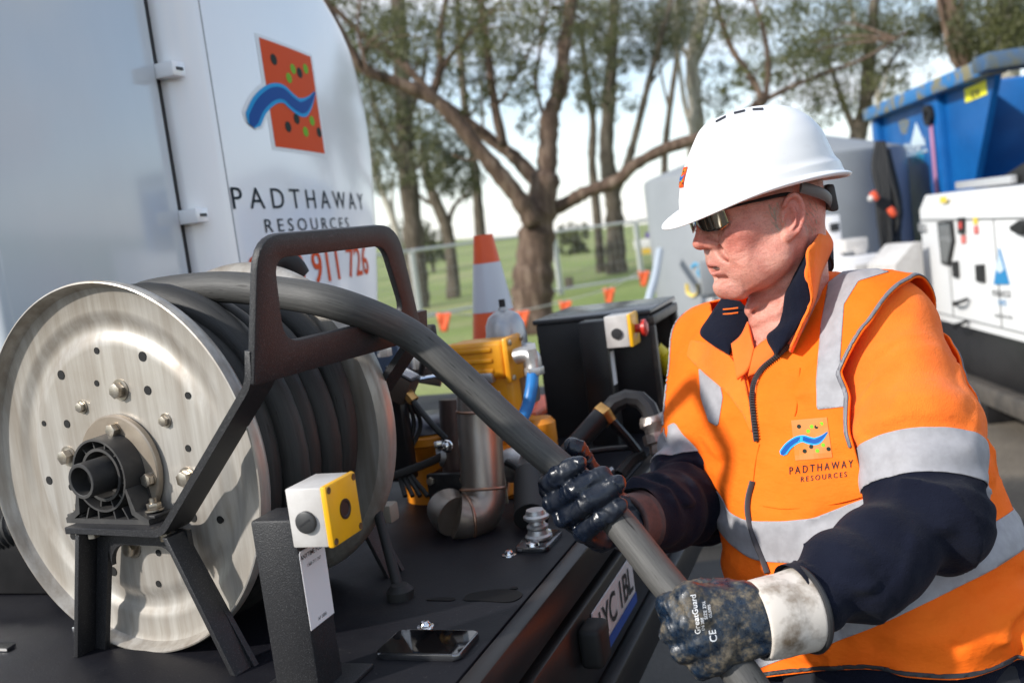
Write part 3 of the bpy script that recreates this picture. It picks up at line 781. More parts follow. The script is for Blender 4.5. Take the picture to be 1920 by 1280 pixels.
# sticker on the rear face of the post (the square code on it is left out)
sf = Fr(CF.p(0.033, -0.050, BZ - .087), CF.x, CF.z, CF.y)
stick = MB().prism(sf, [(-.0265, -.046), (.0255, -.046), (.0265, .043), (-.0235, .046), (-.0265, .043)], 0.0004, 0.0009).build('sticker', M['sticker'], cp)
link_mesh('sticker_lettering', decal_mesh(text_polys('ANYTIME FUELS', 0.0076, 0.0001, 0.95, 'CENTER'), lambda x, y: sf.p(x, y + .0355, 0.0012)), M['ink'], stick)
link_mesh('sticker_lettering', decal_mesh(text_polys('1300 711 247', 0.0055, 0, 1.0, 'CENTER'), lambda x, y: sf.p(x, y + .0245, 0.0012)), M['ink'], stick)
link_mesh('sticker_lettering', decal_mesh(text_polys('AF 2000', 0.0055, 0, 1.0, 'CENTER'), lambda x, y: sf.p(x, y - .041, 0.0012)), M['ink'], stick)

# ------------------------------------------------------------------ phone lying on the deck
a, b = deck_at(703, 1236), deck_at(862, 1240); c = deck_at(898, 1192)
px_ = (b - a).normalized(); py_ = Vector((0, 0, 1)).cross(px_)
ph = Fr((a + b) / 2 + py_ * 0.036, px_, py_, (0, 0, 1))
def rr2(w, h, r, n=5): return rrect([(-w, -h), (w, -h), (w, h), (-w, h)], [r] * 4, n)
phone = MB().prism(ph, rr2((b - a).length / 2, .036, .009), 0.0005, 0.0085, 0.0022).build('phone', mat('phone_frame', (0.20, 0.20, 0.21), 0.2, 0.9))
tag(phone, 'black smartphone lying face up on the dark deck', 'phone')
_hw = (b - a).length / 2
o = MB().prism(ph, rr2(_hw - .0022, .0338, .008), 0.0084, 0.0088).build('screen', M['glass_black'], phone)
# ------------------------------------------------------------------ pump, meter and pipework on the deck
def box_at(c, size, bevel, name, m, parent, fr=TR): return MB().box(fr.at(c), (0, 0, 0), size, bevel).build(name, m, parent)
def nut(c, axis, r, h, name, m, parent):
    f = axis_frame(c, Vector(c) + Vector(axis)); return MB().prism(f, [(r * math.cos(a), r * math.sin(a)) for a in [math.pi / 3 * i for i in range(6)]], 0, h, .0008).build(name, m, parent)
# yellow meter with silver dome and blue hose
mt = thing('flow_meter', 'yellow cast flow meter with silver dome and blue hose elbow', 'flow meter', TR.at(deck_at(945, 850)))
mc = K(906, 672, 2.10)
ML = TR.at(mc)
hd = MB()
hd.box(ML, (0, 0, 0), (0.085, 0.125, 0.078), 0.010, 3)
hd.lathe(axis_frame(ML.p(0, -.062, 0), ML.p(0, -.090, 0)), [(0, .030), (.026, .030), (.036, .020), (.038, 0), (.0, 0)], 28)
hd.build('meter_head', M['pumpyellow'], mt)
for dz in (-.022, .0, .022): MB().box(ML, (-.044, -.005, dz), (.006, .085, .010), .003).build('casting_rib', M['pumpyellow'], mt)
MB().box(ML, (0, .068, -.004), (.092, .014, .095), .006).build('end_cover', M['pumpyellow'], mt)
for dx in (-.036, .036):
    for dz in (-.040, .032): nut(ML.p(dx, .074, dz), TR.y, .006, .006, 'cover_bolt', M['bolt'], mt)
nk_ = K(945, 740, 2.10)
MB().box(TR.at(nk_), (0, 0, 0), (.066, .062, .13), .012, 3).build('meter_neck', M['pumpyellow'], mt)
MB().box(TR.at(K(912, 708, 2.06)), (0, 0, 0), (.02, .035, .022), .004).build('counter_window', M['alu'], mt)
MB().lathe(TR.at(K(962, 812, 2.08)), [(0, -.05), (.085, -.05), (.09, -.04), (.09, -.022), (.055, -.012), (.050, .03), (0, .03)], 32).build('meter_body', M['pumporange'], mt)
for k in range(8):
    a_ = 2 * math.pi * k / 8 + .2
    nut(TR.at(K(962, 812, 2.08)).p(.076 * math.cos(a_), .076 * math.sin(a_), -.022), (0, 0, 1), .008, .010, 'flange_bolt', M['bolt'], mt)
MB().lathe(TR.at(K(1012, 808, 2.02)), [(0, -.035), (.028, -.035), (.034, -.02), (.034, .018), (.026, .028), (0, .028)], 24).build('side_boss', M['pumporange'], mt)
dome = TR.at(K(949, 628, 2.16))
MB().lathe(dome, [(r_ * 1.2, z_ * 1.1) for r_, z_ in ((0, -.07), (.030, -.07), (.032, -.02), (.0375, -.018), (.0375, 0), (.036, .006), (.035, .022), (.028, .038), (.018, .046), (.009, .049), (.008, .056), (0, .056))], 40).build('air_eliminator_dome', M['silver'], mt)
MB().cyl(dome.p(0, 0, .060), dome.p(0, 0, .078), .007, n=12).build('dome_stud', M['rubber'], mt)
MB().box(TR.at(K(984, 700, 2.14)), (0, 0, 0), (.05, .045, .13), .008).build('outlet_body', M['silver'], mt)
ec = K(993, 665, 2.02)
el = MB().tube(spline([K(968, 668, 2.04), K(985, 664, 2.03), K(997, 668, 2.02), K(1001, 682, 2.02), K(1000, 698, 2.02)], 5), .0165, 16).build('hose_elbow', M['alu'], mt)
nut(K(990, 664, 2.02), K(1012, 660, 2.02) - K(990, 664, 2.02), .021, .018, 'elbow_nut', M['alu'], mt)
nut(K(1001, 688, 2.02), (0, 0, -1), .020, .016, 'elbow_nut', M['alu'], mt)
tag(MB().tube(spline([K(1000, 694, 2.02), K(996, 730, 2.0), K(986, 770, 1.99), K(965, 800, 1.97), K(930, 818, 1.95), K(895, 815, 1.97)], 7), .0125, 16).build('blue_air_hose', M['bluehose']), 'short bright blue hose dropping from the flow meter elbow', 'hose')
# orange filter bowl behind the reel
fb = thing('filter_housing', 'orange cast filter housing with black lid behind the hose reel', 'filter', TR.at(deck_at(800, 960)))
ff = TR.at(K(808, 800, 1.98))
MB().lathe(ff, [(0, .0), (.088, .0), (.095, -.006), (.095, -.020), (.075, -.026), (.068, -.06), (.066, -.15), (.05, -.17), (0, -.17)], 40).build('bowl', M['pumporange'], fb)
MB().lathe(ff, [(0, .026), (.06, .024), (.082, .012), (.092, .002), (0, .002)], 40).build('lid', mat('navy_lid', (.012, .014, .024), .3), fb)
for k in range(6):
    a_ = 2 * math.pi * k / 6; nut(ff.p(.08 * math.cos(a_), .08 * math.sin(a_), .006), (0, 0, 1), .007, .009, 'lid_bolt', M['bolt'], fb)
MB().box(TR.at(K(762, 858, 1.90)), (0, 0, 0), (.006, .02, .045), .001).build('id_plate', mat('id_plate', (.28, .26, .13), .5), fb)
MB().box(ff, (0, .02, -.19), (.10, .10, .05), .006).build('foot', M['black'], fb)
# stainless pipe with welded elbow
sp = thing('steel_pipe', 'heat-stained steel pipe with welded elbow beside the hose', 'pipe', TR.at(deck_at(880, 1000)))
pp = spline([K(897, 735, 1.74), K(899, 800, 1.74), K(903, 860, 1.735), K(906, 915, 1.73)], 4)
MB().tube(pp, .0385, 32).build('riser', M['pipe'], sp)
ep = spline([K(906, 915, 1.73), K(906, 940, 1.725), K(896, 962, 1.715), K(876, 971, 1.705), K(855, 968, 1.70)], 6)
MB().tube(ep, .0385, 32).build('elbow', M['pipe'], sp)
for c, nx in ((pp[-1], pp[-2]), (ep[18], ep[17]), (pp[0] + (pp[4] - pp[0]) * .55, pp[0])):
    f = axis_frame(c, Vector(c) * 2 - Vector(nx)); MB().tube([f.p(.0388 * math.cos(t), .0388 * math.sin(t), 0) for t in [2 * math.pi * i / 36 for i in range(37)]], .0028, 8, caps=False).build('weld', M['weld'], sp)
MB().tube(spline([K(853, 968, 1.70), K(845, 962, 1.71), K(838, 950, 1.73)], 5), .036, 28).build('elbow_end', M['pipe'], sp)
sq = Fr(K(848, 930, 1.76), TR.x, TR.y, TR.z)
MB().box(sq, (0, 0, 0), (.015, .085, .085), .003).build('square_flange', M['black'], sp)
for dy in (-.032, .032):
    for dz in (-.032, .032): nut(sq.p(-.008, dy, dz), -TR.x, .0075, .008, 'flange_bolt', M['bolt'], sp)
p2 = thing('dark_pipe', 'dull dark pipe stub standing behind the welded steel pipe', 'pipe', TR.at(deck_at(855, 930)))
MB().tube([K(852, 748, 1.86), K(856, 820, 1.86), K(860, 885, 1.86)], .030, 24).build('stub', mat('dark_pipe', (.07, .055, .05), .42, .5, 0, 20, .2, 80, .001, col2=(.11, .07, .06)), p2)
MB().box(TR.at(K(862, 892, 1.86)), (0, 0, 0), (.06, .10, .024), .004).build('stub_flange', M['black'], p2)
MB().box(TR.at(K(862, 918, 1.88)), (0, 0, 0), (.05, .07, .06), .006).build('stub_foot', M['black'], p2)
# valve block with label, cable and small fittings
vb = thing('valve_block', 'dark solenoid valve block with label plate beside the reel flange', 'valve', TR.at(deck_at(760, 960)))
vf = Fr(K(748, 722, 1.80), TR.x, TR.y, TR.z).rotx(-.55)
MB().box(vf, (0, 0, 0), (.045, .055, .05), .005).build('block', mat('bronze_block', (.10, .075, .06), .45, .5), vb)
lb = MB().box(vf, (0, 0, .027), (.046, .058, .003), .001).build('label_plate', M['ink'], vb)
for k in range(5): MB().box(vf, (-.015 + .0075 * k, 0, .0292), (.0025, .045, .0008)).build('label_line', M['sticker'], lb)
MB().tube(spline([K(770, 745, 1.78), K(785, 765, 1.77), K(810, 795, 1.76), K(836, 822, 1.76)], 5), .0055, 10).build('cable', M['rubber'], vb)
nut(K(764, 736, 1.785), K(775, 750, 1.78) - K(764, 736, 1.785), .011, .02, 'cable_gland', M['brass'], vb)
MB().tube([K(780, 712, 1.80), K(800, 708, 1.80), K(830, 703, 1.80)], .004, 8).build('push_rod', M['chrome'], vb)
MB().box(TR.at(K(742, 800, 1.84)), (0, 0, 0), (.035, .05, .20), .004).build('bracket', M['black'], vb)
MB().sphere(K(838, 836, 1.77), .011, (1, 1, 1.1)).build('rod_end', M['chrome'], vb)
for q, r in ((K(708, 655, 1.86), .018), (K(722, 668, 1.86), .014), (K(790, 690, 1.88), .018)):
    nut(q, TR.z, r, .022, 'fitting', M['alu'], vb)
MB().tube([K(770, 690, 1.92), K(800, 695, 1.92), K(830, 700, 1.92)], .026, 20).build('manifold', mat('manifold', (.14, .12, .11), .35, .7), vb)
MB().tube([K(660, 650, 1.95), K(705, 640, 1.92), K(745, 632, 1.9)], .008, 10).build('blue_line', M['bluehose'], vb)
MB().box(TR.at(K(735, 680, 1.98)), (0, 0, 0), (.05, .06, .12), .006).build('blue_body', mat('slate_blue', (.06, .09, .15), .4), vb)
ub = MB().box(TR.at(K(800, 625, 1.75)), (0, 0, 0), (.02, .034, .03), .005).build('square_knob', M['rubber'])
tag(ub, 'small black square knob above the hose by the guide', 'knob')
MB().cyl(K(800, 632, 1.75), K(790, 700, 1.80), .006).build('stem', M['rubber'], ub)
# camlock elbow and black lever hose
cl = thing('camlock_coupling', 'grey aluminium camlock coupling with black hose by the pipe', 'coupling', TR.at(deck_at(975, 900)))
MB().tube(spline([K(948, 878, 1.86), K(965, 868, 1.85), K(985, 870, 1.84)], 5), .030, 24).build('body', M['alu'], cl)
MB().box(TR.at(K(972, 853, 1.84)), (0, 0, 0), (.02, .05, .012), .004).build('cam_arm', M['alu'], cl)
MB().tube(spline([K(950, 866, 1.80), K(972, 880, 1.78), K(985, 915, 1.75), K(1000, 955, 1.70)], 6), .007, 10).build('lever_hose', M['rubber'], cl)
MB().box(TR.at(K(943, 908, 1.80)), (0, 0, 0), (.004, .012, .07), .001).build('label_tag', mat('cream_tag', (.45, .40, .30), .6), cl)
MB().cyl(K(990, 890, 1.78), K(996, 970, 1.68), .026, .030, 24).build('black_boot', M['rubber'], cl)
MB().cyl(K(975, 895, 1.95), K(970, 940, 1.90), .022, n=16).build('orange_foot', M['pumporange'], cl)
# spring mount
sm = thing('spring_mount', 'bright steel spring mount with stacked rings on the deck', 'mount', TR.at(deck_at(1012, 1022)))
sf2 = TR.at(deck_at(1012, 1018))
MB().prism(sf2, rrect([(-.045, -.028), (.045, -.028), (.045, .028), (-.045, .028)], [.012] * 4), 0, .008, .002).build('mount_plate', mat('dark_chrome', (.16, .16, .17), .22, .9), sm)
for k, rk in enumerate((.022, .0175, .021)): MB().lathe(sf2.off(0, 0, .008 + .016 * k), [(0, 0), (rk - .003, 0), (rk, .003), (rk, .006), (rk - .004, .009), (rk - .006, .016), (0, .016)], 24).build('ring', M['alu'], sm)
for s_ in (-.032, .032): MB().lathe(sf2.off(s_, 0, .008), [(.011, 0), (.010, .004), (.006, .006), (0, .007)], 16).build('stud', M['chrome'], sm)
# second stand leg bracket and thin black post beside the far flange
tp_ = thing('lever_post', 'thin black lever standing on the deck behind control post', 'lever', TR.at(deck_at(752, 1120)))
MB().cyl(deck_at(752, 1120), K(700, 930, 1.52), .0085, .007, 12).build('rod', M['rubber'], tp_)
MB().lathe(TR.at(deck_at(752, 1120)), [(0, 0), (.020, 0), (.020, .012), (.012, .020), (0, .020)], 20).build('foot', M['rubber'], tp_)
MB().box(TR.at(K(720, 960, 1.60)), (0, 0, 0), (.03, .04, .03), .004).build('cream_block', mat('cream_block', (.30, .27, .22), .5), tp_)
# ------------------------------------------------------------------ black cabinet with open end, second switch post, gooseneck
cab = thing('reel_cabinet', 'black steel cabinet with open end on the far side of deck', 'cabinet', TR.off(2.5, -.68, 0))
x0, x1, y0, y1, z1 = 2.24, 2.54, -.775, -.50, .275
t_ = .012
MB().box(TR, (x0 + t_ / 2, (y0 + y1) / 2, z1 / 2), (t_, y1 - y0, z1), .003).build('side_wall', M['black'], cab)
MB().box(TR, (x1 - t_ / 2, (y0 + y1) / 2, z1 / 2), (t_, y1 - y0, z1), .003).build('side_wall', M['black'], cab)
MB().box(TR, ((x0 + x1) / 2, y0 + t_ / 2, z1 / 2), (x1 - x0, t_ - .004, z1 - .004), .002).build('back_wall', M['black'], cab)
MB().box(TR, ((x0 + x1) / 2, (y0 + y1) / 2 - .0, z1 + .007), (x1 - x0 + .012, y1 - y0 + .012, .012), .003).build('lid', mat('cabinet_lid', (.03, .031, .033), .22, 0, 0, 12, .1, 50, .001, col2=(.05, .05, .052)), cab)
for zz in (.012, z1 - .014): MB().box(TR, ((x0 + x1) / 2, y1 + .002, zz), (x1 - x0, .018, .022), .003).build('end_frame', mat('worn_edge', (.09, .07, .055), .45, .3, 0, 30, .2, 60, .001, col2=(.03, .028, .026)), cab)
for xx in (x0 + .012, x1 - .012): MB().box(TR, (xx, y1 + .002, z1 / 2), (.022, .016, z1 - .05), .003).build('end_frame', mat('worn_edge', (.09, .07, .055), .45, .3, 0, 30, .2, 60, .001, col2=(.03, .028, .026)), cab)
yo = thing('yellow_nozzle', 'yellow and black fuel nozzle resting inside the open cabinet', 'nozzle', TR.off(2.50, -.53, .01))
yc = Fr(TR.p(2.42, -.53, .115), TR.x, TR.y, TR.z)
MB().tube(spline([yc.p(0, .02, -.08), yc.p(.01, .03, -.02), yc.p(0, .02, .03), yc.p(-.01, 0, .06)], 6), [.020] * 8 + [.026] * 6 + [.018] * 5, 16).build('body', mat('nozzle_yellow', (.78, .60, .02), .4), yo)
MB().tube(spline([yc.p(0, .03, -.05), yc.p(.03, .045, -.03), yc.p(.03, .045, .03), yc.p(0, .03, .05)], 5), .007, 10).build('guard', mat('nozzle_yellow', (.78, .60, .02), .4), yo)
MB().tube(spline([yc.p(0, .0, .06), yc.p(.02, -.02, .085), yc.p(.06, -.02, .075)], 5), .012, 12).build('spout', M['rubber'], yo)
p3_ = thing('far_control_post', 'black post with grey and yellow switch box and red button by the cabinet', 'control post', TR.off(2.13, -.585, 0))
QF = TR.off(2.10, -.545, 0)
MB().box(QF, (.034, -.055, .142), (.056, .062, .286), .004).build('post', M['black'], p3_)
MB().box(QF, (.034, -.055, .003), (.1, .1, .006), .002).build('base_plate', M['black'], p3_)
sb2 = MB().box(QF, (.034, .002, .258), (.068, .052, .070), .0025).build('switch_box', M['greyplastic'], p3_)
MB().box(QF, (.034, .032, .258), (.070, .009, .072), .003).build('yellow_lid', M['yellow'], sb2)
rf2 = axis_frame(QF.p(.034, .037, .258), QF.p(.034, .06, .258))
MB().lathe(rf2, [(0, 0), (.010, 0), (.010, .012), (.018, .014), (.019, .022), (.012, .026), (0, .026)], 24).build('red_button', mat('red_button', (.55, .03, .02), .35), sb2)
MB().lathe(Fr(QF.p(-.0005, .002, .254), QF.y, QF.z, -QF.x), [(.012, 0), (.012, .004), (0, .005)], 20).build('blanking_plug', M['ink'], sb2)
MB().box(QF, (.034, -.0235, .175), (.03, .001, .075)).build('sticker', M['sticker'], p3_)
# gooseneck swivel
gn = thing('gooseneck_swivel', 'black gooseneck pipe with brass nut and grimy steel swivel coupling', 'pipe', TR.at(deck_at(1130, 880)))
MB().tube([K(1050, 868, 1.86), K(1085, 828, 1.88), K(1128, 780, 1.90)], .0195, 24).build('pipe', M['black'], gn)
nut(K(1126, 783, 1.90), K(1146, 766, 1.91) - K(1126, 783, 1.90), .0245, .018, 'brass_nut', M['brass'], gn)
gg = [K(1140, 770, 1.91), K(1152, 756, 1.91), K(1175, 746, 1.91), K(1200, 749, 1.90), K(1216, 765, 1.89), K(1224, 785, 1.88)]
MB().tube(gg, .0175, 10).build('gooseneck', M['black'], gn)
gs = [(K(1222, 778, 1.88), .028), (K(1225, 788, 1.88), .034), (K(1227, 797, 1.878), .034), (K(1229, 802, 1.876), .027), (K(1231, 810, 1.875), .027), (K(1232, 813, 1.875), .036), (K(1236, 830, 1.87), .036), (K(1237, 832, 1.87), .026), (K(1240, 850, 1.865), .026)]
MB().tube([q for q, _ in gs], [r * .80 for _, r in gs], 10).build('swivel', mat('grimy_steel', (.50, .45, .42), .4, .8, 0, 40, .3, 120, .001, col2=(.24, .20, .18)), gn)
MB().tube([K(1148, 790, 1.90), K(1175, 820, 1.90), K(1205, 858, 1.91)], .009, 8).build('strut', M['black'], gn)
MB().tube([K(1085, 850, 1.92), K(1140, 842, 1.93), K(1198, 838, 1.93)], .006, 8).build('stay', M['black'], gn)
MB().tube([K(1162, 890, 1.88), K(1185, 862, 1.90), K(1205, 850, 1.91)], .012, 8).build('strut', M['black'], gn)
MB().tube([K(1130, 890, 1.84), K(1150, 878, 1.84)], .005, 8).build('pin', M['alu'], gn)
# traffic cone at the far side of the deck
cb_ = deck_at(950, 775)
cone = thing('traffic_cone', 'orange traffic cone with white reflective collar behind the pump', 'cone', TR.at(cb_))
cfm = TR.at(cb_)
def cr_(z): return .098 - .070 * z / .50
MB().box(cfm, (0, 0, .012), (.27, .27, .024), .008).build('base', M['orange_pvc'], cone)
for z0_, z1_, m_, e_ in ((.024, .300, 'orange_pvc', 0), (.295, .430, 'retro_white', .0012), (.425, .508, 'orange_pvc', 0)):
    MB().lathe(cfm, [(cr_(z0_) + e_, z0_), (cr_(z1_) + e_, z1_)] + ([(cr_(z1_) - .006, z1_)] if z1_ > .5 else []), 36).build('collar' if e_ else 'cone_body', M[m_], cone, 60)

hs = thing('return_hose', 'thin black hose looping behind the yellow flow meter', 'hose', TR.at(deck_at(900, 860)))
MB().tube(spline([K(842, 690, 2.02), K(862, 720, 2.0), K(872, 760, 1.98), K(858, 800, 1.99), K(820, 820, 2.0), K(770, 790, 2.02)], 7), .009, 10).build('loop', M['rubber'], hs)
nut(K(838, 684, 2.02), K(850, 700, 2.02) - K(838, 684, 2.02), .014, .022, 'fitting', M['alu'], hs)
ks = thing('ball_valve', 'steel ball valve with lever beside the orange filter', 'valve', TR.at(deck_at(835, 940)))
MB().tube([K(822, 858, 1.86), K(842, 852, 1.86), K(866, 848, 1.86)], [.018, .024, .018], 16).build('body', M['alu'], ks)
MB().tube(spline([K(842, 846, 1.85), K(815, 862, 1.84), K(760, 884, 1.82), K(735, 892, 1.81)], 5), .008, 8, squash=.5).build('lever', M['rubber'], ks)
for q in ((826, 838), (858, 834)): nut(K(*q, 1.85), TR.z, .011, .012, 'nut', M['chrome'], ks)
wl_ = thing('wiring_loom', 'black wiring loom draped below the valve block', 'cables', TR.at(deck_at(770, 930)))
for i_ in range(4):
    MB().tube(spline([K(738 + 6 * i_, 700, 1.86), K(748 + 9 * i_, 740 + 6 * i_, 1.84), K(752 + 12 * i_, 800, 1.83 + .01 * i_), K(745 + 6 * i_, 870, 1.84), K(760 + 14 * i_, 930, 1.80)], 6), .0045, 8).build('wire', M['rubber'], wl_)
gp_ = thing('pressure_gauge', 'small round silver gauge behind the hose guide', 'gauge', TR.at(deck_at(815, 900)))
gf2 = axis_frame(K(812, 668, 1.98), K(812, 668, 1.98) - Vector((TR.x)) * .03 + TR.y * .01)
MB().lathe(gf2, [(0, 0), (.022, 0), (.024, .004), (.024, .016), (.021, .018), (.020, .014), (0, .014)], 28).build('case', M['chrome'], gp_)
MB().lathe(gf2, [(0, .0145), (.019, .0145)], 24).build('dial', M['sticker'], gp_)
MB().cyl(K(812, 680, 1.98), K(814, 720, 1.98), .006).build('stem', M['brass'], gp_)
# ------------------------------------------------------------------ the worker: surfaces grown from distance fields
import openvdb
def smin(a, b, k):
    h = np.clip(0.5 + 0.5 * (b - a) / k, 0, 1)
    return b * (1 - h) + a * h - k * h * (1 - h)
def smax(a, b, k): return -smin(-a, -b, k)
def s_ell(p, c, r):
    q = (p - np.array(c, np.float32)) / np.array(r, np.float32)
    k0 = np.sqrt((q * q).sum(-1)); q2 = q / np.array(r, np.float32); k1 = np.sqrt((q2 * q2).sum(-1)) + 1e-9
    return k0 * (k0 - 1) / k1
def s_cap(p, a, b, ra, rb=None):
    rb = ra if rb is None else rb
    a = np.array(a, np.float32); b = np.array(b, np.float32); ab = b - a
    t = np.clip(((p - a) @ ab) / (ab @ ab), 0, 1)
    d = p - a - t[..., None] * ab
    return np.sqrt((d * d).sum(-1)) - (ra + (rb - ra) * t)
def chain(p, pts, rad, k=0.0):
    """tapered limb through joints; also the arc length of the nearest point"""
    best, arc, L = None, None, 0.0
    for (a, b, ra, rb) in zip(pts, pts[1:], rad, rad[1:]):
        a = np.array(a, np.float32); b = np.array(b, np.float32); ab = b - a; l = float(np.sqrt(ab @ ab))
        t = np.clip(((p - a) @ ab) / (l * l), 0, 1); d = p - a - t[..., None] * ab
        d = np.sqrt((d * d).sum(-1)) - (ra + (rb - ra) * t)
        s = L + t * l
        if best is None: best, arc = d, s
        else:
            arc = np.where(d < best, s, arc); best = smin(best, d, k) if k else np.minimum(best, d)
        L += l
    return best, arc
_wv = RNG.normal(size=(40, 3)); _wp = RNG.uniform(0, 6.28, 40)
def wob(p, scale, n=10, off=0, stretch=(1, 1, 1)):
    """smooth noise about -1..1"""
    o = 0
    for i in range(n):
        k = _wv[(off + i) % 40] * scale * np.array(stretch)
        o = o + np.sin(p @ k.astype(np.float32) + _wp[(off + i) % 40] + (0.8 * o if i else 0))
    return o / math.sqrt(n) / 1.2
def vdb_mesh(fn, lo, hi, vox):
    lo = np.array(lo); hi = np.array(hi); n = np.ceil((hi - lo) / vox).astype(int) + 1
    ax_ = [(lo[i] + vox * np.arange(n[i])).astype(np.float32) for i in range(3)]
    arr = np.empty(n, np.float32); st = max(1, int(1.2e6 / (n[1] * n[2])))
    for i in range(0, n[0], st):
        g = np.stack(np.meshgrid(ax_[0][i:i + st], ax_[1], ax_[2], indexing='ij'), -1)
        arr[i:i + st] = fn(g)
    arr[0] = arr[-1] = np.maximum(arr[0], vox); 
    for q in (arr[:, 0], arr[:, -1], arr[:, :, 0], arr[:, :, -1]): np.maximum(q, vox, out=q)
    grid = openvdb.FloatGrid(1.0); grid.copyFromArray(arr)
    pts, tris, quads = grid.convertToPolygons(isovalue=0.0, adaptivity=0.0)
    pts = pts.astype(np.float64) * vox + lo
    F = np.concatenate([quads.astype(int)] + ([np.concatenate([tris, tris[:, :1]], 1).astype(int)] if len(tris) else []))
    # outward orientation
    a, b, c = pts[F[:, 0]], pts[F[:, 1]], pts[F[:, 2]]
    vol = (np.cross(b - a, c - a) * a).sum()
    if np.einsum('ij,ij->i', np.cross(b - a, c - a), a - pts.mean(0)).sum() < 0: F = F[:, ::-1]
    return relax(pts, F, 2), F
def vnormals(P_, F):
    n = np.zeros_like(P_); fn_ = np.cross(P_[F[:, 2]] - P_[F[:, 0]], P_[F[:, 3]] - P_[F[:, 1]])
    for k in range(4): np.add.at(n, F[:, k], fn_)
    return n / (np.linalg.norm(n, axis=1, keepdims=True) + 1e-12)
def relax(P_, F, it):
    for _ in range(it):
        s = np.zeros_like(P_); c = np.zeros(len(P_))
        for k in range(4):
            for j in ((k + 1) % 4, (k + 3) % 4):
                np.add.at(s, F[:, k], P_[F[:, j]]); np.add.at(c, F[:, k], 1)
        P_ = P_ * 0.5 + 0.5 * s / np.maximum(c, 1)[:, None]
    return P_
def clip(P_, F, f, extra=None):
    """keep f > 0, cutting faces along the zero line"""
    f = np.where(np.abs(f) < 1e-7, 1e-7, f)
    newP = list(P_); em = {}; faces = []
    inside = f > 0
    cnt = inside[F].sum(1)
    keep = F[cnt == 4]
    faces = [tuple(dict.fromkeys(q)) for q in keep.tolist()]
    for q in F[(cnt > 0) & (cnt < 4)].tolist():
        q = list(dict.fromkeys(q)); out = []
        for i in range(len(q)):
            a, b = q[i], q[(i + 1) % len(q)]
            if inside[a]: out.append(a)
            if inside[a] != inside[b]:
                k = (min(a, b), max(a, b))
                if k not in em:
                    t = f[k[0]] / (f[k[0]] - f[k[1]]); em[k] = len(newP); newP.append(P_[k[0]] * (1 - t) + P_[k[1]] * t)
                out.append(em[k])
        if len(out) >= 3: faces.append(tuple(out))
    used = sorted({i for q in faces for i in q}); mp = {o: i for i, o in enumerate(used)}
    return np.array([newP[i] for i in used]), [tuple(mp[i] for i in q) for q in faces]
def to_mesh(P_, F):
    me = bpy.data.meshes.new('s'); me.from_pydata([tuple(p) for p in P_], [], [tuple(dict.fromkeys(f)) for f in (F.tolist() if hasattr(F, 'tolist') else F)]); me.validate(); return me
_CF, _CR, _CU, _CO = [np.array(q) for q in (C_F, C_R, C_U, C_O)]
def proj(P_):
    d = P_ - _CO; z = d @ _CF
    return 960 + FPX * (d @ _CR) / z, 640 - FPX * (d @ _CU) / z
def poly_sd(x, y, poly):
    """signed distance to a polygon, positive inside"""
    d = np.full(x.shape, 1e9); ins = np.zeros(x.shape, bool); n = len(poly)
    for i in range(n):
        (x0, y0), (x1, y1) = poly[i], poly[(i + 1) % n]
        ex, ey = x1 - x0, y1 - y0
        t = np.clip(((x - x0) * ex + (y - y0) * ey) / (ex * ex + ey * ey), 0, 1)
        d = np.minimum(d, (x - x0 - t * ex) ** 2 + (y - y0 - t * ey) ** 2)
        c = ((y0 > y) != (y1 > y)) & (x < (x1 - x0) * (y - y0) / (y1 - y0 + 1e-12) + x0)
        ins ^= c
    d = np.sqrt(d); return np.where(ins, d, -d)
def A(v): return np.array(v, np.float32)

# ---- materials
def fabric(name, col, col2, bscale=900, bump=0.35, rough=0.85, fold=0.0, sheen=0.15, spec=0.25):
    m, nt, b = new_mat(name)
    n1 = _noise(nt, 14, 5, 0.6); r1 = _ramp(nt, n1.outputs['Fac'], [(0.35, col), (0.7, col2)])
    nt.links.new(r1.outputs['Color'], b.inputs['Base Color']); b.inputs['Roughness'].default_value = rough
    b.inputs['Sheen Weight'].default_value = sheen; b.inputs['Specular IOR Level'].default_value = spec
    n2 = _noise(nt, bscale, 2, 0.5); bp = _bump(nt, b, n2.outputs['Fac'], bump, 0.0012)
    if fold:
        n3 = _noise(nt, 26, 6, 0.58, 'Object', (1, 1, 1.9)); _bump(nt, b, n3.outputs['Fac'], fold, 0.006, bp)
    return m
M['vest'] = fabric('hi_vis_orange_vest', (1.0, 0.180, 0.014), (0.97, 0.15, 0.011), 1500, 0.15, 0.7, 0.6, 0.0, 0.1)
M['fleece_orange'] = fabric('hi_vis_orange_fleece', (1.0, 0.205, 0.024), (0.96, 0.165, 0.019), 600, 0.8, 0.9, 0.45, 0.12, 0.1)
M['fleece_navy'] = fabric('navy_fleece', (0.0065, 0.008, 0.017), (0.010, 0.012, 0.023), 600, 0.9, 0.95, 0.5, 0.05, 0.08)
M['shirt'] = fabric('orange_shirt', (0.98, 0.17, 0.018), (0.92, 0.14, 0.014), 1600, 0.15, 0.7, 0.2, 0.1)
M['trousers'] = fabric('black_work_trousers', (0.012, 0.013, 0.018), (0.020, 0.021, 0.027), 1200, 0.3, 0.85, 0.3)
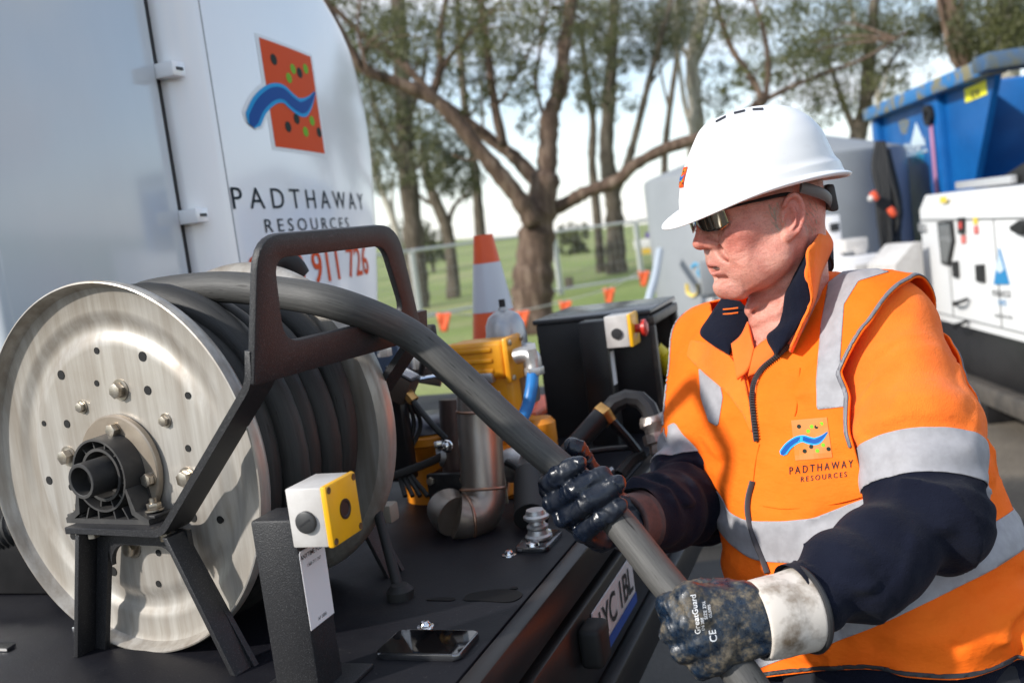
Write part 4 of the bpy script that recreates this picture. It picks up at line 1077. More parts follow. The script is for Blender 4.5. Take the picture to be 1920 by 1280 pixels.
def skin_mat():
    m, nt, b = new_mat('sunburnt_skin')
    n1 = _noise(nt, 26, 6, 0.62); r1 = _ramp(nt, n1.outputs['Fac'], [(0.30, (0.72, 0.36, 0.275)), (0.52, (0.65, 0.275, 0.205)), (0.72, (0.53, 0.175, 0.13))])
    at = nt.nodes.new('ShaderNodeAttribute'); at.attribute_name = 'complexion'
    n0 = _noise(nt, 420, 3, 0.6); r0 = _ramp(nt, n0.outputs['Fac'], [(0.35, (0.70, 0.66, 0.66)), (0.52, (1, 1, 1))])
    nt.links.new(_mix(nt, 1.0, _mix(nt, 0.55, r1.outputs['Color'], r0.outputs['Color'], 'MULTIPLY'), at.outputs['Color'], 'MULTIPLY'), b.inputs['Base Color'])
    b.inputs['Roughness'].default_value = 0.44; b.inputs['Specular IOR Level'].default_value = 0.4
    b.inputs['Subsurface Weight'].default_value = 0.22; b.inputs['Subsurface Radius'].default_value = (1.0, 0.35, 0.2); b.inputs['Subsurface Scale'].default_value = 0.006
    n2 = _noise(nt, 330, 4, 0.65); bp = _bump(nt, b, n2.outputs['Fac'], 0.5, 0.0014)
    n3 = _noise(nt, 75, 6, 0.62, 'Object', (1, 1, 2.2)); _bump(nt, b, n3.outputs['Fac'], 0.45, 0.004, bp)
    return m
M['skin'] = skin_mat()
def glove_mat(name, mud):
    m, nt, b = new_mat(name)
    base = (0.0045, 0.008, 0.017)
    if mud:
        n1 = _noise(nt, 30, 10, 0.80); r1 = _ramp(nt, n1.outputs['Fac'], [(0.42, (0.008, 0.020, 0.042)), (0.50, (0.028, 0.036, 0.046)), (0.56, (0.12, 0.10, 0.072)), (0.70, (0.25, 0.20, 0.135))])
        n4 = _noise(nt, 160, 4, 0.7); r4 = _ramp(nt, n4.outputs['Fac'], [(0.40, (0.35, 0.35, 0.38)), (0.58, (1, 1, 1))])
        nt.links.new(_mix(nt, 0.75, r1.outputs['Color'], r4.outputs['Color'], 'MULTIPLY'), b.inputs['Base Color'])
        rr = _ramp(nt, n1.outputs['Fac'], [(0.42, (0.25,) * 3), (0.58, (0.75,) * 3)]); nt.links.new(rr.outputs['Color'], b.inputs['Roughness'])
    else:
        n1 = _noise(nt, 30, 5, 0.6); r1 = _ramp(nt, n1.outputs['Fac'], [(0.4, base), (0.75, (0.012, 0.016, 0.025))])
        nt.links.new(r1.outputs['Color'], b.inputs['Base Color'])
        rr = _ramp(nt, n1.outputs['Fac'], [(0.35, (0.20,) * 3), (0.62, (0.50,) * 3)]); nt.links.new(rr.outputs['Color'], b.inputs['Roughness'])
    n2 = _noise(nt, 90, 5, 0.65); bp = _bump(nt, b, n2.outputs['Fac'], 0.3, 0.0025)
    n3 = _noise(nt, 500, 2); _bump(nt, b, n3.outputs['Fac'], 0.15, 0.0005, bp)
    return m
M['glove_dark'] = glove_mat('wet_navy_nitrile', False); M['glove_mud'] = glove_mat('muddy_blue_nitrile', True)
M['cuff'] = mat('stained_canvas_cuff', (0.66, 0.60, 0.53), 0.85, 0, 0, 26, 0.4, 900, 0.001, col2=(0.17, 0.12, 0.075), lo=0.46, hi=0.68, detail=10)
M['helmet'] = mat('white_helmet_shell', (0.80, 0.80, 0.80), 0.34, 0, 0, 34, 0.06, 260, 0.0005, col2=(0.68, 0.665, 0.64), lo=0.60, hi=0.80, detail=9, rvar=0.08)

# ---- stance
TFW = Vector((-0.82, -0.572, 0)).normalized(); TLF = Vector((-TFW.y, TFW.x, 0))   # forward, his left
man = thing('person', 'man in orange hi-vis vest and white hard hat gripping the hose', 'person', Vector((0.49, 1.40, 0)))
tz = np.array([.74, .80, .90, .99, 1.10, 1.20, 1.28, 1.335, 1.375, 1.41])
tcx = np.array([.49, .49, .492, .49, .477, .464, .458, .455, .452, .450]); tcy = np.array([1.38, 1.384, 1.40, 1.42, 1.455, 1.492, 1.52, 1.538, 1.55, 1.56])
ta = np.array([.19, .20, .212, .208, .205, .205, .195, .155, .10, .05]); tb = np.array([.175, .185, .196, .192, .176, .158, .138, .112, .085, .05])
def torso(p):
    z = p[..., 2]; cx, cy = np.interp(z, tz, tcx), np.interp(z, tz, tcy); a, b = np.interp(z, tz, ta), np.interp(z, tz, tb)
    dx, dy = p[..., 0] - cx, p[..., 1] - cy
    xl = dx * TLF.x + dy * TLF.y; xf = dx * TFW.x + dy * TFW.y
    k = (np.abs(xl / a) ** 2.3 + np.abs(xf / b) ** 2.3) ** (1 / 2.3)
    d = (k - 1) * np.minimum(a, b) * 0.9
    return np.maximum(d, np.maximum(z - 1.40, .70 - z)).astype(np.float32)
ARM_L = [K(1655, 622, 1.45), K(1713, 812, 1.345), K(1737, 960, 1.285), K(1625, 1066, 1.225), K(1488, 1126, 1.19)]
RAD_L = [.076, .079, .066, .055, .041]
ARM_R = [K(1342, 662, 1.72), K(1315, 800, 1.665), K(1308, 930, 1.60), K(1245, 955, 1.50), K(1190, 975, 1.415)]
RAD_R = [.066, .061, .062, .053, .044]
ARM_L = [A(v) for v in ARM_L]; ARM_R = [A(v) for v in ARM_R]
LU_L = float(np.linalg.norm(ARM_L[1] - ARM_L[0]) + np.linalg.norm(ARM_L[2] - ARM_L[1]))
LU_R = float(np.linalg.norm(ARM_R[1] - ARM_R[0]) + np.linalg.norm(ARM_R[2] - ARM_R[1]))
def sleeve(p, arm, rad, lu, off):
    d, s = chain(p, arm, rad, 0.03)
    # gathered folds: strongest at the elbow and towards the cuff
    e = np.exp(-((s - lu) / 0.075) ** 2) * 1.0 + np.exp(-((s - lu - .20) / 0.06) ** 2) * 0.8 + 0.25
    w = wob(p, 22, 8, off)
    rg = np.clip(1 - np.abs(wob(p, 17, 7, off + 4, (1, 1, 1.3))) * 1.5, 0, 1) ** 2
    d = d - .0045 * rg * np.clip(e, .35, 1)
    d = d + e * (0.0050 * np.sin(s * 95 + 2.6 * w) + 0.0040 * np.sin(s * 57 - 3.1 * w + off)) + 0.0025 * wob(p, 38, 8, off + 9)
    return d, s
# ---- vest over the torso and shoulders
def vest_field(p):
    d = torso(p)
    dl, _ = chain(p, ARM_L[:2], [.083, .083]); dr, _ = chain(p, ARM_R[:2], [.072, .068])
    # yoke from neck to shoulders
    nk = A((0.458, 1.55, 1.374))
    y1 = s_cap(p, nk, ARM_L[0] + A((0, 0, -.002)), .062, .074); y2 = s_cap(p, nk, ARM_R[0] + A((0, 0, 0)), .055, .064)
    d = smin(d, smin(y1, y2, .03), .05)
    d = smin(d, smin(dl, dr, .01), .045)
    z = p[..., 2]
    w = wob(p, 13, 9, 3); w2 = wob(p, 30, 9, 14, (1, 1, 1.8))
    low = np.clip((1.13 - z) / .15, 0, 1)
    rg = np.clip(1 - np.abs(wob(p, 11, 7, 25, (1.2, 1.2, .8))) * 1.6, 0, 1) ** 2; rg2 = np.clip(1 - np.abs(wob(p, 18, 7, 31, (.6, .6, 2.2))) * 1.7, 0, 1) ** 2
    d = d - .0040 * rg - (.0015 + .004 * low) * rg2
    d = d + .0045 * w + .0022 * w2 + low * .006 * np.sin(z * 62 + 2.2 * w + 7 * (p[..., 0] - .45)) 
    return d - .004
vP, vF = vdb_mesh(vest_field, (.12, 1.06, .72), (.80, 1.86, 1.47), .005)
vest_bvh = BVHTree.FromPolygons([tuple(p) for p in vP], [tuple(f) for f in vF.tolist()])
px_v, py_v = proj(vP); nv = vnormals(vP, vF)
front = ((nv * (_CO - vP)).sum(1) > 0)
def arm_cut(P_, arm, n, dist):
    n = np.array(n, float); n /= np.linalg.norm(n)
    return dist - (P_ - arm[0]) @ n
dtor = torso(vP.astype(np.float32)).astype(float)
dl_, sl_ = chain(vP.astype(np.float32), ARM_L, RAD_L); dr_, sr_ = chain(vP.astype(np.float32), ARM_R, RAD_R)
hole_l = np.maximum(arm_cut(vP, ARM_L, np.array(TLF) * .93 + np.array((0, 0, -.32)) + np.array(TFW) * -.05, .028), (dl_ - dtor) + .006)
hole_r = np.maximum(arm_cut(vP, ARM_R, -np.array(TLF) * .93 + np.array((0, 0, -.30)), .020), (dr_ - dtor) - .012)
hem = vP[:, 2] - (.886 + .050 * np.clip((1.37 - vP[:, 1]) / .14, 0, 1) + .006 * np.sin((vP[:, 0] - .3) * 19))
neck_open = poly_sd(px_v, py_v, [(1330, 560), (1345, 640), (1378, 660), (1400, 705), (1412, 760), (1421, 828), (1416, 760), (1418, 720), (1432, 694), (1484, 648), (1530, 560), (1545, 430), (1300, 420)]) * .0007
neck_open = np.where(front, -neck_open, 1.0)
top_cut = 1.44 - vP[:, 2]
keep = np.minimum.reduce([hole_l, hole_r, hem, neck_open, top_cut])
cP, cFc = clip(vP, vF, keep)
vest = link_mesh('vest', to_mesh(cP, cFc), M['vest'], man, 180, 0.003)
def band(name, field, material, lift=.0016, thick=.0012, keepf=None):
    f = np.minimum(field, (keep if keepf is None else keepf) - .0015)
    P2, F2 = clip(vP + nv * lift, vF, f)
    if len(P2) == 0: return None
    return link_mesh(name, to_mesh(P2, F2), material, vest, 180, thick)
def plane3(a, b, c):
    a, b, c = [np.array(q) for q in (a, b, c)]; n = np.cross(b - a, c - a); n /= np.linalg.norm(n); return a, (n if n[2] > 0 else -n)
def vhit(px, py):
    d = (K(px, py, 1) - C_O).normalized(); h = vest_bvh.ray_cast(C_O, d)
    return h
def hoop(p1, p2, p3, hw):
    q = [vhit(*s)[0] for s in (p1, p2, p3)]
    o, n = plane3(*[np.array(s) for s in q]); return hw - np.abs((vP - o) @ n)
band('reflective_tape', hoop((1385, 1002), (1480, 1016), (1590, 998), .0225), M['retro'])
band('reflective_tape', hoop((1560, 1165), (1700, 1105), (1850, 1030), .024), M['retro'])
vt = poly_sd(px_v, py_v, [(1532, 768), (1531, 716), (1540, 611), (1554, 530), (1600, 496), (1668, 510), (1610, 527), (1583, 571), (1576, 670), (1587, 762)]) * .0007
band('reflective_tape', np.where(front, vt, -1), M['retro'])
vt2 = poly_sd(px_v, py_v, [(1311, 690), (1348, 704), (1356, 745), (1347, 800), (1330, 790), (1315, 745)]) * .0007
band('reflective_tape', np.where(front, vt2, -1), M['retro'])
flap = poly_sd(px_v, py_v, [(1300, 640), (1330, 645), (1372, 668), (1403, 708), (1415, 760), (1420, 826), (1398, 778), (1372, 742), (1330, 705), (1292, 668)]) * .0007
band('zip_flap', np.where(front, flap, -1), M['fleece_orange'], .006, .005)
# dark binding along armholes and hem
trim_m = mat('vest_binding', (0.03, 0.03, 0.035), 0.6)
band('armhole_binding', np.minimum(.006 - hole_l, vP[:, 2] - 1.215), mat('grey_binding', (0.16, 0.16, 0.18), 0.5), .0022, .002)
band('armhole_binding', .005 - hole_r, M['retro'], .0022, .002)
band('hem_binding', .007 - hem, trim_m, .0022, .002)

# ---- sleeves
for arm, rad, lu, off, nm, tape_s, nav_s in ((ARM_L, RAD_L, LU_L, 2, 'left', (.205, .262), .258), (ARM_R, RAD_R, LU_R, 21, 'right', (.165, .215), .212)):
    lo = np.min(arm, 0) - .11; hi = np.max(arm, 0) + .11
    P_, F_ = vdb_mesh(lambda p: sleeve(p, arm, rad, lu, off)[0], lo, hi, .0042)
    _, s_ = chain(P_.astype(np.float32), arm, rad); s_ = s_.astype(float)
    n_ = vnormals(P_, F_)
    for _k in range(3):   # even out the arc length before cutting
        acc = np.zeros(len(P_)); cnt = np.zeros(len(P_))
        for k in range(4):
            np.add.at(acc, F_[:, k], s_[F_[:, (k + 1) % 4]]); np.add.at(cnt, F_[:, k], 1)
        s_ = .5 * s_ + .5 * acc / np.maximum(cnt, 1)
    tot = lu + float(np.linalg.norm(arm[3] - arm[2]) + np.linalg.norm(arm[4] - arm[3]))
    up = clip(P_, F_, nav_s - s_); lw = clip(P_, F_, np.minimum(s_ - nav_s, tot - .004 - s_ + 0 * s_))
    so = link_mesh('jacket_sleeve', to_mesh(*up), M['fleece_orange'], man, 180)
    sn = link_mesh('jacket_cuff_sleeve', to_mesh(*lw), M['fleece_navy'], man, 180)
    tp = clip(P_ + n_ * .002, F_, np.minimum(s_ - tape_s[0], tape_s[1] - s_))
    link_mesh('reflective_tape', to_mesh(*tp), M['retro'], so, 180, .0015)
# shirt and jacket body below the vest
def shirt_field(p):
    d = torso(p)
    y = smin(s_cap(p, A((.452, 1.552, 1.345)), ARM_L[0], .045, .05), s_cap(p, A((.452, 1.552, 1.345)), ARM_R[0], .042, .045), .03)
    d = smin(d, y, .05) + .002 * wob(p, 35, 8, 5)
    return d + .006
sP, sF = vdb_mesh(shirt_field, (.16, 1.14, .95), (.76, 1.82, 1.44), .006)
link_mesh('shirt', to_mesh(sP, sF), M['shirt'], man, 180)
jP, jF = vdb_mesh(lambda p: torso(p) + .008 + .004 * wob(p, 26, 8, 12), (.24, 1.15, .80), (.76, 1.64, 1.02), .006)
link_mesh('jacket_body', to_mesh(jP, jF), M['fleece_navy'], man, 180)
def legs_field(p):
    z = p[..., 2]
    hip = s_ell(p, (.49, 1.385, .86), (.19, .18, .16))
    hip = np.minimum(hip, 9)
    cl = A((.49, 1.385, .84)) + A(TLF) * .10; cr = A((.49, 1.385, .84)) - A(TLF) * .10
    kl = A((cl[0], cl[1], .48)) + A(TFW) * .05; kr = A((cr[0], cr[1], .48)) + A(TFW) * .10
    al = A((kl[0], kl[1], .10)) - A(TFW) * .06; ar = A((kr[0], kr[1], .10)) - A(TFW) * .02
    d = smin(hip, smin(chain(p, [cl, kl, al], [.10, .078, .065])[0], chain(p, [cr, kr, ar], [.10, .078, .065])[0], .02), .05)
    return d + .006 * wob(p, 24, 8, 7)
lP, lF = vdb_mesh(legs_field, (.2, 1.1, .07), (.82, 1.72, 1.0), .009)
link_mesh('trousers', to_mesh(lP, lF), M['trousers'], man, 180)
for sg, st in ((1, -.01), (-1, .08)):
    c = Vector((.49, 1.385, 0)) + TLF * .10 * sg + TFW * (.03 + st)
    bf = Fr(c, TFW, TLF, (0, 0, 1))
    MB().sphere(bf.p(.03, 0, .055), 1.0, (.145, .052, .055), bf).box(bf, (.02, 0, .014), (.28, .095, .026), .01).cyl(bf.p(-.07, 0, .05), bf.p(-.07, 0, .17), .055, .06).build('boot', mat('work_boot', (.05, .035, .022), .6), man)

# ---- head
_ps, _dl = math.radians(13), math.radians(6.5)
_f0 = Vector((-math.cos(_ps), -math.sin(_ps), 0)); HL = Vector((math.sin(_ps), -math.cos(_ps), 0))
HFv = _f0 * math.cos(_dl) - Vector((0, 0, math.sin(_dl))); HU = HFv.cross(HL)
HD = Fr(K(1484, 407, 1.40) - HL * .078, HFv, HL, HU)      # x to the face, y to his left, z up
def head_field(p):
    d = s_ell(p, (-.004, 0, .045), (.094, .073, .095))
    q = p.copy(); q[..., 1] = np.abs(q[..., 1])
    d = smin(d, s_ell(p, (.034, 0, -.018), (.060, .060, .080)), .02)
    d = smin(d, s_ell(q, (.058, 0, .040), (.042, .060, .036)), .02)
    d = smin(d, s_cap(q, (.092, .010, .036), (.076, .048, .038), .010, .009), .014)
    d = smin(d, s_ell(q, (.062, .044, -.004), (.024, .021, .018)), .022)
    d = smin(d, s_cap(q, (.000, .060, -.010), (.022, .055, -.052), .016, .019), .025)
    d = smin(d, s_cap(q, (.022, .055, -.052), (.072, .022, -.086), .019, .014), .022)
    d = smin(d, s_ell(q, (.080, .006, -.082), (.018, .020, .0165)), .016)
    d = smin(d, s_ell(p, (.070, 0, -.044), (.030, .034, .034)), .018)
    d = smin(d, s_ell(q, (.060, .030, -.036), (.024, .024, .028)), .02)
    d = smin(d, s_ell(q, (.045, .045, -.060), (.03, .018, .024)), .02)
    # eye hollows and lids
    d = smax(d, -s_ell(q, (.101, .032, .018), (.020, .020, .014)), .012)
    d = smin(d, s_ell(q, (.080, .032, .016), (.0125, .0155, .0125)), .004)
    # lips and mouth
    d = smin(d, s_cap(q, (.0970, .0, -.0425), (.0840, .021, -.0495), .0058, .0030), .005)
    d = smin(d, s_cap(q, (.0945, .0, -.0600), (.0830, .018, -.0545), .0062, .0032), .005)
    d = smax(d, -s_ell(p, (.098, 0, -.0505), (.019, .0195, .0044)), .0025)
    d = smax(d, -s_cap(q, (.104, .0, -.034), (.104, .0, -.024), .0035), .005)
    d = smax(d, -s_cap(q, (.089, .024, -.026), (.074, .040, -.052), .0016), .014)
    d = smax(d, -s_cap(q, (.0985, 0, -.0675), (.088, .018, -.067), .0050), .009)
    # nose
    d = smin(d, s_cap(p, (.093, 0, .030), (.1055, 0, -.004), .0085, .0105), .010)
    d = smin(d, s_ell(p, (.1070, 0, -.0085), (.0125, .0115, .0105)), .006)
    d = smin(d, s_ell(q, (.0960, .0125, -.0125), (.0105, .0070, .0080)), .005)
    d = smax(d, -s_ell(q, (.1035, .0062, -.0195), (.0062, .0036, .0042)), .002)
    d = smax(d, -s_cap(q, (.089, .0205, -.005), (.085, .0215, -.018), .0022), .006)
    # neck
    n = s_cap(p * A((1, 1.06, 1)), (-.034, 0, -.010), (.004, 0, -.225), .055, .064)
    d = smin(d, n, .022)
    d = smin(d, s_cap(q, (-.016, .058, -.030), (.040, .022, -.205), .011, .010), .014)
    d = smin(d, s_ell(p, (.043, 0, -.128), (.016, .014, .018)), .014)
    d = smax(d, -s_cap(q, (.0880, .0225, -.024), (.0770, .0330, -.054), .0010), .012)
    for k_ in range(3): d = smax(d, -s_cap(q, (.064, .0600, .022 - .006 * k_), (.050, .0650, .026 - .011 * k_), .0009), .004)
    d = smax(d, -s_cap(q, (.092, .024, .003), (.079, .046, .000), .0014), .007)
    d = smax(d, -s_cap(q, (.052, .056, -.030), (.046, .057, -.068), .0012), .010)
    for pts_ in (((.072, .050, .002), (.078, .044, -.002), (.086, .034, -.003)),
                 ((.052, .0, -.128), (.044, .036, -.122), (.018, .056, -.104)), ((.060, .0, -.152), (.046, .040, -.146), (.010, .062, -.130)), ((.056, .0, -.172), (.046, .042, -.170), (.014, .062, -.158))):
        for a, b in zip(pts_, pts_[1:]): d = smax(d, -s_cap(q, a, b, .0013), .0045)
    # skin folds below the jaw
    fold = np.exp(-((p[..., 2] + .125) / .035) ** 2) * np.exp(-((p[..., 0] - .03) / .05) ** 2)
    d = d + fold * .0019 * np.sin(p[..., 2] * 300 + p[..., 0] * 160 + 2 * wob(p, 30, 5, 3)) + .0007 * wob(p, 70, 8, 11)
    # ears
    e = q.copy(); back = np.clip(.012 - e[..., 0], 0, 1)
    e[..., 1] = e[..., 1] - .20 * back
    t = .22; ex, ez = e[..., 0] * math.cos(t) + e[..., 2] * math.sin(t), -e[..., 0] * math.sin(t) + e[..., 2] * math.cos(t)
    e = np.stack([ex, e[..., 1], ez], -1)
    e = e * A((1.22, 1, 1)) + A((-.004, 0, 0))
    ear = s_ell(e, (-.004, .0735, .001), (.0175, .0062, .0305))
    rim = [(-.004 + .0165 * math.cos(a) * (1.0 if math.cos(a) < 0 else .8), .0785, .004 + .0275 * math.sin(a)) for a in [math.radians(g) for g in range(-100, 200, 24)]]
    rim = [( -.004 - .0170 * math.sin(math.radians(g)), .0790, .0035 + .0270 * math.cos(math.radians(g))) for g in range(-62, 170, 21)]
    for a, b in zip(rim, rim[1:]): ear = smin(ear, s_cap(e, a, b, .0040, .0040), .0022)
    anti = [(.0005, .080, .016), (-.0075, .081, .006), (-.0085, .081, -.006), (-.002, .080, -.016)]
    for a, b in zip(anti, anti[1:]): ear = smin(ear, s_cap(e, a, b, .0034), .0025)
    ear = smin(ear, s_ell(e, (.003, .0775, -.0265), (.0095, .0052, .0085)), .005)
    ear = smin(ear, s_ell(e, (.0115, .0765, -.004), (.0042, .0050, .0065)), .003)
    ear = smax(ear, -s_ell(e, (.0030, .0835, -.004), (.0080, .0095, .0125)), .0018)
    ear = smax(ear, -s_ell(e, (-.0115, .0830, .006), (.0030, .0050, .0150)), .0018)
    ear = smax(ear, -s_ell(e, (-.003, .0830, .0195), (.0085, .0050, .0032)), .0018)
    return smin(d, ear, .004)
hP, hF = vdb_mesh(head_field, (-.115, -.095, -.235), (.135, .102, .15), .0021)
hW = np.array(HD.o) + hP @ np.array([HD.x, HD.y, HD.z])
_hm = to_mesh(hW, hF)
_q = hP.copy(); _q[:, 1] = np.abs(_q[:, 1])
def _gs(c, r): return np.exp(-(((_q - np.array(c)) / np.array(r)) ** 2).sum(1))
_red = np.clip(_gs((.108, .0, -.008), (.016, .018, .014)) * .9 + _gs((.07, .052, -.012), (.03, .03, .022)) * .8 + _gs((-.004, .085, .0), (.02, .02, .03)) * .8 + _gs((.0, .04, -.12), (.08, .06, .05)) * .45 + _gs((-.05, .06, -.01), (.05, .05, .05)) * .5, 0, 1)
_lip = np.clip(_gs((.094, .0, -.044), (.012, .022, .0050)) + _gs((.092, .0, -.0575), (.012, .019, .0058)), 0, 1)
_stb = np.clip(_gs((.075, .0, -.078), (.035, .05, .025)) + _gs((.095, .0, -.034), (.014, .024, .008)) + _gs((.03, .055, -.055), (.03, .02, .03)) * .8, 0, 1) * (1 - _lip)
_c = np.ones((len(hP), 4), np.float32)
_c[:, :3] *= (1 - _red[:, None] * np.array([.05, .28, .26])); _c[:, :3] *= (1 - _lip[:, None] * np.array([.18, .42, .36])); _c[:, :3] *= (1 - _stb[:, None] * np.array([.16, .10, .06]))
_at = _hm.color_attributes.new('complexion', 'FLOAT_COLOR', 'POINT'); _at.data.foreach_set('color', _c.ravel())
head = link_mesh('head', _hm, M['skin'], man, 180)
head['label'] = 'sunburnt face and neck in profile'
mole = HD.p(-.0245, .0705, .002)
MB().sphere(mole, .0022).build('mole', mat('mole', (.06, .02, .015), .5), head)
MB().sphere(HD.p(.090, 0, -.0505), 1, (.004, .014, .0030), HD).build('teeth', mat('teeth', (.40, .30, .24), .5), head)

_hb = BVHTree.FromPolygons([tuple(p) for p in hW], [tuple(f) for f in hF.tolist()])
_sb = MB()
for _i in range(150):   # short pale hair in front of and behind the ear
    if _i < 90: x_, z_ = .020 + RNG.normal() * .0045, RNG.uniform(-.018, .024)
    else: x_, z_ = RNG.uniform(-.055, -.022), RNG.uniform(-.03, .02)
    h_ = _hb.ray_cast(HD.p(x_, .14, z_), -HL)
    if h_[0] is None: continue
    d_ = HD.z * -.0055 + HD.x * RNG.uniform(-.003, .001)
    _sb.tube([h_[0] - d_ * .3, h_[0] + d_ * .4 + HL * .0006, h_[0] + d_ + HL * .0009], [.00022, .00022, .0001], 4)
_so = _sb.build('cropped_hair', mat('grey_blond_hair', (.46, .38, .29), .6), head); _so['kind'] = 'stuff'
# ---- hard hat
ring_z = [.045, .060, .083, .110, .132, .146, .1545, .1595, .1620]
ring_f = [.1200, .1175, .1100, .0945, .0790, .0680, .0560, .0330, .0020]
ring_r = [-.1220, -.1180, -.1120, -.1065, -.0925, -.0760, -.0580, -.0370, -.0180]
ring_s = [.1020, .1005, .0965, .0885, .0760, .0600, .0430, .0230, .0040]
NT = 96
def ring_at(t):
    """t from 0 (rim) to 8 (crown)"""
    i = np.arange(9); g = lambda arr: float(np.interp(t, i, arr)); return g(ring_z), g(ring_f), g(ring_r), g(ring_s)
def hat_pt(t, th, grow=0.0):
    z, f, r, s = ring_at(t); cx = (f + r) / 2 if False else -.006
    c, n = math.cos(th), math.sin(th)
    x = cx + (f - cx) * math.copysign(abs(c) ** .90, c) if c > 0 else cx + (cx - r) * math.copysign(abs(c) ** .94, c)
    y = s * math.copysign(abs(n) ** .95, n)
    zr = .0405 + .0125 * n * n - .004 * max(0, c) ** 3
    z = z + (zr - .045) * max(0, 1 - t / 2.2)
    d = Vector((x - cx, y, 0)); d = d.normalized() if d.length > 1e-6 else Vector((0, 0, 0))
    ridge = .0045 * math.exp(-((abs(y) - .026) / .006) ** 2) * max(0, min(1, t - 3.0)) * max(0, min(1, (7.4 - t)))
    rb = .0042 * max(0, min(1, (1.35 - t) / .35)) * (0.5 - 0.5 * c) ** .7
    gz = .003 * math.exp(-(y / .026) ** 6) * max(0, min(1, (t - 3.2) / 1.5))
    return Vector((x, y, z + gz)) + d * (grow + rb)
def hatw(v): return HD.p(v.x, v.y, v.z)
rows = []
def brim_out(th):
    c = math.cos(th); return .007 + .0265 * max(0, c) ** 2.4 + .003 * max(0, -c) ** 2
for t in [8, 7.6, 7.2, 6.8, 6.4, 6, 5.5, 5, 4.5, 4, 3.5, 3, 2.5, 2, 1.7, 1.4, 1.2, 1.1, 1.0, .7, .4, .2, .0]:
    rows.append([hat_pt(t, 2 * math.pi * i / NT) for i in range(NT + 1)])
for k, (o, dz) in enumerate(((.25, -.0012), (.55, -.0035), (.85, -.007), (1.0, -.0095), (1.02, -.0120), (.97, -.0135))):
    row = []
    for i in range(NT + 1):
        th = 2 * math.pi * i / NT; b = hat_pt(0, th, brim_out(th) * o); c = math.cos(th)
        row.append(Vector((b.x, b.y, b.z + dz * (.45 + .75 * max(0, c) ** 2))))
    rows.append(row)
for o, dz in ((.6, -.0105), (.0, -.006), (-.55, .002)):
    rows.append([hat_pt(0, 2 * math.pi * i / NT, brim_out(2 * math.pi * i / NT) * o) + Vector((0, 0, dz)) for i in range(NT + 1)])
hat = MB().grid([[hatw(v) for v in r] for r in rows])
bmesh.ops.remove_doubles(hat.bm, verts=hat.bm.verts[:], dist=.00002)
hat = hat.build('hard_hat', M['helmet'], man, 60)
_sub = hat.modifiers.new('smooth', 'SUBSURF'); _sub.levels = 1; _sub.render_levels = 1
# inner shell and harness
rows_i = []
for t in [8, 7, 6, 5, 4, 3, 2, 1, 0]:
    rows_i.append([hatw(hat_pt(t, 2 * math.pi * i / 48, -.006) - Vector((0, 0, .004))) for i in range(49)])
MB().grid(rows_i).build('inner_shell', mat('hat_inner', (.45, .40, .38), .6), hat)
har = mat('hat_harness', (.13, .115, .11), .5)
MB().tube(spline([HD.p(-.02, .084, .038), HD.p(-.058, .072, .020), HD.p(-.090, .036, .004), HD.p(-.099, 0, -.002), HD.p(-.090, -.036, .004), HD.p(-.05, -.074, .022)], 6), .0085, 10, squash=.28).build('harness_band', har, hat)
MB().box(Fr(HD.p(-.101, .020, .008), HD.x, HD.y, HD.z).rotz(-.35), (0, 0, 0), (.013, .030, .040), .004).build('ratchet', mat('ratchet', (.045, .042, .042), .45), hat)
# vent slots
slot_m = mat('vent_slot', (.012, .012, .02), .6)
def hat_top(px, py):
    return None
hat_bvh = BVHTree.FromPolygons([hatw(v) for r in rows[:23] for v in r], [(i * (NT + 1) + j, i * (NT + 1) + j + 1, (i + 1) * (NT + 1) + j + 1, (i + 1) * (NT + 1) + j) for i in range(22) for j in range(NT)])
def ray_on(bvh, px, py, lift=0.0):
    h = bvh.ray_cast(C_O, (K(px, py, 1) - C_O).normalized())
    if h[0] is None: return None
    n = h[1] if h[1].dot(C_O - h[0]) > 0 else -h[1]
    return h[0] + n * lift
for (x0, y0), (x1, y1) in (((1342, 229), (1361, 219)), ((1376, 213), (1397, 208)), ((1411, 206), (1431, 205))):
    rr_ = []
    for dy in (-2.0, 2.0):
        rr_.append([ray_on(hat_bvh, x0 + (x1 - x0) * k / 4, y0 + (y1 - y0) * k / 4 + dy, .0009) for k in range(5)])
    if all(q is not None for r in rr_ for q in r): MB().grid(rr_).build('vent_slot', slot_m, hat)
# badge on the front of the hat
def badge(x, y, lift):
    th = (x - .5) * .40 - .25; t = 1.75 + (y / 1.25) * 1.0
    b = hat_pt(t, th, .0006 + lift * .4); return hatw(b)
river_logo(badge, hat, edge=False, n=4)

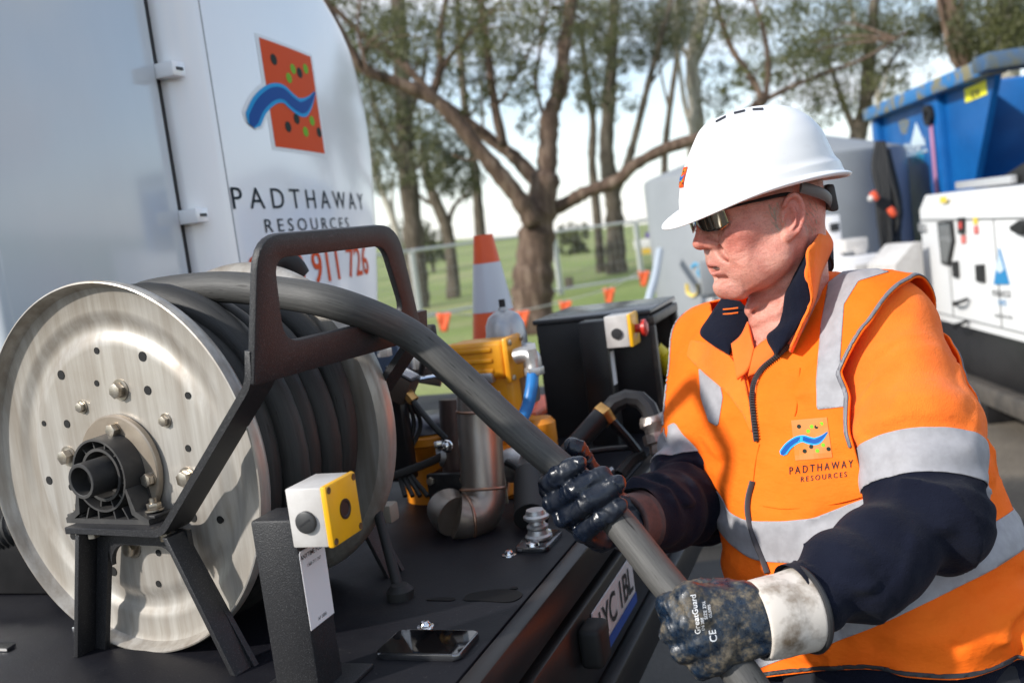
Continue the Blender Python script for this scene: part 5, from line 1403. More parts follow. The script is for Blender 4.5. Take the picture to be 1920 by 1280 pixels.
# ---- sunglasses
gl = mat('mirror_lens', (.36, .32, .25), .05, 0.9)
fr_m = mat('glasses_frame', (.02, .018, .018), .3, 0.4)
glasses = MB().tube(spline([HD.p(.1110, .011, .026), HD.p(.1125, 0, .029), HD.p(.1110, -.011, .026)], 5), .0016, 8).build('sunglasses', fr_m, man)
for sg in (1, -1):
    rws = []
    for j in range(9):
        v = j / 8; row = []
        for i in range(11):
            u = i / 10; y = .0095 + .046 * u
            x = .1120 - .006 * u - .020 * u * u; zt, zb = .0370 - .003 * u, .0060 + .010 * max(0, .25 - u) / .25 + .010 * max(0, u - .8) / .2 * .6
            row.append(HD.p(x - .004 * (1 - v) * 0 - .0035 * (v - .3), sg * y, zt + (zb - zt) * v))
        rws.append(row)
    MB().grid(rws).build('lens', gl, glasses, 180, .0015)
    edge = rws[0] + [r[-1] for r in rws] 
    MB().tube(rws[0], .0013, 6).build('brow_bar', fr_m, glasses)
    MB().tube(spline([HD.p(.0860, sg * .0560, .0340), HD.p(.078, sg * .0665, .0345), HD.p(.04, sg * .0765, .0345), HD.p(.0, sg * .0790, .0330), HD.p(-.014, sg * .0775, .026)], 6), [.0019] * 12 + [.0026] * 13, 8).build('temple', fr_m, glasses)

# ---- collar: stand-up fleece collar lying open, navy inside, orange outside
def sheet(name, left, right, m, n=10, solid=.004, parent=man, bulge=0.0):
    a, b = spline(left, 6), spline(right, 6)
    k = min(len(a), len(b)); ia = np.linspace(0, len(a) - 1, 40); ib = np.linspace(0, len(b) - 1, 40)
    def samp(c, i): 
        f = int(i); g = min(f + 1, len(c) - 1); return c[f] + (c[g] - c[f]) * (i - f)
    rws = []
    for x, y in zip(ia, ib):
        p, q = samp(a, x), samp(b, y); row = []
        for j in range(n + 1):
            t = j / n; s = p + (q - p) * t; s = s + (C_O - s).normalized() * bulge * math.sin(math.pi * t) * 1.0
            s = s + (C_O - s).normalized() * .0012 * math.sin(37 * t + x * .8) * bulge * 60
            row.append(s)
        rws.append(row)
    return MB().grid(rws).build(name, m, parent, 180, solid)
# near lapel lining
sheet('collar_lining', [K(1542, 428, 1.49), K(1500, 482, 1.455), K(1472, 546, 1.44), K(1458, 605, 1.45), K(1437, 632, 1.455), K(1452, 664, 1.44)],
      [K(1544, 432, 1.47), K(1527, 455, 1.425), K(1515, 500, 1.402), K(1520, 568, 1.402), K(1498, 612, 1.412), K(1462, 664, 1.43)], M['fleece_navy'], bulge=.010)
# near collar outside
sheet('collar_outer', [K(1543, 427, 1.478), K(1526, 452, 1.412), K(1513, 482, 1.394), K(1513, 520, 1.386), K(1519, 568, 1.388), K(1497, 614, 1.398), K(1480, 650, 1.418)],
      [K(1548, 428, 1.53), K(1563, 456, 1.495), K(1554, 484, 1.465), K(1541, 515, 1.44), K(1530, 562, 1.425), K(1506, 618, 1.425), K(1486, 662, 1.43)], M['fleece_orange'], bulge=.018)
# far lapel
sheet('collar_lining', [K(1353, 558, 1.60), K(1330, 592, 1.585), K(1312, 622, 1.57), K(1326, 640, 1.55), K(1364, 664, 1.525)],
      [K(1388, 564, 1.575), K(1402, 582, 1.555), K(1402, 608, 1.54), K(1390, 632, 1.53), K(1370, 662, 1.522)], M['fleece_navy'], bulge=.010)
for dy in (0, 9):
    MB().tube([K(1356, 580 + dy, 1.565), K(1370, 579 + dy, 1.556), K(1384, 577 + dy, 1.552)], .0012, 6).build('collar_stitching', M['fleece_orange'], man)
sheet('collar_back', [K(1543, 430, 1.50), K(1560, 470, 1.62), K(1480, 520, 1.68), K(1400, 560, 1.64)], [K(1552, 470, 1.49), K(1560, 510, 1.62), K(1480, 570, 1.68), K(1400, 600, 1.64)], M['fleece_navy'], bulge=0)
# shirt collar edges
sheet('shirt_collar', [K(1374, 646, 1.515), K(1392, 630, 1.505), K(1405, 604, 1.50)], [K(1384, 712, 1.478), K(1404, 694, 1.470), K(1415, 656, 1.474)], M['shirt'], bulge=.004)
sheet('shirt_collar', [K(1414, 654, 1.472), K(1428, 640, 1.466), K(1447, 630, 1.456)], [K(1402, 706, 1.470), K(1430, 692, 1.455), K(1453, 662, 1.444)], M['shirt'], bulge=.004)
# zip
def on_vest(px, py, lift=.004):
    q = ray_on(vest_bvh, px, py, lift); return q if q is not None else K(px, py, 1.45)
zp = spline([on_vest(*q) for q in ((1482, 650), (1458, 670), (1432, 692), (1418, 716), (1413, 745), (1416, 785), (1421, 828))], 8)
zip_m = mat('zip_tape', (.018, .018, .02), .5)
MB().tube(zp, .0038, 8, squash=.6).build('zip', zip_m, vest)
_th = MB()
for i in range(0, len(zp) - 1):
    f = axis_frame(zp[i], zp[i + 1], C_F); _th.box(f, (-.0035, 0, 0), (.003, .0055, .0016))
_th.build('zip_teeth', mat('zip_teeth', (.09, .085, .085), .4, .5), vest)
MB().tube(spline([on_vest(*q) for q in ((1414, 902), (1406, 935), (1406, 965), (1418, 1010), (1432, 1045), (1442, 1075))], 6), .0042, 8, squash=.5).build('front_binding', mat('front_binding', (.05, .045, .05), .5), vest)
for sm_ in (((1432, 948), (1480, 953), (1560, 944), (1625, 928)), ((1424, 832), (1416, 870), (1412, 905)), ((1500, 690), (1494, 760), (1490, 780))):
    MB().tube(spline([on_vest(*q, .0008) for q in sm_], 6), .0011, 6).build('seam', M['vest'], vest)
# chest badge
def bil(x, y):   # logo square to photo bearings
    y = y / 1.25
    return ((1492 + (1561 - 1492) * x) * (1 - y) + (1484 + (1551 - 1484) * x) * y, (863 + (857 - 863) * x) * (1 - y) + (788 + (782 - 788) * x) * y)
def chest(x, y, lift): return on_vest(*bil(x, y), .0005 + lift * .35)
river_logo(chest, vest, edge=False, orange=mat('badge_orange', (.62, .17, .012), .6), n=8)
def vest_text(s, a, b, h, m, spacing=1.4, bold=0.0):
    me = text_polys(s, 1.0, bold, spacing); xs = [v.co.x for v in me.vertices]; x0, x1 = min(xs), max(xs)
    def fn(x, y):
        t = (x - x0) / (x1 - x0); return on_vest(a[0] + (b[0] - a[0]) * t, a[1] + (b[1] - a[1]) * t - y * h / .69, .0011)
    for c in letter_pieces(me): link_mesh('badge_letter', decal_mesh(c, fn), m, vest, 180)
vest_text('PADTHAWAY', (1481, 889), (1600, 875), 14, M['logo_text'], 1.55, .004)
vest_text('RESOURCES', (1502, 903), (1588, 893), 9.5, M['logo_text'], 1.45, .004)

# ---- gloves
def glove(name, fingers, palm, wrist, m, vox=.0019, extra=None, k=.0055, off=0):
    fingers = [(ch, [r * 1.06 for r in rd]) for ch, rd in fingers]
    allp = np.array([q for ch, _ in fingers for q in ch] + [q for q, _ in palm] + [wrist[0]])
    lo, hi = allp.min(0) - .035, allp.max(0) + .035
    def fld(p):
        d = None
        for ch, rd in fingers:
            c, s = chain(p, ch, rd, .004)
            cum = 0.0
            for a_, b_ in zip(ch, ch[1:]):
                cum += float(np.linalg.norm(b_ - a_)); c = c + .0011 * np.exp(-((s - cum) / .009) ** 2) * np.sin(s * 900 + 2 * wob(p, 60, 4, off))
            d = c if d is None else smin(d, c, k)
        pd_ = None
        for q, r in palm:
            c = s_cap(p, q, wrist[0], r, wrist[1]); pd_ = c if pd_ is None else smin(pd_, c, .012)
        d = smin(d, pd_, .008)
        return d + .0016 * wob(p, 75, 8, off) + .0011 * wob(p, 170, 8, off + 7)
    P_, F_ = vdb_mesh(fld, lo, hi, vox)
    o = link_mesh(name, to_mesh(P_, F_), m, man, 180)
    return o, BVHTree.FromPolygons([tuple(p) for p in P_], [tuple(f) for f in F_.tolist()])
def KA(*a): return A(K(*a))
gr_f = [([KA(1058, 938, 1.385), KA(1026, 912, 1.350), KA(1046, 892, 1.312), KA(1086, 868, 1.310)], [.0135, .0128, .0122, .0112]),
        ([KA(1075, 966, 1.385), KA(1038, 944, 1.342), KA(1076, 920, 1.304), KA(1128, 888, 1.306)], [.0138, .0130, .0124, .0112]),
        ([KA(1098, 992, 1.380), KA(1058, 971, 1.336), KA(1102, 942, 1.297), KA(1160, 908, 1.298)], [.0138, .0130, .0122, .0110]),
        ([KA(1124, 1012, 1.370), KA(1092, 998, 1.330), KA(1124, 974, 1.298), KA(1164, 948, 1.296)], [.0132, .0122, .0114, .0102]),
        ([KA(1142, 935, 1.402), KA(1112, 884, 1.395), KA(1095, 858, 1.385), KA(1077, 840, 1.374)], [.0165, .0118, .0120, .0140])]
gr_p = [(KA(1058, 938, 1.388), .018), (KA(1075, 966, 1.388), .019), (KA(1098, 992, 1.383), .019), (KA(1124, 1012, 1.373), .017), (KA(1142, 935, 1.402), .018)]
glr, glr_bvh = glove('glove', gr_f, gr_p, (KA(1186, 982, 1.405), .030), M['glove_dark'], off=4)
glr['label'] = 'wet dark navy glove with raised thumb'
cR = spline([K(1172, 984, 1.395), K(1182, 982, 1.402), K(1192, 979, 1.410), K(1202, 977, 1.418)], 4)
MB().tube(cR, [.036] + [.042] * (len(cR) - 2) + [.045], 28, caps=False).build('glove_cuff', mat('reflection_tinted_cuff', (.13, .065, .055), .7, 0, 0, 30, .4, 500, .001, col2=(.05, .03, .03)), glr, 180, .002)  # red-brown carries the orange vest's reflection in the base colour
gl_f = [([KA(1298, 1122, 1.150), KA(1256, 1136, 1.163), KA(1256, 1150, 1.205), KA(1300, 1150, 1.232)], [.0165, .0150, .0135, .012]),
        ([KA(1302, 1160, 1.142), KA(1262, 1180, 1.155), KA(1264, 1188, 1.205), KA(1312, 1186, 1.232)], [.0175, .0158, .0140, .012]),
        ([KA(1318, 1198, 1.140), KA(1282, 1217, 1.154), KA(1284, 1222, 1.200), KA(1330, 1218, 1.228)], [.0170, .0152, .0135, .012]),
        ([KA(1342, 1230, 1.144), KA(1314, 1246, 1.156), KA(1318, 1250, 1.195), KA(1355, 1245, 1.215)], [.0155, .0138, .0125, .011]),
        ([KA(1395, 1128, 1.165), KA(1350, 1108, 1.175), KA(1312, 1106, 1.195), KA(1286, 1112, 1.222)], [.0185, .0150, .0138, .0120])]
gl_p = [(KA(1298, 1122, 1.152), .0195), (KA(1302, 1160, 1.146), .020), (KA(1318, 1198, 1.144), .020), (KA(1342, 1230, 1.146), .0185), (KA(1395, 1128, 1.165), .020)]
gll, gll_bvh = glove('glove', gl_f, gl_p, (KA(1432, 1160, 1.172), .036), M['glove_mud'], off=19)
gll['label'] = 'muddy blue glove with white lettering'
cL = spline([K(1416, 1163, 1.170), K(1440, 1158, 1.173), K(1475, 1150, 1.182), K(1508, 1141, 1.190)], 4)
_cr = [.0455, .0465, .047, .047, .0475, .0475, .048, .0478, .048, .0485, .049, .0495, .050]
cu = MB().tube(cL, _cr, 40, caps=False).build('glove_cuff', M['cuff'], gll, 180, .0025)
_rp = axis_frame(cL[-2], cL[-1]).at(cL[-1])
MB().tube([_rp.p(.050 * math.cos(t), .050 * math.sin(t), 0) for t in [2 * math.pi * i / 40 for i in range(41)]], .0038, 8, caps=False).build('cuff_binding', M['ink'], gll)
def glove_text(s, o, ex, ey, h, bold=.01, m=None):
    me = text_polys(s, 1.0, bold, 1.05)
    def fn(x, y):
        px, py = o[0] + (ex[0] * x + ey[0] * y) * h / .69, o[1] + (ex[1] * x + ey[1] * y) * h / .69
        return ray_on(gll_bvh, px, py, .0012) or K(px, py, 1.13)
    link_mesh('glove_lettering', decal_mesh(me, fn), m or M['logo_white'], gll, 180)
_ex, _ey = (-.20, -.98), (-.98, .20)
_ex, _ey = (-.14, -.99), (-.99, .14)
glove_text('GreatGuard', (1314, 1187), _ex, _ey, 10)
glove_text('SIZE 2XL', (1326, 1160), _ex, _ey, 6)
glove_text('GL5005', (1334, 1157), _ex, _ey, 5)
glove_text('CE', (1344, 1202), _ex, _ey, 13)
glove_text('EN 388', (1321, 1180), _ex, _ey, 5)
# ------------------------------------------------------------------ ground
def ground_at(px, py, z=0.0):
    k = K(px, py, 1); return C_O + (k - C_O) * ((z - CAM_Z) / (k.z - CAM_Z))
def ground_mat(name, cols, scale, bump, bscale, rough=.9, stretch=(1, 1, 1)):
    m, nt, b = new_mat(name)
    n1 = _noise(nt, scale, 8, .65, 'Object', stretch); r1 = _ramp(nt, n1.outputs['Fac'], cols)
    n2 = _noise(nt, bscale, 4, .7); r2 = _ramp(nt, n2.outputs['Fac'], [(.3, (.6, .6, .6)), (.6, (1.0, 1.0, 1.0))])
    nt.links.new(_mix(nt, .8, r1.outputs['Color'], r2.outputs['Color'], 'MULTIPLY'), b.inputs['Base Color'])
    b.inputs['Roughness'].default_value = rough
    _bump(nt, b, n2.outputs['Fac'], bump, .02); return m
M['gravel'] = ground_mat('compacted_gravel', [(.3, (.085, .070, .054)), (.5, (.15, .125, .096)), (.72, (.23, .195, .15))], .9, .9, 46)
M['asphalt'] = ground_mat('old_asphalt', [(.3, (.040, .039, .039)), (.55, (.058, .056, .054)), (.8, (.085, .08, .074))], 1.1, .6, 60)
M['concrete'] = ground_mat('kerb_concrete', [(.3, (.17, .16, .14)), (.6, (.24, .225, .20)), (.8, (.19, .185, .15))], 3, .5, 40)
M['field'] = ground_mat('paddock_grass', [(.32, (.15, .215, .040)), (.5, (.22, .275, .072)), (.68, (.34, .315, .15))], .16, .5, 9, .95, (1, 2.2, 1))
def sheet_ground(name, x0, x1, y0, y1, z, m, n=2, zf=None):
    rows = [[V(x0 + (x1 - x0) * i / n, y0 + (y1 - y0) * j / n, z + (zf(x0 + (x1 - x0) * i / n, y0 + (y1 - y0) * j / n) if zf else 0)) for i in range(n + 1)] for j in range(n + 1)]
    return struct(MB().grid(rows).build(name, m, None, 180))
def field_z(x, y):   # the paddock rises very gently to the left
    return max(0, y - 40) * (-.004 * x / 60 + .004) if y > 40 else 0.0
sheet_ground('grass_field', -700, 700, -300, 1100, -0.02, M['field'], 70, field_z)
sheet_ground('gravel_yard', -30, 30, -25, 10.2, -0.004, M['gravel'])
sheet_ground('asphalt_road', -20, 20, -12, 4.35, 0.0, M['asphalt'])
struct(MB().box(Fr((0, 0, 0), (.995, .10, 0), (-.10, .995, 0), (0, 0, 1)), (-4.2, 4.62, .03), (11.5, .34, .14), .015).build('concrete_kerb', M['concrete']))
# ------------------------------------------------------------------ trees
def bark(name, c1, c2, c3, sc=2.5):
    m, nt, b = new_mat(name)
    n1 = _noise(nt, sc, 8, .65, 'Object', (3, 3, .6)); r1 = _ramp(nt, n1.outputs['Fac'], [(.3, c1), (.5, c2), (.72, c3)])
    nt.links.new(r1.outputs['Color'], b.inputs['Base Color']); b.inputs['Roughness'].default_value = .9
    n2 = _noise(nt, sc * 4, 6, .7, 'Object', (3, 3, .5)); _bump(nt, b, n2.outputs['Fac'], 1.0, .05); return m
M['bark_red'] = bark('red_brown_gum_bark', (.04, .026, .019), (.13, .082, .057), (.30, .22, .165))
M['bark_grey'] = bark('grey_brown_gum_bark', (.04, .032, .025), (.10, .08, .058), (.21, .175, .135))
M['bark_pale'] = bark('pale_gum_bark', (.24, .21, .17), (.42, .38, .32), (.60, .56, .49))
def leaf_mat(name, c1, c2, c3):
    m, nt, b = new_mat(name)
    n1 = _noise(nt, 1.4, 5, .7); r1 = _ramp(nt, n1.outputs['Fac'], [(.3, c1), (.5, c2), (.72, c3)])
    nt.links.new(r1.outputs['Color'], b.inputs['Base Color']); b.inputs['Roughness'].default_value = .55
    tr = nt.nodes.new('ShaderNodeBsdfTranslucent'); nt.links.new(r1.outputs['Color'], tr.inputs['Color'])
    mx = nt.nodes.new('ShaderNodeMixShader'); mx.inputs['Fac'].default_value = .25
    nt.links.new(b.outputs['BSDF'], mx.inputs[1]); nt.links.new(tr.outputs['BSDF'], mx.inputs[2]); nt.links.new(mx.outputs['Shader'], nt.nodes['Material Output'].inputs['Surface'])
    return m
M['leaf_a'] = leaf_mat('olive_gum_leaves', (.05, .06, .021), (.105, .112, .042), (.18, .175, .075))
M['leaf_b'] = leaf_mat('dark_gum_leaves', (.038, .046, .021), (.075, .082, .037), (.135, .135, .062))
M['leaf_c'] = leaf_mat('grey_green_gum_leaves', (.06, .066, .032), (.11, .115, .058), (.18, .175, .095))
def leaves(name, clumps, n, size, m, parent, droop=.6, seed=0):
    """clumps: (centre, radius) with radius a number or (rx, ry, rz)"""
    g = np.random.default_rng(seed + 100)
    wts = np.array([np.prod(r) if hasattr(r, '__len__') else r ** 3 for _, r in clumps]) ** .6; wts /= wts.sum()
    V_, F_ = [], []
    for (c, r), w in zip(clumps, wts):
        k = max(8, int(n * w)); r = np.array(r if hasattr(r, '__len__') else (r, r, r), float)
        # twig tufts inside the clump
        nt_ = max(3, k // 22)
        tc = g.normal(size=(nt_, 3)); tc *= (g.uniform(.35, 1, (nt_, 1)) ** .6) / np.linalg.norm(tc, axis=1, keepdims=True); tc = tc * r + np.array(c)
        p = tc[g.integers(0, nt_, k)] + g.normal(size=(k, 3)) * r.min() * .16
        d = g.normal(size=(k, 3)); d[:, 2] -= droop * 1.6; d /= np.linalg.norm(d, axis=1, keepdims=True)
        s = np.cross(d, g.normal(size=(k, 3))); s /= np.linalg.norm(s, axis=1, keepdims=True)
        L = size * g.uniform(.6, 1.4, (k, 1)); W = L * .28
        q = np.stack([p - d * L * .5, p + s * W * .5, p + d * L * .5, p - s * W * .5], 1)
        b0 = sum(len(x) for x in V_); V_.append(q.reshape(-1, 3)); F_.append(np.arange(k * 4).reshape(-1, 4) + b0)
    me = to_mesh(np.concatenate(V_), np.concatenate(F_))
    return link_mesh(name, me, m, parent, 0)
def limb(path, r0, r1, n=10, rough=.13, seed=0):
    pts = spline(path, 6); g = random.Random(seed)
    k = len(pts); rr = [(r0 + (r1 - r0) * i / (k - 1)) * (1 + g.uniform(-rough, rough)) for i in range(k)]
    return pts, rr
def tree(name, label, limbs, clumps, bk, lf, n_leaf, size, seed=0, group=None):
    """limbs: lists of ((px, py) ..., distance, r0, r1)"""
    base = limbs[0][0][0]
    t = thing(name, label, 'tree', Vector((base.x, base.y, base.z)), group)
    m = MB()
    for i, (path, r0, r1) in enumerate(limbs):
        p, r = limb(path, r0, r1, seed=seed * 31 + i); m.tube(p, r, 12)
    g2 = random.Random(seed + 77)
    allp = [q for path, _, _ in limbs for q in spline(path, 4)]
    for c, r in clumps:   # thin branches out to the leaf clumps
        near = sorted(allp, key=lambda q: (q - Vector(c)).length)[0]
        L = (Vector(c) - near).length
        if L > 12 or L < .05: continue
        for k in range(3):
            e = Vector(c) + Vector((g2.uniform(-1, 1) * r[0], g2.uniform(-1, 1) * r[1], g2.uniform(-.6, .9) * r[2])) * .8
            mid = (near + e) / 2 + Vector((g2.uniform(-.12, .12), g2.uniform(-.12, .12), g2.uniform(0, .18))) * L
            rr = .008 + .010 * min(L, 3)
            pp = spline([near, mid, e], 4); m.tube(pp, [rr * (1 - .75 * i / (len(pp) - 1)) for i in range(len(pp))], 5)
    m.build('trunk', M[bk], t, 180)
    leaves('crown', clumps, n_leaf, size, M[lf], t, seed=seed)
    return t
def L2(pts, d, r0, r1, dd=0.0):
    n = len(pts); return ([K(x, y, d + dd * i / (n - 1)) for i, (x, y) in enumerate(pts)], r0, r1)
gb = ground_at(998, 622)
D = (gb - C_O).dot(C_F)
main_limbs = [
    ([V(gb.x, gb.y, -.1), K(998, 560, D), K(1003, 480, D), K(1012, 400, D), K(1024, 325, D)], .40, .22),
    L2([(1024, 340), (1028, 270), (1032, 215), (1050, 165), (1058, 85), (1072, 0), (1078, -90)], D, 0.168, 0.087),
    L2([(1000, 420), (975, 375), (935, 325), (898, 280), (845, 215), (800, 178), (745, 155), (685, 132), (660, 100), (632, 45), (608, 0), (590, -50)], D - .3, 0.150, 0.040, -1.2),
    L2([(1010, 345), (965, 295), (928, 268), (875, 226), (815, 182), (755, 120), (685, 70), (630, 18), (590, -30)], D + .3, 0.124, 0.034, .8),
    L2([(810, 180), (826, 125), (826, 60), (838, -10), (845, -60)], D - .6, 0.068, 0.034),
    L2([(828, 130), (845, 105), (880, 65), (930, 12), (960, -30)], D - .6, 0.050, 0.020),
    L2([(945, 275), (928, 200), (915, 100), (902, 0), (895, -60)], D + .2, 0.081, 0.047),
    L2([(932, 200), (975, 130), (1015, 50), (1005, 20), (990, -20)], D + .2, 0.025, 0.013),
    L2([(1020, 400), (1060, 382), (1100, 360), (1155, 340), (1190, 310), (1245, 280), (1310, 258), (1380, 225), (1436, 185)], D + .2, 0.118, 0.074, -1.0),
    L2([(1432, 190), (1405, 140), (1372, 92), (1350, 30), (1340, -30)], D - .8, 0.062, 0.034),
    L2([(1436, 185), (1440, 120), (1430, 50), (1405, -20)], D - .8, 0.050, 0.027),
    L2([(1430, 190), (1480, 165), (1540, 140), (1620, 110), (1700, 60)], D - .8, 0.044, 0.020),
    L2([(690, 135), (672, 60), (676, -20)], D - 1.2, 0.031, 0.020),
    L2([(860, 230), (820, 200), (770, 178), (720, 150)], D, 0.031, 0.013),
    L2([(920, 290), (880, 300), (848, 290)], D - .3, 0.031, 0.013),
    L2([(1030, 250), (1005, 160), (1015, 80), (1030, -10)], D + .4, 0.037, 0.020),
]
mc_ = []
g_ = np.random.default_rng(5)
for x, y, rx in ((625, 40, .9), (680, 30, .8), (640, 110, .6), (735, 20, .7), (770, 60, .6), (700, 100, .5), (860, 20, .8), (905, 60, .8), (960, 30, .8), (985, 90, .8), (940, 120, .6), (1010, 20, .8), (1005, 150, .55), (960, 170, .5), (1090, 40, .7), (820, 110, .4), (780, 230, .5), (870, 160, .45), (1010, 230, .45), (1360, 30, .6), (1440, 20, .7), (1480, 120, .6), (1560, 90, .7), (1390, 150, .4), (900, 190, .4), (1130, 60, .5), (650, 160, .4)):
    mc_.append((K(x, y, D + g_.uniform(-1.5, 1.5)), (rx * 1.0, rx * 1.0, rx * .66)))
tree('gum_tree', 'big spreading gum tree with forked red-brown limbs behind the cone', main_limbs, mc_, 'bark_red', 'leaf_a', 15000, .095, 1)
def crown_at(lst, d, spread=1.0, seed=0):
    g = np.random.default_rng(seed); return [(K(x, y, d + g.uniform(-2, 2)), (r * spread * .95, r * spread * .95, r * spread * .66)) for x, y, r in lst]
def T2(label, base, d, r0, r1, pts, extra, crown, bk, lf, n, size, seed):
    b = V(K(base[0], base[1], d).x, K(base[0], base[1], d).y, -.1)
    limbs = [([b] + [K(x, y, d) for x, y in pts], r0, r1)] + [L2(p, d, a, c) for p, a, c in extra]
    return tree('gum_tree', label, limbs, crown_at(crown, d, 1.0, seed), bk, lf, n, size, seed, 'gum trees beyond the fence')
T2('grey-barked gum trunk rising just right of the white tank', (783, 560), 27, .30, .20, [(781, 500), (772, 400), (762, 300), (757, 200), (752, 100), (745, -20)],
   [([(765, 330), (735, 270), (705, 210), (690, 130)], .12, .05), ([(758, 230), (790, 160), (800, 80)], .1, .04)],
   [(740, 230, 1.3), (700, 200, 1.1), (770, 150, 1.3), (720, 120, 1.2), (800, 240, 1.0), (760, 60, 1.3), (700, 60, 1.2), (790, 310, .9), (735, 320, .8), (840, 330, .9), (700, 350, .7)], 'bark_grey', 'leaf_c', 8464, .14, 2)
T2('slim dark gum left of the cone with a low forked trunk', (850, 560), 30, .22, .12, [(848, 500), (838, 430), (818, 380), (800, 330), (792, 270)],
   [([(838, 440), (850, 390), (880, 360)], .09, .04), ([(818, 385), (790, 370), (765, 330)], .08, .03)],
   [(830, 310, .9), (860, 330, .8), (880, 350, .6), (800, 280, .9), (850, 270, .7)], 'bark_grey', 'leaf_b', 4232, .14, 3)
T2('thin leaning gum beside the tank edge with bare lower limbs', (757, 560), 33, .16, .08, [(752, 500), (742, 430), (725, 380), (705, 330), (690, 260)],
   [([(742, 430), (735, 380), (738, 330)], .07, .03)],
   [(700, 250, 1.0), (690, 310, .8), (720, 280, .8), (685, 170, 1.1)], 'bark_pale', 'leaf_c', 4600, .14, 4)
T2('tall forked gum with a dark trunk right of the big tree', (1157, 520), 32, .34, .16, [(1155, 480), (1152, 400), (1146, 350), (1137, 280), (1143, 180), (1148, 90), (1152, -10)],
   [([(1150, 370), (1172, 320), (1190, 260), (1215, 160), (1240, 70), (1262, -10)], .16, .08), ([(1214, 165), (1232, 140), (1252, 110)], .06, .03)],
   [(1190, 60, 1.5), (1200, 90, 1.3), (1170, 110, .9), (1110, 60, 1.1), (1115, 110, 1.0), (1130, 20, 1.2), (1240, 60, 1.0), (1160, 190, .8), (1120, 170, .7), (1250, 30, 1.2), (1215, 100, .8), (1180, 20, 1.2), (1155, 140, .9)], 'bark_grey', 'leaf_b', 7728, .14, 5)
T2('slender bare-stemmed gum close beside the tall forked gum', (1128, 520), 34, .18, .09, [(1125, 470), (1118, 390), (1110, 300), (1112, 230), (1100, 150), (1090, 60)],
   [([(1112, 240), (1118, 170), (1108, 110)], .06, .03)], [(1095, 80, 1.2), (1085, 150, 1.0), (1110, 190, .7), (1090, 30, 1.1)], 'bark_grey', 'leaf_c', 4600, .14, 6)
T2('pale white-trunked gum just above the hard hat brim', (1300, 480), 34, .34, .18, [(1300, 420), (1303, 300), (1306, 220), (1298, 120), (1318, 20), (1325, -20)],
   [([(1304, 260), (1285, 200), (1276, 140), (1262, 40)], .12, .05), ([(1300, 130), (1330, 70), (1345, 10)], .1, .05), ([(1298, 130), (1275, 70), (1265, 0)], .09, .04)],
   [(1260, 30, 1.2), (1300, 30, 1.1), (1340, 150, 1.0), (1345, 60, 1.2), (1340, 190, .8), (1230, 40, 1.0), (1280, 80, .8)], 'bark_pale', 'leaf_c', 5519, .14, 7)
T2('leafy gum standing behind the grey water tank', (1600, 460), 30, .30, .16, [(1600, 400), (1605, 280), (1622, 200), (1630, 110), (1640, 0)],
   [([(1608, 260), (1580, 190), (1555, 120)], .12, .05), ([(1625, 190), (1660, 130), (1690, 90)], .1, .04)],
   [(1500, 60, 1.6), (1540, 120, 1.5), (1590, 60, 1.6), (1640, 100, 1.5), (1690, 90, 1.4), (1600, 150, 1.2), (1480, 150, 1.3), (1560, 190, 1.0), (1640, 170, 1.0), (1720, 60, 1.1), (1680, 30, 1.3), (1520, 10, 1.6), (1450, 60, 1.3), (1430, 130, 1.0), (1530, 210, .9), (1700, 140, .8)], 'bark_grey', 'leaf_a', 12879, .14, 8)
T2('gum with twin reddish stems above the blue bin edge', (1820, 420), 28, .26, .16, [(1818, 300), (1810, 120), (1800, 70), (1785, 20), (1772, -20)],
   [([(1812, 140), (1788, 110), (1772, 50), (1758, -10)], .12, .07), ([(1808, 110), (1808, 50), (1800, -10)], .08, .05)],
   [(1790, 30, 1.0), (1850, 60, 1.2), (1840, 100, .9), (1745, 40, .8), (1800, 80, .7)], 'bark_red', 'leaf_b', 6439, .14, 9)
T2('white-barked gum at the top right corner', (1905, 420), 27, .30, .18, [(1900, 300), (1895, 150), (1898, 60), (1890, 20), (1885, -20)],
   [([(1896, 120), (1870, 60), (1850, 0)], .10, .05), ([(1895, 100), (1925, 40), (1950, 0)], .1, .05)],
   [(1860, 70, 1.1), (1910, 70, 1.0), (1880, 100, .9), (1930, 30, 1.2), (1850, 20, 1.1), (1900, 10, 1.0)], 'bark_pale', 'leaf_a', 8280, .14, 10)
T2('thin pale gum stem between the hard hat and the blue bin', (1662, 460), 36, .16, .08, [(1660, 380), (1655, 250), (1640, 150), (1610, 60), (1590, -10)],
   [([(1648, 200), (1665, 130), (1672, 60)], .07, .03), ([(1625, 100), (1600, 80), (1575, 60)], .06, .03)], [(1600, 30, 1.3), (1570, 80, 1.1), (1670, 60, 1.2), (1640, 20, 1.2)], 'bark_pale', 'leaf_b', 3600, .14, 11)
T2('dark slim gum just left of the hard hat crown', (1250, 480), 38, .17, .08, [(1250, 400), (1246, 300), (1256, 200), (1268, 110), (1272, -10)],
   [([(1256, 210), (1240, 140), (1236, 70)], .06, .03)], [(1262, 60, 1.1), (1240, 90, .9), (1275, 20, 1.2)], 'bark_grey', 'leaf_b', 2800, .14, 12)
T2('grey gum stem behind the left fork of the big tree', (905, 540), 34, .2, .1, [(903, 470), (896, 380), (888, 300), (872, 200), (862, 80), (858, -10)],
   [([(888, 300), (905, 240), (900, 150)], .08, .04)], [(870, 120, 1.2), (850, 60, 1.2), (900, 120, 1.0), (880, 20, 1.2), (895, 60, 1.0)], 'bark_grey', 'leaf_b', 3600, .14, 13)
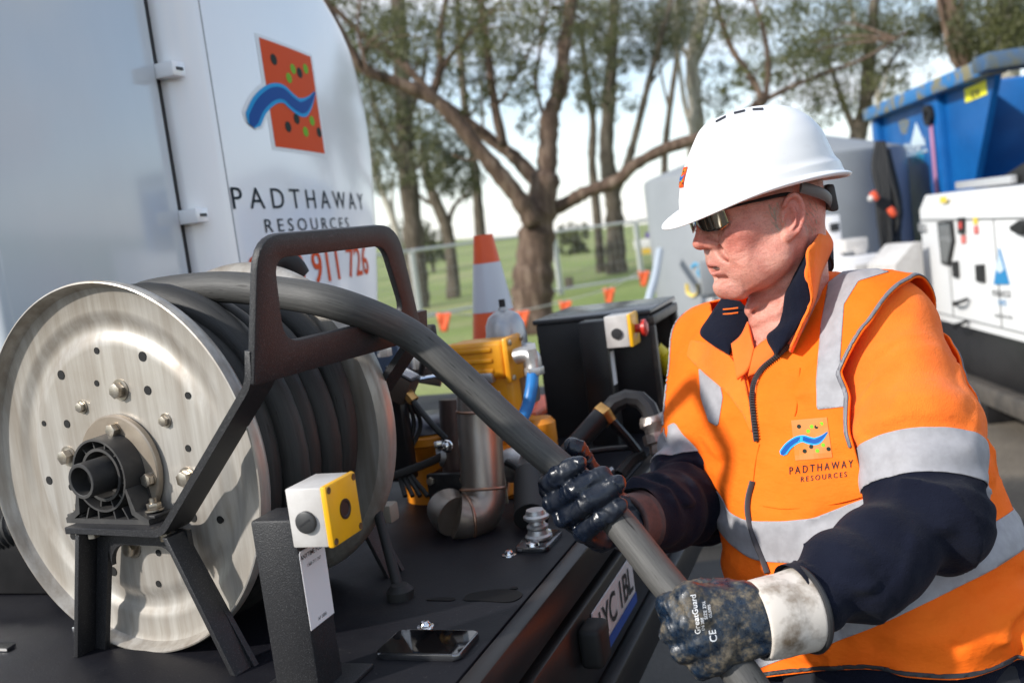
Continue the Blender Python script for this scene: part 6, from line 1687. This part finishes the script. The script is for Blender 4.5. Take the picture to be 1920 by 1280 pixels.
for px, py, r, lab in ((765, 448, 1.1, 'dark rounded bush on the skyline just right of the tank'), (805, 452, .8, 'small dark bush on the skyline left of the cone'), (1075, 440, .7, 'low pale bush on the skyline right of the big trunk')):
    c = K(px, py, 60); t = thing('bush', lab, 'bush', V(c.x, c.y, 0))
    MB().tube([V(c.x, c.y, -.1), c], .12, 8).build('stem', M['bark_grey'], t)
    leaves('foliage', [(c, (r * 1.4, r * 1.4, r)), (V(c.x, c.y, c.z - .6), (r * 1.5, r * 1.5, r))], 1200, .3, M['leaf_b'], t, .2, 40)
# ------------------------------------------------------------------ temporary fence
M['galv'] = mat('galvanised_tube', (.58, .58, .58), .4, .5)
M['wire'] = mat('fence_wire', (.30, .30, .29), .5, .5)
fpts = [ground_at(640, 650), ground_at(790, 606), ground_at(1052, 552), ground_at(1205, 528), ground_at(1420, 480)]
flabels = ['temporary fence panel nearest the white tank', 'temporary fence panel behind the cone and big trunk', 'temporary fence panel right of the big trunk', 'temporary fence panel half hidden by the grey tank']
for (a, b), lab in zip(zip(fpts, fpts[1:]), flabels):
    a = V(a.x, a.y, 0); b = V(b.x, b.y, 0); H = 1.55; dv = (b - a).normalized(); a2, b2 = a + dv * .04, b - dv * .04
    t = thing('fence_panel', lab, 'fence', Fr((a + b) / 2, dv, Vector((0, 0, 1)).cross(dv), (0, 0, 1)), 'temporary fence panels along the paddock')
    for q in (a2, b2): MB().cyl(q, q + V(0, 0, H), .045, n=10).build('post', M['galv'], t)
    for z in (.12, H): MB().cyl(a2 + V(0, 0, z), b2 + V(0, 0, z), .036, n=10).build('rail', M['galv'], t)
    m = MB(); L = (b2 - a2).length
    for i in range(1, int(L / .16)): m.cyl(a2 + dv * (.16 * i) + V(0, 0, .12), a2 + dv * (.16 * i) + V(0, 0, H), .0045, n=4, caps=False)
    for j in range(1, 6): m.cyl(a2 + V(0, 0, .12 + .24 * j), b2 + V(0, 0, .12 + .24 * j), .0045, n=4, caps=False)
    w_ = m.build('wire_mesh', M['wire'], t); w_['kind'] = 'stuff'
# bunting
flags = [(705, 612, 9.5), (770, 590, 10), (832, 586, 10.5), (905, 592, 11), (980, 582, 11.5), (1060, 564, 12), (1142, 540, 12.5), (1207, 508, 13), (1243, 516, 13.4), (1300, 500, 14)]
bt = thing('flag_bunting', 'string of orange safety flags stretched in front of the trunk', 'bunting', V(*ground_at(900, 640)[:2], 0))
sp_ = []
for i, f in enumerate(flags): sp_.append(K(*f))
MB().tube(spline(sp_, 5), .007, 6).build('line', mat('bunting_line', (.55, .55, .5), .7), bt)
fo = mat('orange_flag', (.95, .16, .05), .6)
for x, y, d in flags:
    c = K(x, y, d); f = Fr(c, (1, 0, 0), (0, 0, 1), (0, -1, 0)).rotz(-.12)
    MB().grid([[f.p(-.078 + .156 * i / 4 , -.0, .006 * math.sin(i * 2.)) if j == 0 else f.p((-.078 + .156 * i / 4) * (1 - .55 * j / 4), -.20 * j / 4, .02 * math.sin(i * 1.7 + j)) for i in range(5)] for j in range(5)]).build('flag', fo, bt, 180, .002)
# roadside sign far behind, and star pickets
sg = thing('roadside_sign', 'small white and yellow sign beyond the fence beside the tank', 'sign', V(*K(1215, 500, 40)[:2], 0))
sc_ = K(1213, 456, 40); sfm = Fr(sc_, (1, 0, 0), (0, 0, 1), (0, -1, 0))
MB().box(sfm, (0, .0, 0), (1.05, .38, .04), .01).build('white_board', M['sticker'], sg)
MB().box(sfm, (.05, -.32, .01), (.9, .22, .04), .01).build('yellow_board', mat('sign_yellow', (.75, .48, .05), .5), sg)
MB().box(sfm, (.25, .32, .01), (.55, .22, .04), .01).build('purple_board', mat('sign_purple', (.10, .06, .30), .5), sg)
for s_ in (-.4, .4): MB().cyl(V(sc_.x + s_, sc_.y + .05, 0), V(sc_.x + s_, sc_.y + .05, sc_.z), .04, n=8).build('post', M['galv'], sg)
tag(MB().tube(spline([K(1237, 470, 9.0), K(1228, 520, 8.6), K(1215, 570, 8.3), K(1208, 640, 8.2)], 6), .035, 12).build('grey_conduit', mat('grey_pvc', (.42, .47, .52), .4)), 'bent grey conduit pipe rising beside the left edge of the tank', 'pipe')
# small post in grass
tag(MB().tube([V(*ground_at(1068, 540)[:2], 0), K(1066, 520, 27)], .12, 8).build('short_stump', M['bark_grey']), 'short weathered stump in the grass right of the trunk', 'stump')
# ------------------------------------------------------------------ grey water tank
M['poly'] = mat('grey_poly_tank', (.27, .285, .30), .45, 0, 0, 1.4, .05, 30, .004, col2=(.23, .245, .255))
tk_d = 9.6
tl, trr = K(1222, 420, tk_d), K(1700, 420, tk_d)
tcx_, tcy_ = (tl.x + trr.x) / 2, (tl.y + trr.y) / 2 + .1
tr_ = (trr - tl).length / 2
wt = thing('water_tank', 'large round grey poly water tank behind the man', 'water tank', V(tcx_, tcy_, 0))
tf = Fr((tcx_, tcy_, 0), (1, 0, 0), (0, 1, 0), (0, 0, 1))
H = 1.93
MB().lathe(tf, [(tr_, 0), (tr_, H - .05), (tr_ - .015, H - .02), (tr_ - .05, H), (.35, H + .24), (.34, H + .28), (0, H + .28)], 96).build('shell', M['poly'], wt, 30)
def tank_px(px, py, lift=.01):
    d = (K(px, py, 1) - C_O); o = C_O - V(tcx_, tcy_, 0); a = d.x ** 2 + d.y ** 2; b = 2 * (o.x * d.x + o.y * d.y); c = o.x ** 2 + o.y ** 2 - (tr_ + lift) ** 2
    t = (-b - math.sqrt(max(0, b * b - 4 * a * c))) / (2 * a); return C_O + d * t
for cols, pts_, w_ in (((.06, .30, .50), [(1296, 502), (1303, 495), (1312, 500), (1308, 512), (1316, 522)], .014), ((.75, .55, .10), [(1288, 532), (1290, 548), (1300, 554), (1308, 546), (1307, 532)], .018)):
    MB().tube(spline([tank_px(*q) for q in pts_], 4), w_, 8, squash=.3).build('painted_mark', mat('tank_mark', cols, .5), wt)
MB().box(tf.at(tank_px(1330, 520, .03)), (0, 0, 0), (.16, .06, .30), .01).build('valve_plate', M['poly'], wt)
MB().cyl(tank_px(1318, 566, .05), tank_px(1340, 562, .05), .03).build('valve', M['alu'], wt)
# hanging cables with plugs
cbn = thing('cable_bundle', 'bundle of black cables with orange plugs hanging on the grey tank', 'cables', V(*tank_px(1665, 500)[:2], 0))
for i in range(9):
    ox = g_.uniform(-18, 14); sw = g_.uniform(-14, 16); ln = g_.uniform(440, 520)
    MB().tube(spline([K(1652 + ox * .4, 266, 8.4), K(1656 + ox, 320, 8.35), K(1662 + ox + sw, 400, 8.35), K(1670 + ox * .6, ln, 8.4), K(1684 + ox * .3, ln - 30, 8.42), K(1680 + sw * .5, 380, 8.42), K(1664, 280, 8.42)], 6), .022, 8).build('cable', M['rubber'], cbn)
for q in ((1643, 372), (1676, 402)):
    f = axis_frame(K(q[0] - 8, q[1] - 12, 8.25), K(q[0] + 8, q[1] + 12, 8.25)); MB().lathe(f, [(0, 0), (.028, 0), (.032, .02), (.032, .06), (.02, .08), (0, .08)], 16).build('plug', mat('plug_orange', (.75, .10, .04), .5), cbn)
MB().sphere(K(1634, 372, 8.26), .032).build('plug_cap', M['greyplastic'], cbn)
# electrical boxes beside the tank
for (x0_, y0_, x1_, y1_, d_, nm, lab, mm) in ((1548, 402, 1574, 480, 7.6, 'white_switchboard', 'white upright switchboard right behind the man\'s neck', 'sticker'),
                                              (1577, 474, 1660, 520, 7.4, 'white_low_cabinet', 'low white cabinet between the man and the generator', 'sticker'),
                                              (1586, 444, 1628, 474, 7.5, 'grey_meter_box', 'small grey box standing on the low white cabinet', 'greyplastic')):
    c0, c1 = K(x0_, y1_, d_), K(x1_, y0_, d_)
    f = Fr(((c0.x + c1.x) / 2, (c0.y + c1.y) / 2, 0), Vector((1, .1, 0)).normalized(), Vector((-.1, 1, 0)).normalized(), (0, 0, 1))
    zb = 0.0 if nm != 'grey_meter_box' else c0.z; zt = c1.z
    t = thing(nm, lab, 'cabinet', f.off(0, .15, zb))
    MB().box(f, (0, .15, (zb + zt) / 2), (abs(c1.x - c0.x), .3, zt - zb), .01).build('case', M[mm], t)
    MB().box(f, (.02, -.006, zt - .09), (abs(c1.x - c0.x) * .5, .008, .06), .002).build('label', M['ink'] if nm == 'white_switchboard' else M['greyplastic'], t)
gfm = Fr(ground_at(1712, 800), (.97, .25, 0), (-.25, .97, 0), (0, 0, 1))
gx = K(1706, 500, 6.9)
jb = thing('junction_box', 'slanted grey junction box left of the white generator', 'box', V(gx.x, gx.y, 0))
jf = Fr((gx.x, gx.y, 0), Vector((.95, .3, 0)).normalized(), Vector((-.3, .95, 0)).normalized(), (0, 0, 1))
zj = K(1706, 456, 6.9).z
MB().prism(Fr(jf.o, jf.x, jf.z, jf.y), [(-.12, .5), (.12, .5), (.12, zj), (.05, zj), (-.12, zj - .13)], 0, .3, .006).build('case', M['greyplastic'], jb)
for s_ in (-.08, .08): MB().box(jf, (s_, .1, .25), (.05, .05, .5)).build('leg', M['galv'], jb)
# ------------------------------------------------------------------ white generator
g0, g1 = K(1727, 440, 7.1), K(1990, 440, 5.0)
gd_ = V(g1.x - g0.x, g1.y - g0.y, 0).normalized(); gn_ = V(-gd_.y, gd_.x, 0)
gf_ = Fr((g0.x, g0.y, 0), gd_, gn_, (0, 0, 1))
gen = thing('generator', 'white canopy generator with black latches on dark skid base', 'generator', gf_.off(1.2, .5, 0))
GZ0, GZ1, GL, GD = .60, 1.465, 2.6, 1.0
gw = mat('generator_white', (.74, .74, .73), .35, 0, 0, 2, 0, col2=(.70, .70, .69))
MB().prism(Fr(gf_.o, gf_.y, gf_.z, gf_.x), [(0, GZ0), (GD, GZ0), (GD, GZ1 - .06), (GD - .06, GZ1), (.05, GZ1), (0, GZ1 - .10)], 0, GL, .012).build('canopy', gw, gen)
MB().box(gf_, (GL / 2, GD / 2, .42), (GL - .08, GD - .1, .36), .01).build('fuel_base', M['black'], gen)
MB().box(gf_, (GL / 2, .02, .20), (GL + .1, .10, .12), .01).build('skid_rail', mat('skid', (.05, .045, .04), .6, 0, 0, 8, .3, 30, .004, col2=(.10, .085, .07)), gen)
MB().box(gf_, (GL / 2, GD - .02, .20), (GL + .1, .10, .12), .01).build('skid_rail', M['black'], gen)
for k in range(4): MB().box(gf_, (.2 + k * .7, GD / 2, .07), (.10, GD, .14), .008).build('skid_foot', M['black'], gen)
for zz, ww in ((GZ1 - .17, .012), (GZ0 + .05, .008)): MB().box(gf_, (GL / 2, -.003, zz), (GL - .05, .006, ww)).build('panel_gap', mat('panel_gap', (.20, .20, .20), .6), gen)
for xx in (.52, 1.30, 2.1): MB().box(gf_, (xx, -.003, (GZ0 + GZ1) / 2 - .06), (.008, .006, GZ1 - GZ0 - .22)).build('panel_gap', mat('panel_gap', (.20, .20, .20), .6), gen)
wf = Fr(gf_.p(0, -.004, 0), gf_.x, gf_.z, -gf_.y)
def gpx(px, py):
    d = K(px, py, 1) - C_O; t = (wf.o - C_O).dot(gf_.y) / d.dot(gf_.y); q = wf.loc(C_O + d * t); return q.x, q.y
def gpoly(name, pts, m, z0=0.0, z1=.008): MB().prism(wf, [gpx(*q) for q in pts], z0, z1, 0).build(name, m, gen)
gpoly('window_seal', [(1760, 416), (1787, 414), (1791, 452), (1782, 498), (1768, 494)], M['rubber'], 0, .012)
gpoly('window', [(1763, 420), (1784, 418), (1788, 452), (1780, 492), (1770, 489)], mat('smoked_window', (.10, .11, .11), .08, coat=.3), .012, .016)
for q in ([(1787, 490), (1797, 489), (1799, 520), (1790, 519)], [(1832, 496), (1846, 495), (1848, 529), (1834, 527)], [(1799, 408), (1810, 407), (1810, 438), (1800, 438)]): gpoly('latch', q, M['rubber'], 0, .014)
gpoly('red_decal', [(1802, 416), (1808, 415), (1808, 428), (1802, 428)], mat('decal_red', (.55, .05, .04), .5), .0145, .016)
gpoly('warning_decal', [(1825, 408), (1833, 407), (1833, 420), (1826, 421)], mat('decal_yellow', (.75, .55, .05), .5), 0, .003)
gpoly('warning_decal', [(1826, 424), (1834, 423), (1835, 438), (1827, 439)], mat('decal_red', (.62, .16, .14), .5), 0, .003)
gpoly('warning_decal', [(1802, 442), (1811, 441), (1811, 456), (1803, 457)], mat('decal_red', (.62, .16, .14), .5), 0, .003)
gpoly('yellow_decal', [(1763, 370), (1775, 368), (1775, 380), (1763, 381)], mat('decal_yellow', (.75, .55, .05), .5), 0, .003)
gpoly('hinge', [(1726, 418), (1736, 421), (1738, 432), (1728, 434)], M['alu'], 0, .02)
gpoly('door_handle', [(1902, 424), (1920, 412), (1930, 420), (1925, 440), (1905, 432)], M['rubber'], 0, .03)
pl_b = mat('pinnacle_blue', (.01, .22, .48), .4)
gpoly('triangle_logo', [(1874, 464), (1893, 533), (1864, 533)], pl_b, 0, .004)
gpoly('logo_peak', [(1874, 472), (1884, 505), (1877, 512), (1869, 506)], mat('peak_white', (.55, .66, .74), .5), .0045, .006)
def plane_text(s, fr, map_px, a, b, h, m, parent, name='lettering', lift=.004):
    me = text_polys(s, 1.0, .01, 1.1); xs = [v.co.x for v in me.vertices]; x0, x1 = min(xs), max(xs)
    (ax_, ay_), (bx_, by_) = map_px(*a), map_px(*b)
    sc = (bx_ - ax_) / (x1 - x0)
    link_mesh(name, decal_mesh(me, lambda x, y: fr.p(ax_ + (x - x0) * sc, ay_ + (by_ - ay_) * (x - x0) / (x1 - x0) + y * h, lift)), m, parent, 180)
plane_text('PINNACLE', wf, gpx, (1862, 555), (1896, 557), .055, M['ink'], gen)
plane_text('HIRE', wf, gpx, (1873, 572), (1888, 573), .05, pl_b, gen)
plane_text('1300 746 622', wf, gpx, (1866, 594), (1899, 598), .03, M['ink'], gen)
for y in (563, 604):
    MB().tube(spline([wf.p(*gpx(1795, y + 8), .01), wf.p(*gpx(1803, y + 4), .05), wf.p(*gpx(1815, y + 1), .05), wf.p(*gpx(1818, y - 3), .01)], 5), .012, 8).build('grab_loop', M['rubber'], gen)
MB().box(gf_, (.55, .25, GZ1 + .04), (.9, .05, .05), .008).build('lifting_bar', M['galv'], gen)
MB().prism(Fr(gf_.p(.45, .3, GZ1), gf_.x, gf_.z, gf_.y), [(0, .005), (1.4, .005), (1.4, .22), (.6, .13)], 0, .06).build('roof_cowl', M['rubber'], gen)
# ------------------------------------------------------------------ blue bin
b0, b1 = K(1652, 300, 10.6), K(1888, 300, 7.4)
bd = V(b1.x - b0.x, b1.y - b0.y, 0).normalized(); bn = V(-bd.y, bd.x, 0)
BLv = V(b1.x - b0.x, b1.y - b0.y, 0).length
bf_ = Fr((b0.x, b0.y, 0), bd, bn, (0, 0, 1))
BH = 2.36
bm_ = mat('chipped_blue_paint', (.006, .115, .36), .42, 0, 0, 3.2, .1, 14, .004, col2=(.005, .085, .28), rvar=.06, spec=.3)
bn_thing = thing('blue_skip_bin', 'tall blue steel skip bin behind the white generator', 'skip bin', bf_.off(1.6, 1.0, 0))
bw = Fr(bf_.p(0, .0, 0), bf_.x, bf_.z, -bf_.y)
def bpx(px, py, off=0.0):
    o = bw.o + bw.z * off; d = K(px, py, 1) - C_O; t = (o - C_O).dot(bf_.y) / d.dot(bf_.y); q = bw.loc(C_O + d * t); return q.x, q.y
(_xt, _zt), (_xb, _zb) = bpx(1866, 140), bpx(1826, 350)
_sl = (_xt - _xb) / (_zt - _zb)
XT = _xt + _sl * (BH - .04 - _zt); XB = _xb + _sl * (.35 - _zb)
MB().prism(bw, [(0, .35), (XB, .35), (XT, BH - .04), (0, BH - .04)], -.05, 0).build('side_wall', bm_, bn_thing)
_ed = (bw.p(XT, BH - .04, 0) - bw.p(XB, .35, 0)).normalized()
MB().grid([[bw.p(XB - .9, .35, -.002) + bf_.y * (2.2 * j), bw.p(XT - .9, BH - .04, -.002) + bf_.y * (2.2 * j)] for j in (0, .5, 1)]).build('end_wall', bm_, bn_thing, 30, .04)
MB().box(bf_, (BLv / 2, 2.2, BH / 2), (BLv, .05, BH - .2), .005).build('far_wall', bm_, bn_thing)
MB().box(bf_, (BLv / 2, 1.1, .3), (BLv, 2.2, .1), .01).build('floor', bm_, bn_thing)
SX = bpx(1764, 250)[0]
for xx, ww in ((.09, .18), (SX, .34)): MB().box(bf_, (xx, -.03, BH / 2 + .0), (ww, .08, BH - .12), .012).build('stiffener', bm_, bn_thing)
rim_m = mat('worn_blue_rim', (.02, .16, .40), .45, 0, 0, 5, .2, 20, .006, col2=(.20, .18, .10), lo=.5, hi=.62)
MB().box(bf_, (XT / 2, -.03, BH - .02), (XT + .02, .22, .12), .012).build('top_rim', rim_m, bn_thing)
lip = Fr(bw.p(XT, BH, 0), bf_.x, bf_.y, bf_.z)
MB().box(lip, (.06, 1.0, .0), (.30, 2.3, .13), .03).build('end_lip', mat('mossy_lip', (.10, .105, .07), .7, 0, 0, 6, .3, 20, .006, col2=(.03, .09, .2)), bn_thing)
MB().prism(bw, [bpx(*q) for q in ((1718, 230), (1735, 272), (1708, 274))], .0, .006).build('triangle_logo', mat('faded_white', (.55, .66, .72), .5), bn_thing)
plane_text('PINNACLE', bw, bpx, (1699, 297), (1746, 282), .20, mat('faded_white', (.60, .70, .76), .5), bn_thing, lift=.008)
plane_text('HIRE', bw, bpx, (1712, 311), (1735, 303), .16, mat('faded_cyan', (.03, .42, .62), .5), bn_thing, lift=.008)
(_lx0, _lz0), (_lx1, _lz1) = bpx(1811, 193), bpx(1849, 150)
MB().prism(bw, [(_lx0, _lz0), (_lx1, _lz0 + .01), (_lx1, _lz1), (_lx0, _lz1 - .01)], .0, .004).build('yellow_label', mat('label_yellow', (.85, .80, .02), .5), bn_thing)
link_mesh('label_lettering', decal_mesh(text_polys('8.5 M', .075, .003, 1.0, 'CENTER'), lambda x, y: bw.p((_lx0 + _lx1) / 2 + x, (_lz0 + _lz1) / 2 - .04 + y, .006)), M['ink'], bn_thing, 180)
for c_, p_, w_ in (((.25, .19, .05), [(1685, 230), (1694, 222), (1706, 226), (1702, 250), (1690, 252)], 0),):
    MB().prism(bw, [bpx(*q) for q in p_], 0, .003).build('rust_patch', mat('rust', c_, .8, 0, 0, 20, 0, col2=(.03, .14, .3)), bn_thing)
st_ = thing('ratchet_strap', 'faded pink strap hanging down the blue bin side', 'strap', bf_.off(BLv * .5, -.15, 0))
sx, _ = bpx(1763, 200)
MB().box(bf_, (SX + .02, -.085, 1.45), (.07, .012, 1.35), .003).build('webbing', mat('strap_pink', (.42, .20, .34), .7), st_)
MB().lathe(axis_frame(bf_.p(SX + .02, -.08, 2.13), bf_.p(SX + .02, -.12, 2.13)), [(.05, 0), (.09, 0), (.09, .04), (.05, .04), (.05, 0)], 20).build('hook', M['rubber'], st_)
